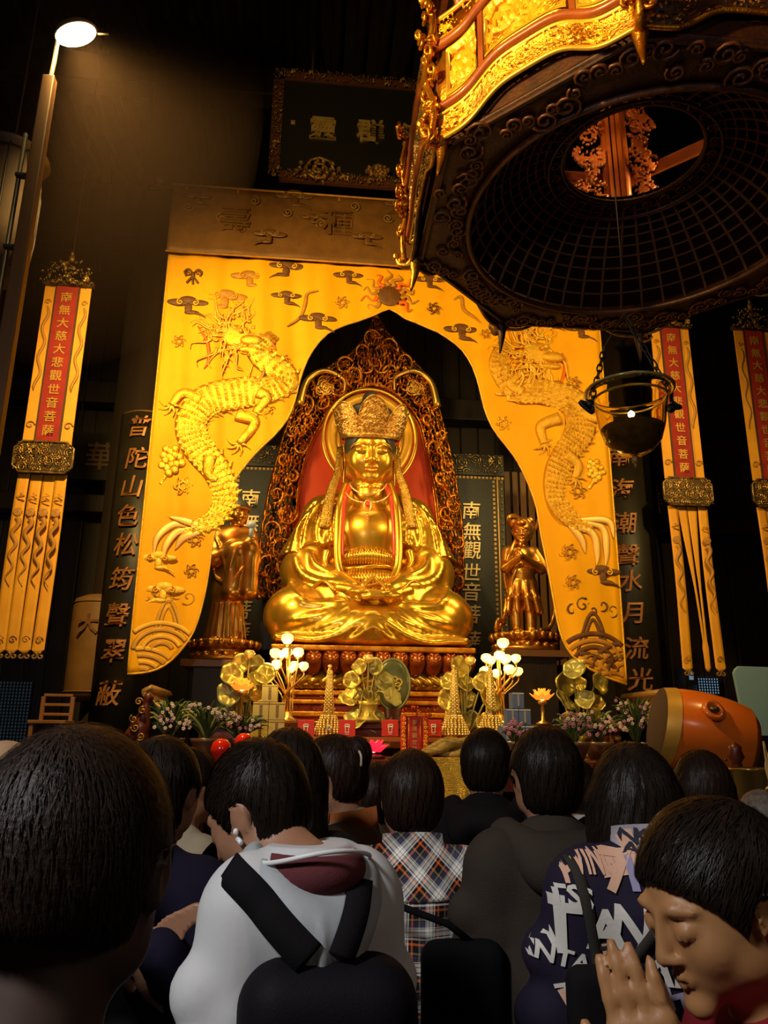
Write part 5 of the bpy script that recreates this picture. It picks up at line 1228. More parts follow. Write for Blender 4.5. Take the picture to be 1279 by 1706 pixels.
for s, x in ((-1, 312), (1, 1040)):
    c = (P(x, 1200, 8.1)[0]-tb.location.x, 0, zB)
    g = bez([(c[0]-s*.3, 0, zB+.0), (c[0]+s*.0, 0, zB+.03), (c[0]+s*.3, 0, zB+.12), (c[0]+s*.42, 0, zB+.26), (c[0]+s*.33, 0, zB+.33)], 16)
    G = np.stack([g+np.array([0, -.57, 0]), g+np.array([0, .57, 0])]); MB().grid(G).build('scroll_end', mat('table_end_bronze', (.34, .18, .05), .45, .3), tb, solid=.05)
table('lower dark red offering table directly behind the crowd', P(300, 1240, 7.1)[0], P(1075, 1240, 7.1)[0], 6.45, 7.72, zF, wine)
# throne base under the statue: dark cabinet behind the long table
cab = thing('throne_cabinet', 'dark cabinet carrying the lotus throne behind the altar tables', 'cabinet', (BX, 10.05, 0))
boxo('body', (0, 0, .875-.002), (2.36, 1.9, 1.75-.004), darkwood, cab)
for sx in (-1, 1):
    for k in range(3): boxo('door_panel', (-.95+.95*k, -.96, .9), (.8, .03, 1.3), wine, cab) if sx > 0 else None
for nm, o_, s in (('left', left, 'left'), ('right', rt_, 'right')):
    st = thing('statue_stand', 'dark square stand under the %s attendant figure' % s, 'stand', (o_.location.x, o_.location.y, 0)); H = o_.location.z-.002
    boxo('post', (0, 0, H/2), (.62, .62, H-.08), darkwood, st); boxo('top', (0, 0, H-.04), (.9, .8, .08), mat('stand_edge', (.16, .07, .02), .5), st); boxo('foot', (0, 0, .05), (.8, .75, .1), darkwood, st)

# ------------------------------------------------------------------ lotus candelabra
bulb_m = mat('lotus_bulb_glow', (1, .9, .5), emit=1.5, ecol=(1, .80, .25)); stem_m = mat('candelabrum_gilt', (.75, .42, .10), .3, .85)
def candelabrum(px, py0, Y, lamps, label):
    base = P(px, py0, Y); base[2] = zB; t = thing('lotus_candelabrum', label, 'lamp', tuple(base), 0, 'lotus bulb candelabra')
    MB().lathe([(.11, 0), (.12, .02), (.06, .05), (.05, .1)], 20).build('base', stem_m, t)
    for k, (x, y, r) in enumerate(lamps):
        e = P(x, y, Y)-base; e[1] = -.12*cos(k*1.9); rr = .017 if k == 0 else .011; r *= .88; s = .025*(k % 5-2)
        ht = e[2]
        pts = bez([(s, .01*(k % 3), .05), (s, 0, ht*.38), (s+(e[0]-s)*.25, e[1]*.3, ht*.55), (e[0]*.97, e[1], ht*.80), (e[0], e[1], ht-r*1.2)], 18) if k else np.array([(0, 0, .05), (0, 0, e[2]-r)])
        st = MB().tube(pts, rr*.8, 6).lathe([(.005, -.02), (r*.55, 0), (.01, .01)], 10, c=(e[0], e[1], e[2]-r*1.1)).build('stem', stem_m, t)
        b = MB().lathe([(.001, -r), (r*.6, -r*.85), (r*1.05, -r*.2), (r*.95, r*.5), (r*.5, r*.8), (.001, r*.85)], 14, c=tuple(e), wob=lambda a, v: 1+.10*abs(sin(a*4)), cap=False).build('bulb', bulb_m, st)
candelabrum(478, 1192, 8.2, [(479, 1066, .068), (458, 1087, .062), (478, 1085, .062), (469, 1091, .05), (497, 1087, .062), (444, 1109, .056), (461, 1107, .058), (455, 1114, .045), (490, 1107, .058), (485, 1114, .045), (506, 1111, .054)], 'gilt lotus-bulb candelabrum at the left, above the stacked yellow boxes')
candelabrum(832, 1198, 8.2, [(833, 1073, .065), (811, 1095, .058), (821, 1098, .055), (828, 1093, .06), (839, 1099, .052), (848, 1095, .058), (857, 1097, .055), (803, 1119, .052), (812, 1115, .055), (828, 1121, .055), (843, 1116, .06), (855, 1120, .05), (866, 1117, .055)], 'gilt lotus-bulb candelabrum at the right, behind the stacked blue boxes')
light('POINT', tuple(P(478, 1095, 8.0)), (0, 0, 0), 9, (1, .72, .3), .12); light('POINT', tuple(P(832, 1100, 8.0)), (0, 0, 0), 9, (1, .72, .3), .12)

# ------------------------------------------------------------------ gilt lotus leaf sprays
leafm = mat('gilt_lotus_leaf', (.55, .38, .06), .38, .6, (.36, .26, .05), 9, .3, 30); leaf2 = mat('olive_gilt_leaf', (.42, .36, .10), .42, .5, (.30, .25, .07), 9, .3, 30)
def leafspray(px, Y, zb_, leaves, label):
    base = P(px, 1200, Y); base[2] = zb_; t = thing('lotus_leaf_ornament', label, 'ornament', tuple(base), 0, 'gilt lotus leaf sprays on the altar')
    MB().lathe([(.13, 0), (.14, .03), (.08, .08), (.10, .16), (.11, .20), (.02, .21)], 20).build('vase', leafm, t)
    r0 = np.random.RandomState(px)
    for k, (x, y, r) in enumerate(leaves):
        e = P(x, y, Y)-base; r = r*Y/1300*(1.34 if k else 1.05); e[1] = r0.uniform(-.16, .10)
        st = MB().tube(bez([(0, 0, .2), (e[0]*.3, e[1]*.3, max(.2, e[2]*.5)), (e[0]*.9, e[1]*.9+.02, e[2]-.0)] if e[2] > .3 else [(0, 0, .2), (e[0]*.5, -.05, .3), (e[0]*.95, e[1]-.02, e[2])], 10), .010, 5).build('stem', leaf2, t)
        if k == 0: MB().lathe([(.001, -r), (r*.7, -r*.6), (r, 0), (r*.7, r*.5), (.001, r*.6)], 14, c=tuple(e), cap=False).build('seed_pod', mat('pod_gilt', (.95, .72, .2), .35, .5), st); continue
        # ruffled disc leaf, facing roughly the viewer
        n = 18; V = []; tl = Matrix.Rotation(radians(r0.uniform(45, 85)), 3, 'X') @ Matrix.Rotation(radians(r0.uniform(-35, 35)), 3, 'Y')
        ph = r0.rand()*6
        rings = (.02, .35, .7, 1.0)
        for q_ in rings:
            for j in range(n):
                a = 2*pi*j/n; V.append(tl @ Vector((r*q_*cos(a)*(1+.08*sin(3*a+ph)*q_), r*q_*sin(a)*(1+.08*cos(4*a)*q_), r*(.32*q_*q_+.10*q_*sin(5*a+ph)))))
        V = np.array([tuple(v) for v in V])+e; Fs = [(i*n+j, i*n+(j+1) % n, (i+1)*n+(j+1) % n, (i+1)*n+j) for i in range(3) for j in range(n)]
        MB().add(V, Fs+[tuple(range(n))]).build('leaf', leafm if r0.rand() < .65 else leaf2, st, solid=.006)
leafspray(408, 7.6, zF, [(416, 1089, 9), (401, 1105, 12), (430, 1107, 12), (388, 1126, 14), (443, 1128, 14), (385, 1157, 16), (412, 1158, 14), (404, 1185, 13), (438, 1190, 15), (425, 1135, 10), (436, 1160, 13), (420, 1208, 14)], 'gilt lotus leaf spray left of the yellow boxes')
leafspray(612, 7.9, zB, [(612, 1098, 9), (600, 1112, 10), (626, 1112, 11), (587, 1163, 15), (617, 1160, 12), (595, 1200, 16), (624, 1203, 15), (585, 1135, 11), (640, 1138, 13), (650, 1165, 13)], 'gilt lotus leaf spray at the middle below the statue')
leafspray(772, 7.65, zF, [(780, 1101, 9), (763, 1113, 14), (748, 1138, 13), (775, 1140, 11), (804, 1139, 14), (750, 1165, 15), (779, 1164, 12), (808, 1170, 17), (759, 1205, 17), (790, 1200, 12), (806, 1207, 13)], 'gilt lotus leaf spray between the throne and the blue boxes')
leafspray(962, 7.6, zF, [(968, 1103, 9), (947, 1120, 14), (935, 1142, 15), (992, 1140, 14), (940, 1170, 17), (970, 1169, 13), (992, 1174, 14), (950, 1208, 16), (983, 1200, 14), (965, 1140, 10)], 'gilt lotus leaf spray under the right curtain leaf')

# ------------------------------------------------------------------ stacked gift boxes
def giftbox(x0, y0, x1, y1, Y, m, mt, label, group, nm='gift_box', vert=True):
    a, b_ = P(x0, y1, Y), P(x1, y0, Y); c = ((a[0]+b_[0])/2, Y+.07, a[2]); w_, h_ = b_[0]-a[0]-.004, b_[2]-a[2]-.003
    t = thing(nm, label, 'box', tuple(c), 0, group)
    boxo('carton', (0, 0, h_/2), (w_, .14, h_), m, t, .004); boxo('edge_band', (0, -.072, h_-.008), (w_*.96, .004, .010), mt, t, .001)
    V, F = text_mesh('普', w_*.22, .003, .01)
    for j in range(4): MB().add(V+np.array([0, -.0735, h_*.78-j*h_*.17]), F).build('lettering', mt, t, smooth=False)
    return t
blue = mat('blue_box_card', (.10, .14, .32), .5, 0, (.08, .11, .26), 4); bedge = mat('pale_box_print', (.55, .55, .50), .5)
yel = mat('pale_yellow_box_card', (.62, .47, .12), .5, 0, (.55, .40, .10), 4); yedge = mat('ochre_print', (.35, .18, .03), .5)
zt1 = P(865, 1252, 7.3)
rows = [(1153, 1181, [(853, 873)]), (1181, 1209, [(845, 865), (865, 885)]), (1209, 1237, [(838, 856.5), (856.5, 875), (875, 893)])]
yb = P(865, 0, 7.3)
import itertools
def stack(cx, wpx, top, hpx, Y, m, mt, names, group, zbase):
    k = 0; c0 = P(cx, top, Y); hz = (c0[2]-zbase)/len(names); wz = wpx*Y/1300
    for r_, row in enumerate(names):
        for j, lb in enumerate(row):
            x = c0[0]+(j-(len(row)-1)/2)*wz; z = zbase+(len(names)-1-r_)*hz
            t = thing('gift_box', lb, 'box', (x, Y+.07, z), 0, group)
            boxo('carton', (0, 0, hz/2-.0015), (wz-.004, .13, hz-.003), m, t, .004); boxo('edge_band', (0, -.066, hz-.014), (wz*.94, .004, .008), mt, t, .001)
            V, F = text_mesh('普', wz*.22, .003, .01)
            for q_ in range(4): MB().add(V+np.array([0, -.067, hz*.76-q_*hz*.17]), F).build('lettering', mt, t, smooth=False)
stack(863, 20.5, 1153, 28, 7.0, blue, bedge, [['blue gift box at the very top of the blue stack'], ['blue gift box, left one of the second tier'], ['blue gift box, left of the third tier', 'blue gift box, right of the third tier'][:1] if False else []][:1]+[['blue gift box, left of the middle tier', 'blue gift box, right of the middle tier'], ['blue gift box, left of the lower tier', 'blue gift box, centre of the lower tier', 'blue gift box, right of the lower tier'], ['blue gift box hidden at the bottom of the stack, left', 'blue gift box hidden at the bottom of the stack, centre', 'blue gift box hidden at the bottom of the stack, right']], 'stacked blue gift boxes', zF)
stack(450, 26, 1140, 28, 7.2, yel, yedge, [['pale yellow gift box at the very top of the yellow stack'], ['pale yellow gift box, left of the middle tier', 'pale yellow gift box, right of the middle tier'], ['pale yellow gift box, left of the lower tier', 'pale yellow gift box, right of the lower tier'], ['pale yellow gift box at the bottom left of the stack', 'pale yellow gift box at the bottom right of the stack']], 'stacked yellow gift boxes', zF)

# ------------------------------------------------------------------ glowing lotus lamps
def lotus_lamp(px, py, Y, r, m, st_m, zb_, label, petals=10, tiers=3, power=2, col=(1, .5, .1)):
    c = P(px, py, Y); t = thing('lotus_lamp', label, 'lamp', (c[0], Y, zb_)); H = c[2]-zb_
    MB().lathe([(.07, 0), (.075, .015), (.02, .04), (.015, H-.05), (.05, H-.03), (.04, H-.01)] if H > .1 else [(.09, 0), (.1, .02), (.06, max(H-.02, .03))], 16).build('stand', st_m, t)
    for k in range(tiers):
        n = petals; el_ = radians(15+k*26)
        for j in range(n):
            a = 2*pi*(j+.5*(k % 2))/n; d = np.array([cos(a)*cos(el_), sin(a)*cos(el_), sin(el_)]); s_ = np.array([-sin(a), cos(a), 0]); up = np.cross(d, s_); L = r*(1-.12*k); w_ = L*.34
            b0 = np.array([0, 0, H]); V = [b0, b0+d*L*.45+s_*w_-up*.0, b0+d*L*.45-up*L*.12, b0+d*L*.45-s_*w_, b0+d*L*.8+s_*w_*.6+np.array([0, 0, L*.1]), b0+d*L*.8-s_*w_*.6+np.array([0, 0, L*.1]), b0+d*L+np.array([0, 0, L*.2])]
            MB().add(V, [(0, 1, 2), (0, 2, 3), (1, 4, 2), (2, 5, 3), (4, 6, 2), (2, 6, 5)]).build('petal', m, t, smooth=False, solid=.004)
    MB().ball((0, 0, H+r*.25), r*.3, 10, 6).build('glow_core', mat('core_'+m.name, (1, .8, .4), emit=8, ecol=tuple(min(1, x*1.3+.1) for x in col)), t)
    light('POINT', (c[0], Y-.02, c[2]+r*.6), (0, 0, 0), power, col, .03)
orl = mat('orange_lotus_petal', (1, .42, .06), .4, emit=1.0, ecol=(1, .28, .02))
lotus_lamp(903, 1166, 7.9, .135, orl, stem_m, zB, 'glowing orange lotus lamp on a stand right of the blue boxes')
lotus_lamp(403, 1150, 7.42, .13, orl, stem_m, zF, 'glowing orange lotus lamp behind the left lotus leaf spray')
lotus_lamp(622, 1253, 6.6, .125, mat('red_lotus_petal', (1, .03, .05), .4, emit=2.2, ecol=(1, .01, .03)), wine, zF, 'glowing crimson lotus lamp in front of the red packets', 9, 2, 1.6, (1, .05, .06))

# ------------------------------------------------------------------ beaded pagoda towers
for px, lb in ((547, 'beaded gold pagoda tower left of the centre leaf spray'), (757, 'beaded gold pagoda tower behind the leaf spray right of the red tablet'), (818, 'beaded gold pagoda tower in front of the right candelabrum')):
    Y = 7.5; base = P(px, 1200, Y); base[2] = zF
    t = thing('beaded_tower', lb, 'ornament', tuple(base), 0, 'beaded pagoda towers'); Z = lambda py: P(px, py, Y)[2]-zF
    zc0, zc1, zt2 = Z(1226), Z(1192), Z(1112)
    MB().lathe([(.14, 0), (.15, .02), (.13, zc0*.5), (.14, zc0)], 8).build('base', gold_carve, t, smooth=False)
    MB().lathe([(.125, zc0), (.045, zc1), (.04, zc1+.05), (.035, zt2-.1), (.012, zt2)], 8).build('core', mat('tower_core', (.5, .33, .08), .4, .5), t, smooth=False)
    b = MB(); n = 0
    for k in range(9):
        z = zc0+.012+(zc1-zc0)*k/9; r = .142-.085*k/9; m_ = max(6, int(2*pi*r/.034))
        for j in range(m_): a = 2*pi*(j+.5*(k % 2))/m_; b.ball((r*cos(a), r*sin(a), z), .0145, 6, 4)
    for k in range(24):
        z = zc1+.03+(zt2-zc1-.05)*k/24; r = .046-.025*k/24
        for j in range(6): a = 2*pi*(j+.5*(k % 2))/6; b.ball((r*cos(a), r*sin(a), z), .010, 5, 3)
    b.ball((0, 0, zt2+.01), .02)
    b.build('beads', mat('gold_beads', (.95, .66, .22), .25, .7), t, kind='stuff')
    if px == 547: MB().tube(plane_pts([(.03*cos(j*.63*2)*(1 if j % 2 else .5), zc0+.07+.03*sin(j*.63*2)*(1 if j % 2 else .5)) for j in range(10)], -.15), .004, 5, close=True).build('star', mat('silver_star', (.8, .8, .75), .3, .5), t)

# ------------------------------------------------------------------ red packets with a white pictogram
redbox = mat('red_packet_card', (.60, .03, .012), .5); whitep = mat('white_print', (.85, .78, .66), .5)
for k, (px, lb) in enumerate(((509, 'red packet box with white pictogram nearest the yellow boxes'), (578, 'red packet box left of the centre leaf spray'), (650, 'red packet box between the centre leaf spray and the red tablet'), (722, 'red packet box right of the red tablet'))):
    Y = 7.35; c = P(px, 1227, Y); t = thing('red_packet_box', lb, 'box', (c[0], Y, c[2]), 0, 'red packet boxes in a row'); h_ = P(px, 1199, Y)[2]-c[2]
    boxo('carton', (0, .03, h_/2), (.15, .06, h_), redbox, t, .004)
    b = MB(); b.tube(plane_pts([(-.018, .105), (.018, .105), (.022, .095), (.014, .06), (.017, .035), (-.017, .035), (-.014, .06), (-.022, .095)], -.003)*np.array([1, 1, 1]), .0045, 5, close=True); b.box((0, -.003, .088), (.04, .004, .014))
    b.build('pictogram', whitep, t, smooth=False); V, F = text_mesh('Tasty', .012, .002); MB().box((0, -.003, .021), (.035, .002, .005)).build('caption', whitep, t, smooth=False)
c = P(612, 1228, 7.35)
lg = thing('red_ledge', 'long narrow red stepped ledge carrying the red packet boxes', 'shelf', (c[0], 7.38, zF)); hz = c[2]-zF
boxo('ledge_board', (0, 0, hz-.02), (1.55, .13, .04), mat('orange_ledge', (.42, .12, .02), .4, .2), lg); 
for k in range(5): boxo('ledge_foot', (-.7+.35*k, 0, (hz-.04)/2), (.05, .1, hz-.04), wine, lg)

# ------------------------------------------------------------------ red name tablet
c = P(690, 1256, 6.95); t = thing('red_name_tablet', 'red carved spirit tablet with gilt border on the front table', 'tablet', (c[0], 6.95, zF)); h_ = P(690, 1178, 6.95)[2]-zF
boxo('panel', (0, 0, h_*.48), (.13, .04, h_*.72), mat('tablet_crimson', (.42, .02, .01), .45), t)
for s in (-1, 1):
    boxo('side_post', (s*.095, 0, h_*.42), (.045, .06, h_*.84), redlac, t, .006); b = MB()
    for k in range(9): b.tube(plane_pts(spiral2(s*.095, .04+h_*.75*k/9, .018, 1.3, k, s, 10), -.034), .005, 5)
    b.build('gilt_scroll', gold_bright, t)
boxo('base', (0, 0, .02), (.27, .12, .04), redlac, t, .006); boxo('rim', (0, -.022, h_*.83), (.15, .01, .01), gold_bright, t)
rect_relief('crest', redlac, -.15, .15, h_*.82, h_*1.02, -.03, .006, .04, .06, 55, .25, shape=lambda X, Z: Z < h_*(.9+.11*np.cos(X*10)), parent=t, solid=.02)
MB().tube(plane_pts([(-.05, h_*.16), (.05, h_*.16), (.05, h_*.78), (-.05, h_*.78)], -.022), .003, 4, close=True).build('gilt_line', gold_bright, t)
for k, s_ in enumerate('南無觀世音'): V, F = text_mesh(s_, .045, .004, .01); MB().add(V+np.array([0, -.022, h_*.70-k*.055]), F).build('lettering', gold_letter, t, smooth=False)

# ------------------------------------------------------------------ jade screen, driftwood, gold cloth
c = P(654, 1175, 8.15); t = thing('jade_table_screen', 'dark green oval jade screen with gilt lotus on a wooden stand', 'screen', (c[0], 8.15, zB)); z0 = P(654, 1140, 8.15)[2]-zB
MB().ball((0, 0, z0), (.17, .04, .25), 24, 14).build('disc', mat('dark_jade', (.05, .06, .025), .3, 0, (.11, .11, .04), 8, .3, 20), t)
a = np.linspace(0, 2*pi, 30, endpoint=False); MB().tube(np.stack([.175*np.cos(a), np.zeros(30), z0+.255*np.sin(a)], 1), .014, 6, close=True).build('rim', mat('jade_rim', (.2, .2, .08), .4, .3), t)
b = MB()
for k in range(7): b.tube(plane_pts(spiral2(.05*sin(k*2), z0-.03+.06*cos(k*1.7), .05, 1.2, k), -.045), .012, 6)
b.build('lotus_relief', leafm, t); MB().lathe([(.16, 0), (.17, .03), (.08, .06), (.10, z0-.24)], 14).build('stand', wine, t)
c = P(745, 1262, 6.75); t = thing('driftwood', 'twisted pale driftwood piece lying on the front table', 'wood', (c[0]+.05, 6.75, zF)); r0 = np.random.RandomState(2)
S = Sculpt((-.4, -.2, -.01), (.45, .2, .25), .009)
for k in range(9):
    x0, z0 = -.33+.03*k, .035+.012*(k % 4); pts = bez([(x0, r0.uniform(-.08, .08), z0), (x0+.2, r0.uniform(-.08, .08), z0+.05*sin(k)+.04), (x0+.4, r0.uniform(-.06, .06), z0+.03*cos(k)+.08), (min(x0+.62, .4), r0.uniform(-.06, .06), z0+.1+.03*sin(k*3))], 12); S.path(pts, np.interp(np.linspace(0, 1, len(pts)), [0, .4, 1], [.012, .034, .012]), .012)
S.build('trunk', mat('driftwood_gilt', (.34, .23, .06), .45, .25, (.16, .10, .03), 20, .6, 60, stretch=(1, 1, 4)), t)
c = P(745, 1300, 6.42); nx, nz = 70, 44; X, Z = np.meshgrid(np.linspace(-.42, .42, nx), np.linspace(0, 1, nz)); 
t = thing('gold_cloth', 'glittering gold sequin cloth draped over the front table edge', 'cloth', (c[0]-.02, 6.43, zF))
G = np.stack([X*(1+.05*Z), -.03-.035*np.sin(X*22)*np.clip(Z, .1, 1)-.02*np.sin(X*9+1)-.02, .012-.62*Z], -1)
top = np.stack([X[:6], np.linspace(.25, -.03, 6)[:, None]+0*X[:6], .014+0*X[:6]], -1)
MB().grid(np.concatenate([top, G])).build('drape', mat('gold_sequins', (.85, .55, .12), .25, .85, (.5, .3, .06), 60, 1, 160, vor=True), t, solid=.004)

# ------------------------------------------------------------------ flower pots
green = mat('leaf_green', (.035, .05, .012), .45, 0, (.05, .075, .02), 8); petalw = mat('pale_pink_petal', (.60, .45, .42), .6); petalp = mat('violet_petal', (.35, .13, .25), .6); ylf = mat('yellow_green_leaf', (.22, .22, .05), .5)
def plant(px, py, Y, zb_, label, seed, spread=.32, h=.5, pink=.5, n=64):
    c = P(px, py, Y); t = thing('orchid_pot', label, 'plant', (c[0], Y, zb_)); r0 = np.random.RandomState(seed)
    MB().lathe([(.08, 0), (.13, .12), (.14, .15), (.12, .15), (.10, .12)], 18).build('pot', mat('glazed_pot', (.10, .05, .03), .3), t)
    for k in range(n):
        a = r0.rand()*2*pi; l = h*r0.uniform(.5, 1.05); s = spread*r0.uniform(.3, 1.0); w_ = r0.uniform(.009, .017)
        g = bez([(0, 0, .12), (cos(a)*s*.35, sin(a)*s*.25, .12+l*.55), (cos(a)*s*.8, sin(a)*s*.5, .12+l*.9), (cos(a)*s*1.15, sin(a)*s*.7, .12+l*r0.uniform(.65, 1.05))], 8)
        MB().tube(g, np.r_[.006, np.full(len(g)-3, w_), w_*.6, .002], 5, flat=.25).build('leaf', green if r0.rand() < .8 else ylf, t)
    for k in range(6):
        a = r0.rand()*2*pi; s = spread*r0.uniform(.4, .9); e = np.array([cos(a)*s, -abs(sin(a))*s*.6-.05, .12+h*r0.uniform(.35, .85)]); sp = MB().tube(bez([(0, 0, .12), e*.6+np.array([0, 0, .08]), e], 8), .004, 5).build('flower_stem', green, t)
        for j in range(5):
            f = e+r0.uniform(-.05, .05, 3); b = MB()
            for q_ in range(5): b.ball(f+.009*np.array([cos(q_*1.257), -.3, sin(q_*1.257)]), (.009, .005, .009), 6, 4)
            b.build('blossom', petalw if r0.rand() > pink else petalp, sp)
zf = zF
plant(283, 1215, 7.1, zF, 'dark green orchid pot at the left end of the front table', 1, .28, .36, .2)
plant(345, 1220, 6.8, zF, 'white-flowered orchid pot behind the red balloons', 2, .26, .32, .2)
plant(400, 1215, 7.0, zF, 'leafy orchid pot left of the yellow boxes', 3, .22, .24, .4)
plant(995, 1215, 7.0, zF, 'orchid pot with pale flowers right of the gilt leaf spray', 4, .24, .30, .3)
plant(1058, 1210, 7.0, zF, 'tall orchid pot beside the orange drum', 5, .20, .42, .3)
plant(955, 1240, 6.6, zF, 'violet-flowered orchid pot low behind the visitors', 6, .2, .26, .8, 30)
# flowers glimpsed between two heads
plant(858, 1240, 6.65, zF, 'small lilac flower pot below the blue boxes', 8, .12, .2, 1, 12)
# ------------------------------------------------------------------ red balloons
for (px, py, Y, r, lb) in ((368, 1251, 5.6, .072, 'red balloon in front of the orchids'), (406, 1240, 5.9, .07, 'second red balloon half hidden behind a head')):
    c = P(px, py, Y); t = thing('red_balloon', lb, 'balloon', (c[0], Y, c[2]))
    MB().lathe([(.006, -r*1.35), (.012, -r*1.28), (r*.45, -r*.95), (r*.9, -r*.3), (r, .15*r), (r*.8, r*.75), (r*.4, r*1.05), (.001, r*1.12)], 24, cap=False).build('balloon', mat('balloon_red', (.75, .02, .01), .12, coat=.5), t)
    MB().tube([(0, 0, -r*1.35), (0, .005, -c[2])], .004).build('stick', whitep, t)

# ------------------------------------------------------------------ the big drum, blue board, brass bowl, post
dY = 5.85; dc = P(1163, 1222, dY); t = thing('temple_drum', 'large orange lacquered barrel drum with gilt band lying on its stand', 'drum', tuple(dc)); 
ax_ = Matrix.Rotation(radians(12), 4, 'Y') @ Matrix.Rotation(radians(-10), 4, 'Z')
Rd = np.array(ax_.to_3x3() @ Matrix.Rotation(radians(-90), 3, 'Y'))
L_ = .33; R_ = .31
def dl(name, prof, m, **kw):
    b = MB(); b.lathe(prof, 40, cap=kw.pop('cap', False)); V = np.concatenate(b.V) @ Rd.T; mb = MB().add(V, b.F); return mb.build(name, m, t, **kw)
rp = lambda z: R_*sqrt(max(0, 1-(z/(L_*1.45))**2*.55))
shell = mat('orange_drum_lacquer', (.72, .15, .012), .25, 0, (.62, .12, .01), 3, coat=.5)
dl('shell', [(rp(z), z) for z in np.linspace(-L_, L_*.62, 22)]+[], shell)
dl('shell_end', [(rp(-L_), -L_), (rp(-L_)*.8, -L_-.05), (.001, -L_-.08)], shell)
dl('gilt_band', [(rp(z)+.006, z) for z in np.linspace(L_*.62, L_*.92, 8)], mat('drum_gilt', (.62, .33, .05), .4, .4))
dl('drumhead', [(rp(L_*.92)+.004, L_*.92), (rp(L_*.92)*.93, L_*.96), (.001, L_*.965)], mat('drumhead_hide', (.04, .015, .006), .8))  # hide darkened for the shade over the drumhead
bc = P(1187, 1184, dY-.29)-dc; MB().lathe([(.055, -.01), (.085, 0), (.08, .025), (.05, .028), (.045, .012), (.001, .012)], 24, cap=False).build('boss_ring', shell, t, loc=tuple(bc)).rotation_euler = (radians(62), 0, radians(8))
MB().ball((0, 0, 0), (.042, .042, .025), 14, 8).build('boss', mat('boss_bronze', (.12, .07, .02), .35, .6), t, loc=tuple(bc+np.array([0, -.015, .01])))
boxo('stand', (0, .0, (-dc[2]-.30)/2-.01), (.5, .4, dc[2]-.32), wine, t); boxo('stand_top', (0, 0, -.35), (.6, .45, .05), wine, t)
c = P(1262, 1112, 7.6); t = thing('blue_board', 'pale blue board at the right edge behind the drum', 'board', (c[0]+.1, 7.6, 0))
pb = P(1262, 1226, 7.6)[2]; b = MB(); wd = .36; r = .06
pts = [(-wd+.06, pb), (wd, pb), (wd, c[2]), (-wd+r, c[2]+.01), (-wd+.02, c[2]-.02), (-wd, c[2]-r)]
b.prism(pts, .04).build('panel', mat('pale_blue_panel', (.16, .27, .34), .6), t, smooth=False, bevel=.006)
for s in (-1, 1): boxo('leg', (s*(wd-.1), .02, pb/2), (.04, .04, pb), darkwood, t)
c = P(1223, 1236, 4.8); t = thing('carved_post', 'dark red turned post with a lotus finial right of the drum', 'post', (c[0], 4.8, 0)); H = c[2]
MB().lathe([(.06, 0), (.065, .1), (.045, .14), (.045, H-.3), (.055, H-.27), (.03, H-.25), (.035, H-.16), (.028, H-.12), (.05, H-.09), (.035, H-.05), (.04, H-.03), (.001, H)], 20, cap=False).build('shaft', wine, t)
rect_relief('side_carving', mat('post_carving', (.08, .02, .01), .4), -.26, -.05, H-.55, H-.1, 0, .012, .03, .09, 66, .25, parent=t, solid=.02)
c = P(1252, 1300, 4.3); t = thing('brass_bowl', 'brass bowl standing near the right edge behind the visitors', 'bowl', (c[0], 4.3, c[2]-.12)); b = MB()
b.lathe([(.03, 0), (.075, .01), (.11, .06), (.115, .17), (.125, .18), (.118, .185), (.105, .17), (.10, .06), (.001, .03)], 28, cap=False).build('bowl', mat('brass', (.55, .36, .10), .22, .9), t)
MB().lathe([(.14, -t.location.z), (.12, -t.location.z+.05), (.05, -.3), (.06, -.04), (.10, 0)], 20).build('pedestal', wine, t)
c = P(1278, 1255, 4.0); t = thing('golden_plume', 'upright gold feathered plume at the right edge', 'ornament', (c[0], 4.0, 0)); H = c[2]
MB().tube([(0, 0, 0), (0, 0, H-.14)], .02).build('stick', wine, t); b = MB()
for k in range(9): b.tube(bez([(0, 0, H-.15), (.02*sin(k*2), 0, H-.05), (.025*sin(k), .02*cos(k*2.), H+.02+.04*cos(k*.5)**2)], 8), np.linspace(.012, .003, len(bez([(0, 0, 0), (0, 0, 1), (0, 1, 1)], 8))), 5)
b.build('plume', mat('plume_gold', (.6, .35, .1), .5), t); MB().ball((0, -.02, H-.18), (.05, .03, .03)).build('silver_knob', mat('silver', (.6, .6, .6), .2, .9), t)

# ------------------------------------------------------------------ left side: standing lantern, wooden rack, finial
c0, c1 = P(130, 1168, 9.3), P(148, 990, 9.3); t = thing('drum_lantern', 'tall dim yellow cylinder lantern with a dark character behind the left couplet board', 'lantern', (c0[0]+.12, 9.45, c0[2])); h_ = c1[2]-c0[2]
MB().lathe([(.20, 0), (.31, .05), (.33, .12), (.33, h_-.12), (.31, h_-.05), (.20, h_)], 32).build('shade', mat('lantern_paper', (.22, .10, .02), .6, 0, (.15, .065, .015), 3), t)
for z in (.1, h_-.1): a = np.linspace(0, 2*pi, 32, endpoint=False); MB().tube(np.stack([.332*np.cos(a), .332*np.sin(a), np.full(32, z)], 1), .008, 5, close=True).build('hoop', mat('hoop_brown', (.2, .09, .02), .5), t)
V, F = text_mesh('大', .24, .02, .02); MB().add(V+np.array([-.06, -.335, h_*.70]), F).build('lettering', thread_brown, t, smooth=False)
MB().tube([(0, 0, -c0[2]), (0, 0, 0)], .04).build('stand', darkwood, t)
c = P(86, 1200, 7.5); t = thing('wooden_rack', 'small open wooden rack with slatted back at the far left', 'rack', (c[0], 7.5, 0)); W = .26; Ht = P(100, 1160, 7.5)[2]; rw = mat('rack_wood', (.22, .085, .02), .5); zs_ = P(86, 1203, 7.5)[2]
for sx in (-1, 1):
    boxo('upright', (sx*W/2, .12, Ht/2), (.035, .035, Ht), rw, t); boxo('upright', (sx*W/2, -.12, zs_/2), (.035, .035, zs_), rw, t)
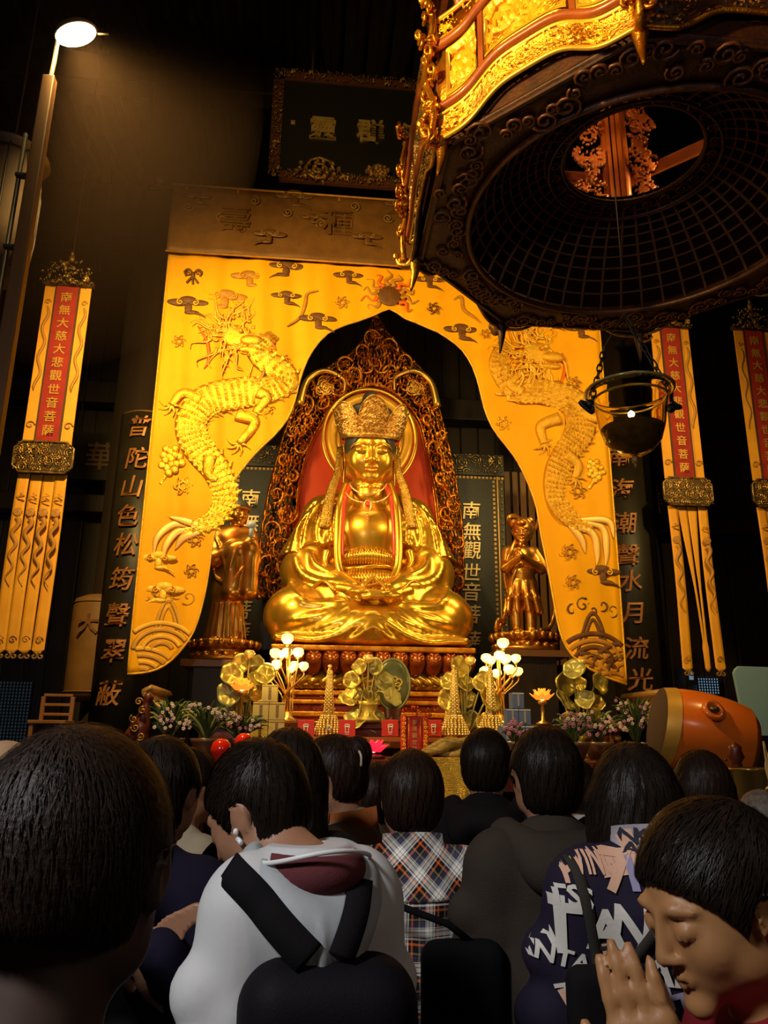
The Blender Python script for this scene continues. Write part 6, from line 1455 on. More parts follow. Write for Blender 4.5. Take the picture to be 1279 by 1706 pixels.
boxo('seat_board', (0, 0, zs_), (W+.06, .3, .03), rw, t)
for k in range(3): boxo('back_slat', (0, .12, zs_+.07+k*.085), (W, .02, .025), rw, t)
boxo('rung', (0, -.12, zs_-.3), (W, .025, .025), rw, t)
bb = thing('blue_bag', 'blue cloth bag under the wooden rack seat', 'bag', (c[0]+.02, 7.5, zs_-.284)); boxo('rack_shelf', (0, 0, zs_-.30), (W+.02, .27, .03), rw, t)
MB().lathe([(.07, 0), (.09, .05), (.07, .15), (.02, .22), (.03, .25)], 14).build('cloth', mat('blue_cloth', (.05, .16, .24), .8), bb)
c = P(240, 1195, 6.9); t = thing('carved_newel', 'dark carved wooden newel with gilt details left of the orchids', 'post', (P(236, 1200, 7.0)[0], 7.0, 0)); H = P(240, 1150, 7.0)[2]
S = Sculpt((-.16, -.1, 0), (.16, .1, H), .016)
S.cone((0, 0, .02), (0, 0, H-.3), .09, .07, .03); S.cone((0, 0, H-.3), (.03, 0, H-.12), .07, .035, .03); S.ball((.04, 0, H-.06), .045, .03); S.cone((-.02, 0, H-.25), (-.1, 0, H-.4), .04, .05, .03); S.build('shaft', wine, t)
b = MB()
for k in range(14): b.tube(plane_pts(spiral2(-.02+.04*sin(k*2), H-.1-k*.07, .035, 1.4, k), -.09), .008, 5)
b.build('gilt_scrolls', gold_old, t)
# small-paned bluish windows deep in the hall
def lattice(n, px, py, w_, h_, nx, nz, bright):
    c = P(px, py, 12.9); t = thing('window_%d' % n, 'x', 'window', (c[0], 12.88, c[2])); del t['label'], t['category']; t['kind'] = 'structure'
    boxo('window_pane', (0, 0, 0), (w_, .02, h_), mat('blue_pane_%d' % n, (.10, .18, .25), .4, emit=bright, ecol=(.25, .5, .75)), t)
    for k in range(nx+1): boxo('glazing_bar', (-w_/2+w_*k/nx, -.02, 0), (w_/nx*.36, .03, h_+.02), darkwood, t, 0)
    for k in range(nz+1): boxo('glazing_bar', (0, -.025, -h_/2+h_*k/nz), (w_+.02, .03, h_/nz*.36), darkwood, t, 0)
lattice(1, 1178, 1143, .37, .27, 8, 6, .55); lattice(2, 1149, 1126, .14, .22, 1, 1, .35); lattice(3, 22, 1185, .5, .9, 10, 18, .03); lattice(4, 1123, 1150, .05, .12, 1, 1, .3)

# ================================================================== PEOPLE
def fabric(name, c, c2=None, rough=.9, bump=.12, bs=260): return mat(name, c, rough, 0, c2 or tuple(x*.8 for x in c), 5, bump, bs, spec=.06)
def add_hand(S, w, d, n, side, L=.175, curl=.15, spread=.0, k=.006):
    """w wrist, d finger direction, n palm normal, side: +1/-1 picks the thumb side"""
    d = np.array(d, float); d /= np.linalg.norm(d); n = np.array(n, float); n -= d*(n@d); n /= np.linalg.norm(n); t = np.cross(d, n)*side; w = np.array(w, float)
    pc = w+d*L*.28; S.cone(w, w+d*L*.2, L*.15, L*.17, .01); 
    for j in range(4): S.cone(w+d*L*.12+t*(j-1.5)*L*.07, w+d*L*.48+t*(j-1.5)*L*.105, L*.085, L*.078, .012)
    for j, (fl_, o) in enumerate(((.43, 1.5), (.50, .5), (.46, -.5), (.36, -1.5))):
        a = w+d*L*.46+t*o*L*.105; dd = d+t*o*spread; p = a; dirv = dd/np.linalg.norm(dd)
        for q_, (f, r0_, r1_) in enumerate(((.42, .054, .050), (.32, .050, .046), (.26, .046, .038))):
            e = p+dirv*L*fl_*f; S.cone(p, e, L*r0_, L*r1_, .003); p = e; dirv = dirv*cos(curl)+n*sin(curl); dirv /= np.linalg.norm(dirv)
    a = w+d*L*.1+t*L*.14; b_ = a+(d*.6+t*.75+n*.3)*L*.25; c_ = b_+(d*.95+t*.2+n*.2)*L*.24; S.cone(a, b_, L*.08, L*.065, .008); S.cone(b_, c_, L*.062, L*.045, .004)
def strands(c, amp, f=40):
    c = np.array(c)
    def fn(V):
        d = V-c; az = np.arctan2(d[:, 0], d[:, 1]+.02); r = np.linalg.norm(d, axis=1, keepdims=True)
        g = np.sin(az*f+4*np.sin(d[:, 2]*22)+2*np.sin(az*7))*.6+np.sin(az*f*2.3+6*np.sin(d[:, 2]*15))*.4
        return V+d/r*(g*amp)[:, None]
    return fn
SHOE = mat('dark_shoe', (.02, .018, .016), .5)
def fibers(o, c, n, L, w_, m, seed=1, lift=.002, flow=None, nseg=5):
    me = o.data; V = np.empty(len(me.vertices)*3); me.vertices.foreach_get('co', V); V = V.reshape(-1, 3); bv = BVHTree.FromPolygons(V.tolist(), [tuple(p.vertices) for p in me.polygons])
    r0 = np.random.RandomState(seed); c = np.array(c); crown = c+np.array([.01, .07, .10]); vs = []; fs = []
    for i in r0.choice(len(V), n):
        p = Vector(V[i]); d = Vector(V[i]-crown); ln = L*r0.uniform(.6, 1.2)/nseg; pts = []
        jit = Vector(r0.normal(0, .12, 3)); lf = lift*r0.uniform(.3, 1.3)
        for k in range(nseg+1):
            h_ = bv.find_nearest(p)
            if h_[0] is None: break
            nn = (h_[0]-Vector(c)).normalized(); q_ = h_[0]+nn*(lf*(1+k*.5/nseg)); pts.append((q_, nn)); g = (q_-Vector(crown))+Vector((0, 0, -.12)); g = g.normalized()+jit; g = (g-nn*g.dot(nn)).normalized(); p = q_+g*ln; last = g
        b0 = len(vs); 
        for k, (q_, nn) in enumerate(pts):
            s_ = last.cross(nn).normalized()*w_*(1-.8*k/nseg)*.5; vs.append(tuple(q_-s_)); vs.append(tuple(q_+s_))
        for k in range(len(pts)-1): fs.append((b0+2*k, b0+2*k+1, b0+2*k+3, b0+2*k+2))
    x = link('strands', np_mesh('strands', np.array(vs), np.array(fs)), m, o); x['kind'] = 'stuff'; return x
def person(px, py, Y, yaw, label, sex='f', hair='short', hm=None, top=None, legs=None, pitch=0, turn=0, roll=0, hands=None, sk=None, h=.0105, skirtlen=None, hood=None, collar=None, shw=None, headscale=1., lean=0, group=None, sleeves=True, folds=True, topz=None, sdrop=.32, fwd=0):
    tp = P(px, py, Y); H = topz or tp[2]; t = thing('person', label, 'person', (tp[0], Y, 0), pi+radians(yaw), group)
    s = H/1.65; sk = sk or skin; sw = shw or (.15 if sex == 'f' else .17); HH = H-.01 if hair != 'bald' else H
    hh, hw_, hd = .222*headscale, .152*headscale, .19*headscale; Rh = Matrix.Rotation(radians(turn), 3, 'Z') @ Matrix.Rotation(radians(pitch), 3, 'X') @ Matrix.Rotation(radians(roll), 3, 'Y'); Rn = np.array(Rh)
    nk = np.array([0, 0, H-sdrop+.045]); hc = nk+Rn @ np.array([0, -.015, .155]); hc[2] = HH-.51*hh; hc[1] -= fwd
    _c, _s = cos(pi+radians(yaw)), sin(pi+radians(yaw)); t.location = (tp[0]-(_c*hc[0]-_s*hc[1]), Y-(_s*hc[0]+_c*hc[1]), 0)
    zs = H-sdrop; hands = hands or [((-.195, -.04, zs-.30), (-.035, -.215, zs-.14), (.05, -.12, 1), (1, 0, 0)), ((.195, -.04, zs-.30), (.035, -.215, zs-.14), (-.05, -.12, 1), (-1, 0, 0))]
    h = .0125 if Y > 2.05 and h > .01 else h; S = Sculpt((-.36, -.45, -.0), (.36, .22, H+.02), h)
    T = add_head(S, hc, hw_, hh, hd, Rh, k=.018); add_ears(S, T, hw_, hh, hd, Rh, k=.01)
    S.cone(T(0, .10, -.2), nk+np.array([0, .02, -.02]), .052, .058, .025); S.cone(nk+np.array([0, .02, -.03]), (0, .01, zs-.03), .06, .09, .04)
    W_ = sw/.19
    S.cone((-sw+.04, .01, zs), (sw-.04, .01, zs), .055, .055, .04); S.cone((0, 0, zs-.08), (0, 0, .98*s), .13*W_, .12, .06, sq=(.85, 1.25, 1)); S.cone((0, 0, 1.0*s), (0, 0, .88*s), .12, .135, .06, sq=(.85, 1.2, 1))
    arms = []
    for i_, (el, hd_, fd, pn) in enumerate(hands):
        sg = -1 if i_ == 0 else 1; sh = np.array([sg*(sw-.01), .01, zs-.02]); el = np.array(el); hd_ = np.array(hd_); arms.append((sh, el, hd_))
        S.cone(sh, el, .046, .038, .03); S.cone(el, hd_, .038, .026, .015); add_hand(S, hd_, fd, pn, 1 if i_ else -1)
    for sg in (-1, 1):
        S.cone((sg*.085, 0, .86*s), (sg*.09, -.01, .47*s), .075, .05, .04); S.cone((sg*.09, -.01, .47*s), (sg*.09, .02, .09), .048, .033, .02); S.cone((sg*.09, .03, .05), (sg*.095, -.11, .035), .035, .03, .02)
    S.build('body', sk, t)
    # trousers and shoes
    S = Sculpt((-.26, -.2, .02), (.26, .22, 1.08*s), .014)
    for sg in (-1, 1): S.cone((sg*.085, 0, .88*s), (sg*.095, -.005, .47*s), .098, .072, .04); S.cone((sg*.095, -.005, .47*s), (sg*.095, .02, .12), .07, .06, .03)
    S.cone((0, 0, 1.02*s), (0, 0, .9*s), .145, .15, .05, sq=(.87, 1.15, 1)); S.build('trousers', legs or fabric('dark_trousers', (.02, .018, .02)), t)
    for sg in (-1, 1): MB().lathe([(.001, 0), (.8, 0), (1, .2), (.9, .6), (.6, 1), (.001, 1.1)], 14, cap=False).build('shoe', SHOE, t, loc=(sg*.095, -.045, 0)).scale = (.05, .135, .085)
    # top
    top = top or fabric('charcoal_top', (.03, .028, .028)); zb = (skirtlen or .86)*s
    S = Sculpt((-.42, -.42, zb-.04), (.42, .26, H-.18), .0105 if Y < 2.6 else .014)
    S.cone((-sw+.035, .015, zs+.005), (sw-.035, .015, zs+.005), .072, .072, .05); S.cone((0, .01, zs-.09), (0, .01, 1.0*s), .150*W_, .148*W_, .07, sq=(.82, 1.15, 1)); S.cone((0, .01, 1.05*s), (0, .01, zb+.03), .150*W_, .158*W_, .05, sq=(.82, 1.15, 1))
    S.cone((0, .02, zs-.02), (0, .03, zs+.055), .12, .068, .05)
    for (sh, el, hd_) in arms:
        S.cone(sh+np.array([0, 0, -.0]), el, .075, .062, .04); S.cone(el, hd_+(el-hd_)*.12, .062, .045, .025)
        if folds:
            for q_ in range(5):
                c = sh+(el-sh)*(.35+.14*q_); a0 = q_*1.9; v = np.array([cos(a0), .6*sin(a0), .5]); S.cone(c-v*.05, c+v*.05+np.array([0, 0, -.03]), .050, .052, .02)
    if folds:
        r0 = np.random.RandomState(int(px))
        for q_ in range(9):
            x0 = r0.uniform(-.13, .13); z0 = r0.uniform(zb+.15, zs-.05); S.fold([(x0, z0), (x0+r0.uniform(-.07, .07), z0-.07), (x0+r0.uniform(-.09, .09), z0-.16)], .011, .012, sgn=-1)
            S.fold([(x0, z0), (x0+r0.uniform(-.07, .07), z0-.07), (x0+r0.uniform(-.09, .09), z0-.16)], .011, .012)
    S.box((0, 0, zb-.06), (1, 1, .12), .005, .01, 'sub'); S.ball((0, -.02, zs+.125), (.058, .062, .06), .01, 'sub')
    tpo = S.build('jacket' if collar or hood else 'top', top, t)
    if collar:
        g = [np.array([.078*sin(a), .02+.070*cos(a), zs+.065+.012*cos(a)]) for a in np.linspace(-2.4, 2.4, 30)]; g2 = [p*np.array([1.16, 1.16, 1])+np.array([0, 0, -.045]) for p in g]
        MB().grid(np.stack([np.array(g), np.array(g)*1.03+np.array([0, 0, .005-.03*(H*.82)*.03]), np.array(g2)])).build('collar', collar, t, solid=.006)
    if hood:
        S = Sculpt((-.22, -.14, zs-.20), (.22, .27, zs+.20), .009)
        S.cone((-.115, .0, zs+.05), (-.05, .12, zs+.0), .05, .062, .03); S.cone((.115, .0, zs+.05), (.05, .12, zs+.0), .05, .062, .03); S.cone((-.05, .12, zs+.0), (.05, .12, zs+.0), .068, .068, .03); S.cone((0, .13, zs), (0, .13, zs-.09), .07, .04, .04)
        S.ball((0, .01, zs+.10), (.085, .09, .10), .02, 'sub'); S.build('hood', hood, t)
    # hair
    hm = hm or hairmat; X = 1.0
    S = Sculpt(hc-np.array([.17, .19, .42]), hc+np.array([.17, .24, .22]), .0062)
    def HB(c, r, k=.015, mode='add'): S.ball(T(*c), (r[0]*hw_, r[1]*hd, r[2]*hh), k, mode, Rh)
    th_ = .55 if hair in ('crop', 'bald') else .585
    if hair == 'bald': HB((0, .12, -.02), (.535, .44, .24))
    else: HB((0, .06, .09), (th_, th_, .50 if hair != 'crop' else .455))
    if hair in ('short', 'long', 'bob', 'pony', 'bun'): HB((0, .22, -.10), (.50, .36, .33))
    if hair == 'crop': HB((0, .2, -.06), (.49, .36, .30))
    if hair == 'bob':
        for a in np.linspace(-1.75, 1.75, 9): S.cone(T(.42*sin(a), .05+.36*cos(a), .0), T(.50*sin(a), .05+.40*cos(a), -.62), .038, .036, .02)
    if hair in ('long',):
        for a in np.linspace(-1.6, 1.6, 9): S.cone(T(.40*sin(a), .08+.34*cos(a), .0), T(.46*sin(a), .20+.36*cos(a), -1.0), .038, .03, .02)
    if hair == 'pony': 
        S.path([T(0, .5, .15), T(0, .75, .1), T(.05, .85, -.2), T(.08, .8, -.7)], [.03, .04, .038, .015], .02)
    if hair == 'bun':
        HB((0, .55, .25), (.26, .22, .22))
    if hair in ('short', 'pony', 'bun', 'crop', 'bald'):
        HB((0, -.64, -.14), (.74, .64, .43), .012, 'sub')
        for sg in (-1, 1): HB((sg*.66, .03, -.12), (.26, .20, .22), .01, 'sub')
        HB((0, .15, -.66), (.7, .7, .30 if hair != 'crop' else .46), .02, 'sub')
    else: HB((0, -.66, -.16), (.46, .62, .48), .015, 'sub'); HB((0, -.3, -.7), (.40, .52, .5), .02, 'sub')
    ho = S.build('hair', hm, t, deform=strands(hc, .0004 if hair in ('crop', 'bald') else .0018))
    if Y < 3.2 and hair != 'bald':
        if hair == 'crop': fibers(ho, hc, 9000, .022, .0011, hm, int(px), .0022, nseg=3)
        else: fibers(ho, hc, 3600 if Y < 1.6 else 1500, .075, .0016 if Y < 1.6 else .003, hm, int(px))
    bpy.context.view_layer.update()
    return t, T, tpo, arms, zs

# --- plaid cloth
def plaid(name, rot=0):
    m = bpy.data.materials.new(name); m.use_nodes = True; nt = m.node_tree; b = nt.nodes['Principled BSDF']; b.inputs['Roughness'].default_value = .85; b.inputs['Specular IOR Level'].default_value = .15
    tc = nt.nodes.new('ShaderNodeTexCoord'); mp = nt.nodes.new('ShaderNodeMapping'); mp.inputs['Rotation'].default_value = (0, rot, 0); nt.links.new(tc.outputs['Object'], mp.inputs[0])
    sx = nt.nodes.new('ShaderNodeSeparateXYZ'); nt.links.new(mp.outputs[0], sx.inputs[0]); outs = []
    for ax in ('X', 'Z'):
        d = nt.nodes.new('ShaderNodeMath'); d.operation = 'DIVIDE'; d.inputs[1].default_value = .066 if ax == 'X' else .078; nt.links.new(sx.outputs[ax], d.inputs[0])
        f = nt.nodes.new('ShaderNodeMath'); f.operation = 'FRACT'; nt.links.new(d.outputs[0], f.inputs[0]); r = nt.nodes.new('ShaderNodeValToRGB'); r.color_ramp.interpolation = 'CONSTANT'; e = r.color_ramp.elements
        K, Wt, Or, Nv, G = (.015, .010, .014), (1, .95, .85), (.85, .18, .03), (.07, .07, .13), (.30, .25, .14)
        st = [(0, K), (.20, Or), (.27, K), (.36, Wt), (.42, K), (.45, Wt), (.57, G), (.60, Wt), (.68, K), (.70, Wt), (.73, Nv), (.90, K), (.93, G)]
        e[0].position, e[0].color = st[0][0], (*st[0][1], 1); e[1].position, e[1].color = st[1][0], (*st[1][1], 1)
        for p_, c_ in st[2:]: q_ = e.new(p_); q_.color = (*c_, 1)
        nt.links.new(f.outputs[0], r.inputs[0]); outs.append(r)
    mx = nt.nodes.new('ShaderNodeMix'); mx.data_type = 'RGBA'; mx.inputs[0].default_value = .5; nt.links.new(outs[0].outputs[0], mx.inputs[6]); nt.links.new(outs[1].outputs[0], mx.inputs[7])
    g = nt.nodes.new('ShaderNodeGamma'); g.inputs[1].default_value = 1.0; nt.links.new(mx.outputs[2], g.inputs[0]); nt.links.new(g.outputs[0], b.inputs['Base Color']); return m
def fine(V, F, L=.014):
    import bmesh
    bm = bmesh.new(); vs = [bm.verts.new(v) for v in V]
    for f in F:
        try: bm.faces.new([vs[i] for i in f])
        except ValueError: pass
    bmesh.ops.triangulate(bm, faces=bm.faces[:])
    for _ in range(3):
        e = [x for x in bm.edges if x.calc_length() > L]
        if not e: break
        bmesh.ops.subdivide_edges(bm, edges=e, cuts=1); bmesh.ops.triangulate(bm, faces=bm.faces[:])
    bm.verts.index_update(); V = np.array([tuple(v.co) for v in bm.verts]); F = [tuple(v.index for v in f.verts) for f in bm.faces]; bm.free(); return V, F
def wrap(obj, V, F, off=.004, extra=()):
    """lay flat letter shapes (world XZ) on the back of a garment"""
    dg = bpy.context.evaluated_depsgraph_get(); Mw = obj.matrix_world; Mi = Mw.inverted(); me = obj.data
    bvs = []
    for ob in [obj]+list(extra):
        if ob.name not in wrap.cache: wrap.cache[ob.name] = BVHTree.FromPolygons([ob.matrix_world @ v.co for v in ob.data.vertices], [tuple(p.vertices) for p in ob.data.polygons])
        bvs.append(wrap.cache[ob.name])
    out = []; keep = []
    for v in V:
        hs = [b_.ray_cast(Vector((v[0], -1, v[2])), Vector((0, 1, 0))) for b_ in bvs]; hs = [x for x in hs if x[0]]; h_ = min(hs, key=lambda x: x[0][1]) if hs else (None,)
        out.append(h_[0]+Vector((0, -off+(.002 if v[1] > 0 else 0), 0)) if h_[0] else None)
    F2 = [f for f in F if all(out[i] is not None for i in f) and max(out[i][1] for i in f)-min(out[i][1] for i in f) < .05]
    return [tuple(o) if o is not None else (0, 0, 0) for o in out], F2
wrap.cache = {}

# ---------------------------------------------------------------- far rows first
navy = fabric('navy_jacket_cloth', (.012, .010, .022)); blk = fabric('black_jacket_cloth', (.010, .009, .010)); cream = fabric('cream_shirt_cloth', (.42, .34, .22)); orange_c = fabric('orange_coat_cloth', (.42, .10, .03)); pinkc = fabric('dusty_pink_cloth', (.30, .17, .15))
greyw = fabric('light_grey_cloth', (.26, .25, .23)); hoodie = fabric('taupe_hoodie_fleece', (.050, .038, .029), (.04, .03, .023), .95, .2, 200); white_c = fabric('white_shirt_cloth', (.6, .58, .52))
person(1262, 1318, 3.35, 5, 'grey-haired person in cream clothes at the far right edge', hair='short', hm=mat('grey_hair', (.22, .19, .15), .5, 0, (.12, .10, .08), 40, .6, 90), top=cream)
person(955, 1266, 3.3, 0, 'person in a white shirt mostly hidden between the hoodie wearer and the lettered jacket', hair='short', top=white_c)
person(1162, 1252, 2.75, 0, 'person in an orange coat seen behind the praying woman', hair='bob', hm=hairbrown, top=orange_c)
person(622, 1272, 3.05, 10, 'brown-haired person with a cream hood by the crimson lotus lamp', hair='short', hm=hairbrown, top=pinkc, hood=fabric('cream_hood_cloth', (.55, .50, .40)))
person(322, 1250, 2.75, -52, 'person in profile facing right behind the front man, cream sleeve', hair='short', top=cream, sk=skin_tan)
dt, dT, *_ = person(553, 1228, 2.55, 66, 'woman with clipped-up hair and pale top with orange collar, face turned left', hair='bun', hm=hairbrown, top=greyw, collar=fabric('orange_collar_cloth', (.55, .16, .04)), pitch=14)
cl = MB().tube(bez([dT(.18, .60, .30), dT(.26, .66, .18), dT(.24, .62, .05)], 12), .004, 6).build('hair_clip', mat('pearl_clip', (.55, .40, .28), .3), dt)
gt, gT, gtop, *_ = person(808, 1216, 2.85, -18, 'man in a black hooded jacket with a red accent below the blue boxes', 'm', 'short', top=blk, hood=fabric('black_hood_cloth', (.012, .010, .010)), shw=.175)
ct, cT, *_ = person(482, 1216, 2.12, 8, 'person with smooth black hair directly behind the woman in the pale jacket', hair='long', top=blk)
nP = P(276, 1231, 1.95); nM = (Matrix.Translation((nP[0], 1.95, 0)) @ Matrix.Rotation(pi+radians(-20), 4, 'Z')).inverted()
def nh(up):
    a, b_ = (P(262, 1562, 1.66), P(322, 1535, 1.64)) if up else (P(292, 1660, 1.70), P(262, 1625, 1.68)); a = np.array(nM @ Vector(a)); b_ = np.array(nM @ Vector(b_))
    return ((-.24 if up else .24, .10, 1.02), tuple(a), tuple(b_-a), (0, -.55, -.8) if up else (0, -1, .1))
nt_, nT, ntop, narms, nzs = person(276, 1231, 1.95, -20, 'dark-haired person in a navy jacket behind the front man, one hand held out', hair='short', top=navy, h=.0075,
    hands=[nh(1), nh(0)])
person(14, 1233, 1.5, 0, 'bald man at the far left edge', 'm', 'bald', hm=mat('grey_stubble', (.10, .08, .06), .7), top=blk, sk=mat('pale_scalp_skin', (.36, .22, .12), .45, sss=.1))
# plaid shirt
pt_, pT, ptop, parms, pzs = person(684, 1252, 2.28, 0, 'person in an orange, white and black plaid shirt at the centre of the crowd', 'm', 'short', hm=hairbrown, top=plaid('plaid_cotton'), collar=plaid('plaid_collar_cotton', radians(45)), shw=.162, skirtlen=.80)
def yoke(obj, zs, t, m, depth=.115):
    me = obj.data; Vs = np.empty(len(me.vertices)*3); me.vertices.foreach_get('co', Vs); Vs = Vs.reshape(-1, 3); Fs = np.array([tuple(p.vertices) for p in me.polygons]); c = Vs[Fs].mean(1)
    n = np.cross(Vs[Fs[:, 2]]-Vs[Fs[:, 0]], Vs[Fs[:, 3]]-Vs[Fs[:, 1]]); n /= np.linalg.norm(n, axis=1, keepdims=True)+1e-9
    sel = Fs[(c[:, 2] > zs-depth+.0*c[:, 0]) & (n[:, 1] > -.1) & (np.abs(c[:, 0]) < .2)]; us = np.unique(sel); rm = np.full(len(Vs), -1); rm[us] = np.arange(len(us)); nv = Vs[us].copy()
    cc = np.array([0, 0, zs-.05]); d = nv-cc; d /= np.linalg.norm(d, axis=1, keepdims=True); nv += d*.003
    o = link('yoke', np_mesh('yoke', nv, rm[sel]), m, t); q_ = o.modifiers.new('s', 'SOLIDIFY'); q_.thickness = .003; return o
yoke(ptop, pzs, pt_, plaid('plaid_yoke_cotton', radians(45)), .035)
# shoulder bag strap and black bag hanging at the plaid shirt's side
bg = P(772, 1660, 2.05); bag = thing('shoulder_bag', 'black shoulder bag on a strap at the plaid shirt wearer\'s right', 'bag', tuple(bg))
S = Sculpt((-.12, -.07, -.28), (.13, .09, .16), .01); S.box((0, 0, -.06), (.20, .10, .36), .04); S.fold([(-.07, .05), (0, -.02), (.06, -.12)], .015); S.build('pouch', blk, bag)
MB().tube([(.04, .0, .10), (-.04, -.03, .16), (-.16, -.02, .20), (-.26, .0, .23)], .008, 6, flat=.3).build('strap', blk, bag)
# hoodie
ht_, hT, htop, *_ = person(903, 1215, 2.15, 6, 'person in a taupe fleece hoodie with thick black hair', 'm', 'short', top=hoodie, hood=hoodie, shw=.17, headscale=1.04, skirtlen=.84)
# lettered jacket
ltm = fabric('dark_navy_print_cloth', (.022, .018, .035), (.018, .015, .030), .8, .1, 200)
it_, iT, itop, iarms, izs = person(1048, 1243, 1.72, -4, 'long bobbed-haired person in a navy jacket printed all over with pale letters', hair='bob', top=ltm, collar=fabric('pale_collar_print', (.50, .46, .50)), shw=.155, sdrop=.265, fwd=.03, pitch=10)
bpy.context.view_layer.update()
peach, offw, lav, ink = mat('peach_print', (.72, .42, .28), .8), mat('offwhite_print', (.66, .62, .55), .8), mat('lavender_print', (.30, .27, .42), .8), mat('ink_print', (.02, .018, .03), .8)
itm = it_.matrix_world.inverted(); icol = [o_ for o_ in it_.children if o_.name.startswith('collar')][0]
def prt(s_, px, py, size, m, rot=0, sx=1., Yp=1.6, kind='lettering', off=.004):
    c = P(px, py, Yp)
    if s_ == '#': V, F = MB().prism([(-.5, -.5), (.5, -.5), (.5, .5), (-.5, .5)], .001).V[0]*size, [(0, 1, 2, 3)]; g_ = np.linspace(-.5, .5, 8); gx, gz = np.meshgrid(g_*size, g_*size); V = np.stack([gx.ravel(), 0*gx.ravel(), gz.ravel()], 1); F = [(i*8+j, i*8+j+1, (i+1)*8+j+1, (i+1)*8+j) for i in range(7) for j in range(7)]
    else:
        V, F = text_mesh(s_, size, 1., .03); F = [f for f in F if all(V[i][1] < 0 for i in f)]; V = V*np.array([1, 0, 1])
    V = V.copy(); V[:, 0] *= sx; a = radians(rot); x, z = V[:, 0].copy(), V[:, 2].copy(); V[:, 0] = x*cos(a)-z*sin(a); V[:, 2] = x*sin(a)+z*cos(a); V = V+np.array([c[0], 0, c[2]])
    if s_ != '#': F = [f for f in F if np.linalg.norm(np.cross(V[f[1]]-V[f[0]], V[f[2]]-V[f[0]])) > 1e-12]; V, F = fine(V, F)
    V2, F2 = wrap(itop, V, F, off, [icol])
    if F2:
        V2 = [tuple(itm @ Vector(v)) for v in V2]; MB().add(V2, F2).build(kind, m, it_, smooth=False)
for a in [('#', 1020, 1418, .075, peach, 8, 1., 'print_patch'), ('#', 1075, 1408, .05, offw, -4, 1.2, 'print_patch'), ('#', 925, 1500, .02, offw, 0, 1.5, 'print_patch'), ('#', 965, 1668, .06, peach, 30, .8, 'print_patch'), ('#', 1008, 1588, .05, peach, 10, 1, 'print_patch'), ('#', 1060, 1640, .055, lav, 10, 1.3, 'print_patch'), ('#', 1000, 1545, .02, offw, 0, 1, 'print_patch')]:
    prt(a[0], a[1], a[2], a[3], a[4], a[5], a[6], kind=a[7])
for s_, x, y, sz, m, r, w_ in [('P', 922, 1445, .075, peach, 6, .9), ('T', 940, 1448, .06, peach, 4, .8), ('RTS', 925, 1490, .05, offw, 4, 1.), ('A', 908, 1545, .10, offw, 3, .7), ('T', 934, 1545, .12, offw, 2, .9), ('ANTA', 925, 1592, .042, offw, -12, 1.1), ('OVING', 974, 1428, .07, peach, 0, .45), ('ORI', 975, 1385, .035, peach, -8, .9),
                               ('AN', 1026, 1388, .035, ink, -5, 1.2), ('T', 998, 1392, .035, ink, -5, 1.1), ('K', 1056, 1388, .035, ink, -4, 1.1), ('AN', 1052, 1410, .03, ink, -4, 1.2), ('K', 1055, 1445, .085, lav, 2, 1.), ('7', 1018, 1446, .10, peach, -6, 1.1), ('S', 968, 1492, .05, offw, 0, .8), ('A', 996, 1540, .095, offw, 2, .95), ('N', 1030, 1532, .095, offw, -6, .9), ('A', 1060, 1540, .085, offw, -4, .9), ('ON', 1008, 1588, .045, ink, -15, .8), ('WANTA', 1040, 1620, .05, offw, 20, 1.1), ('TE', 960, 1650, .05, offw, 20, 1.2), ('AR', 1090, 1600, .07, offw, -4, 1.), ('AN', 1080, 1490, .06, peach, -4, 1.), ('ART', 1075, 1665, .06, lav, 12, 1.1)]:
    prt(s_, x, y, sz*1.0, m, r, w_, off=.0065)
# crossbody strap
def strap_on(obj, t, pts, Yp, r, m, nm='strap', par=None, extra=()):
    out = []
    for p in bez(pts, 24):
        c = P(p[0], p[1], Yp); V2, F2 = wrap(obj, [(c[0], 0, c[2])], [(0,)], .010, extra)
        if V2[0] != (0, 0, 0): out.append(V2[0])
    Mi = (par or t).matrix_world.inverted(); q_ = np.array([tuple(Mi @ Vector(v)) for v in out]); q_[1:-1] = (q_[:-2]+q_[1:-1]*2+q_[2:])/4
    b = MB(); n = len(q_); d = np.gradient(q_, axis=0); d /= np.linalg.norm(d, axis=1, keepdims=True); s_ = np.cross(d, (0, 1, 0)); s_ /= np.linalg.norm(s_, axis=1, keepdims=True)
    G = np.stack([q_-s_*r, q_, q_+s_*r]); return b.grid(G).build(nm, m, par or t, solid=.005)
strapm = fabric('olive_black_webbing', (.045, .040, .032))
cb = thing('crossbody_bag', 'dark crossbody bag worn over the lettered jacket', 'bag', tuple(P(1015, 1640, 1.46))); bpy.context.view_layer.update()
strap_on(itop, it_, [(948, 1400), (960, 1470), (980, 1560), (1000, 1640)], 1.6, .011, strapm, par=cb); strap_on(itop, it_, [(1068, 1520), (1045, 1570), (1022, 1620)], 1.6, .011, strapm, par=cb)
S = Sculpt((-.10, -.05, -.14), (.12, .06, .06), .008); S.box((.01, -.0, -.045), (.17, .06, .15), .025); S.build('pouch', blk, cb)
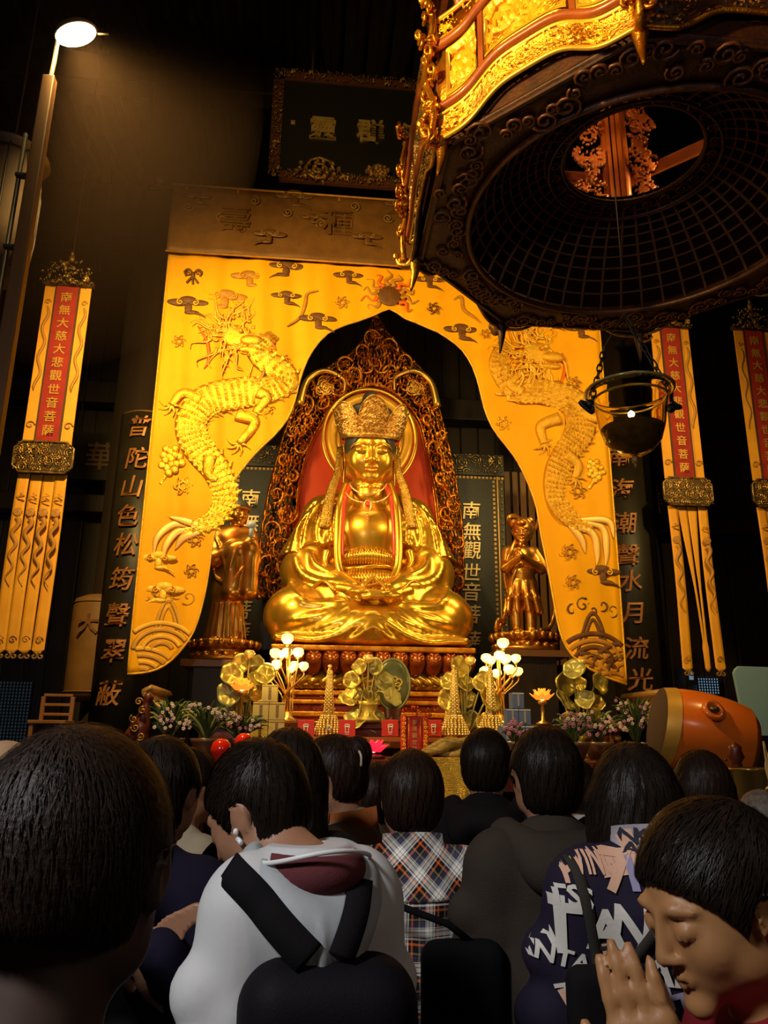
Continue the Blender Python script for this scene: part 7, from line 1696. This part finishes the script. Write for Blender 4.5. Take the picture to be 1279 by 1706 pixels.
# woman in the pale jacket
pj = mat('pale_shell_jacket', (.55, .55, .54), .6, 0, (.50, .50, .50), 3, .12, 14, spec=.25); teal = fabric('grey_teal_cloth', (.20, .27, .28), (.16, .22, .23), .7, .1, 40)
wt_, wT, wtop, warms, wzs = person(424, 1238, 1.53, 22, 'woman in a pale grey-white hooded jacket with black backpack straps, head bowed', hair='short', top=pj, pitch=30, turn=40, shw=.138, skirtlen=.74, sdrop=.245, fwd=.05,
    hands=[((-.165, -.0, 1.06), (-.03, -.20, 1.18), (.05, -.12, 1), (1, 0, 0)), ((.175, .03, 1.06), (.04, -.19, 1.18), (-.05, -.12, 1), (-1, 0, 0))])
wt_.scale = (.87, .94, 1); bpy.context.view_layer.update(); S = Sculpt((-.25, -.16, wzs-.22), (.25, .30, wzs+.17), .008)
for sg in (-1, 1): S.path(bez([(sg*.07, -.09, wzs+.05), (sg*.115, -.01, wzs+.045), (sg*.11, .07, wzs+.02), (sg*.06, .12, wzs-.02), (0, .13, wzs-.04)], 14), np.linspace(.025, .042, 14 if False else len(bez([(0, 0, 0)]*5, 14))), .03)
S.cone((-.02, .115, wzs-.04), (.015, .125, wzs-.15), .066, .034, .03, sq=(1, 1.5, 1)); S.cone((-.085, .08, wzs-.01), (.0, .13, wzs-.13), .045, .036, .03, sq=(1, 1.3, 1)); S.cone((.085, .08, wzs-.01), (.01, .13, wzs-.13), .045, .036, .03, sq=(1, 1.3, 1))
for fx in ([(-.10, 1.), (-.05, -.5), (.0, -1.3)], [(.10, .8), (.06, -.4), (.02, -1.2)], [(-.05, .2), (-.03, -.6), (.0, -1.2)], [(.04, .1), (.03, -.6), (.01, -1.2)]): S.fold([(x, wzs-.02+z*.1) for x, z in fx], .010, .012, sgn=-1)
S.ball((0, .045, wzs+.10), (.115, .115, .085), .015, 'sub'); S.ball((0, -.02, wzs+.09), (.07, .08, .2), .015, 'sub')
whood = S.build('hood', mat('grey_shell_hood', (.36, .38, .39), .6, 0, (.30, .32, .33), 4, .12, 16), wt_)
S = Sculpt((-.13, -.1, wzs-.02), (.13, .17, wzs+.12), .008); S.ball((0, .045, wzs+.05), (.118, .115, .055), .01); S.ball((0, .04, wzs+.095), (.10, .10, .06), .01, 'sub'); S.ball((0, -.02, wzs+.09), (.065, .07, .2), .01, 'sub')
S.build('hood_lining', fabric('maroon_lining', (.13, .035, .04)), wt_)
MB().tube([(.128*sin(a), .04+.128*cos(a), wzs+.075+.03*cos(a*2)*.4) for a in np.linspace(-2.3, 2.3, 30)], .004, 6).build('hood_piping', mat('white_piping', (.7, .7, .68), .5), wt_)
for o_ in wt_.children:
    if o_.name.split('.')[0] in ('hood', 'hood_lining', 'hood_piping'): o_.scale = (.84, .9, 1); o_.location = (0, 0, 0)
MB().tube([wT(.54, -.05, -.15), wT(.6, .0, -.2)], .005).ball(wT(.57, -.03, -.10), .006).build('earbud', mat('white_plastic', (.7, .7, .7), .3), wt_)
bpy.context.view_layer.update()
bp_c = P(545, 1735, 1.31); bpk = thing('backpack', 'black backpack hanging from the pale jacket wearer\'s shoulders', 'bag', tuple(bp_c)); bpy.context.view_layer.update()
S = Sculpt((-.17, -.10, -.36), (.17, .14, .16), .009); S.box((0, .02, -.12), (.27, .15, .46), .07); S.box((0, -.05, -.20), (.20, .07, .22), .03, .02); S.fold([(-.1, .0), (0, -.04), (.1, -.02)], .008, .01); S.build('pack', fabric('black_nylon', (.008, .007, .009), None, .6), bpk)
strap_on(wtop, wt_, [(372, 1425), (420, 1462), (470, 1515), (515, 1560)], 1.42, .025, blk, par=bpk, extra=[whood]); strap_on(wtop, wt_, [(597, 1452), (585, 1500), (562, 1560)], 1.42, .02, blk, par=bpk, extra=[whood])
# front man, back of the head filling the lower left
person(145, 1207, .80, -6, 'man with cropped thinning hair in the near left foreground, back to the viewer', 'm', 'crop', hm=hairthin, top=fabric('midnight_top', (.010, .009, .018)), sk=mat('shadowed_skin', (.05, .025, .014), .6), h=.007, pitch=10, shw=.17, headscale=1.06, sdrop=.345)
# praying person at the right
def toL(t, p): return tuple(t.matrix_world.inverted() @ Vector(p))
JY = 1.08; jx = P(1180, 1340, JY); jy = 84
Mj = Matrix.Translation((jx[0], JY, 0)) @ Matrix.Rotation(pi+radians(jy), 4, 'Z'); Ji = Mj.inverted()
def jl(px, py, Y): return tuple(Ji @ Vector(P(px, py, Y)))
w1, w2 = np.array(jl(1020, 1860, .96)), np.array(jl(1032, 1860, 1.01)); f1, f2 = np.array(jl(958, 1630, .965)), np.array(jl(968, 1630, .995))
person(1180, 1340, JY, jy, 'person at the right foreground in profile, hands pressed in prayer, dark red collar', hair='short', top=fabric('dark_red_top', (.20, .015, .02)), sk=mat('warm_lit_skin', (.40, .19, .07), .5, 0, (.34, .155, .055), 7, sss=.1), h=.006, pitch=20, turn=16, shw=.16,  # skin colour warmed to carry the altar's light
       hands=[((-.15, -.02, 1.08), tuple(w2), tuple(f2-w2), tuple(w1-w2)), ((.15, -.02, 1.08), tuple(w1), tuple(f1-w1), tuple(w2-w1))])

# ------------------------------------------------------------------ fine carving and print too small to pick apart
for o in COL.objects:
    if o.type == 'MESH' and o.parent is not None and o.name.split('.')[0] in ('carving', 'ring_scrolls', 'soffit_scrolls', 'headboard_carving', 'apron_carving', 'openwork_band', 'plinth_frieze', 'fretwork', 'medallion_carving', 'crown', 'scroll_band', 'carved_panel', 'corner_carving', 'crest', 'side_carving', 'gilt_scroll', 'gilt_scrolls', 'bracket', 'embroidery', 'mane', 'studs', 'frame_boss', 'lotus_relief', 'crown_jewels', 'pictogram', 'rock'):
        o['kind'] = 'stuff'
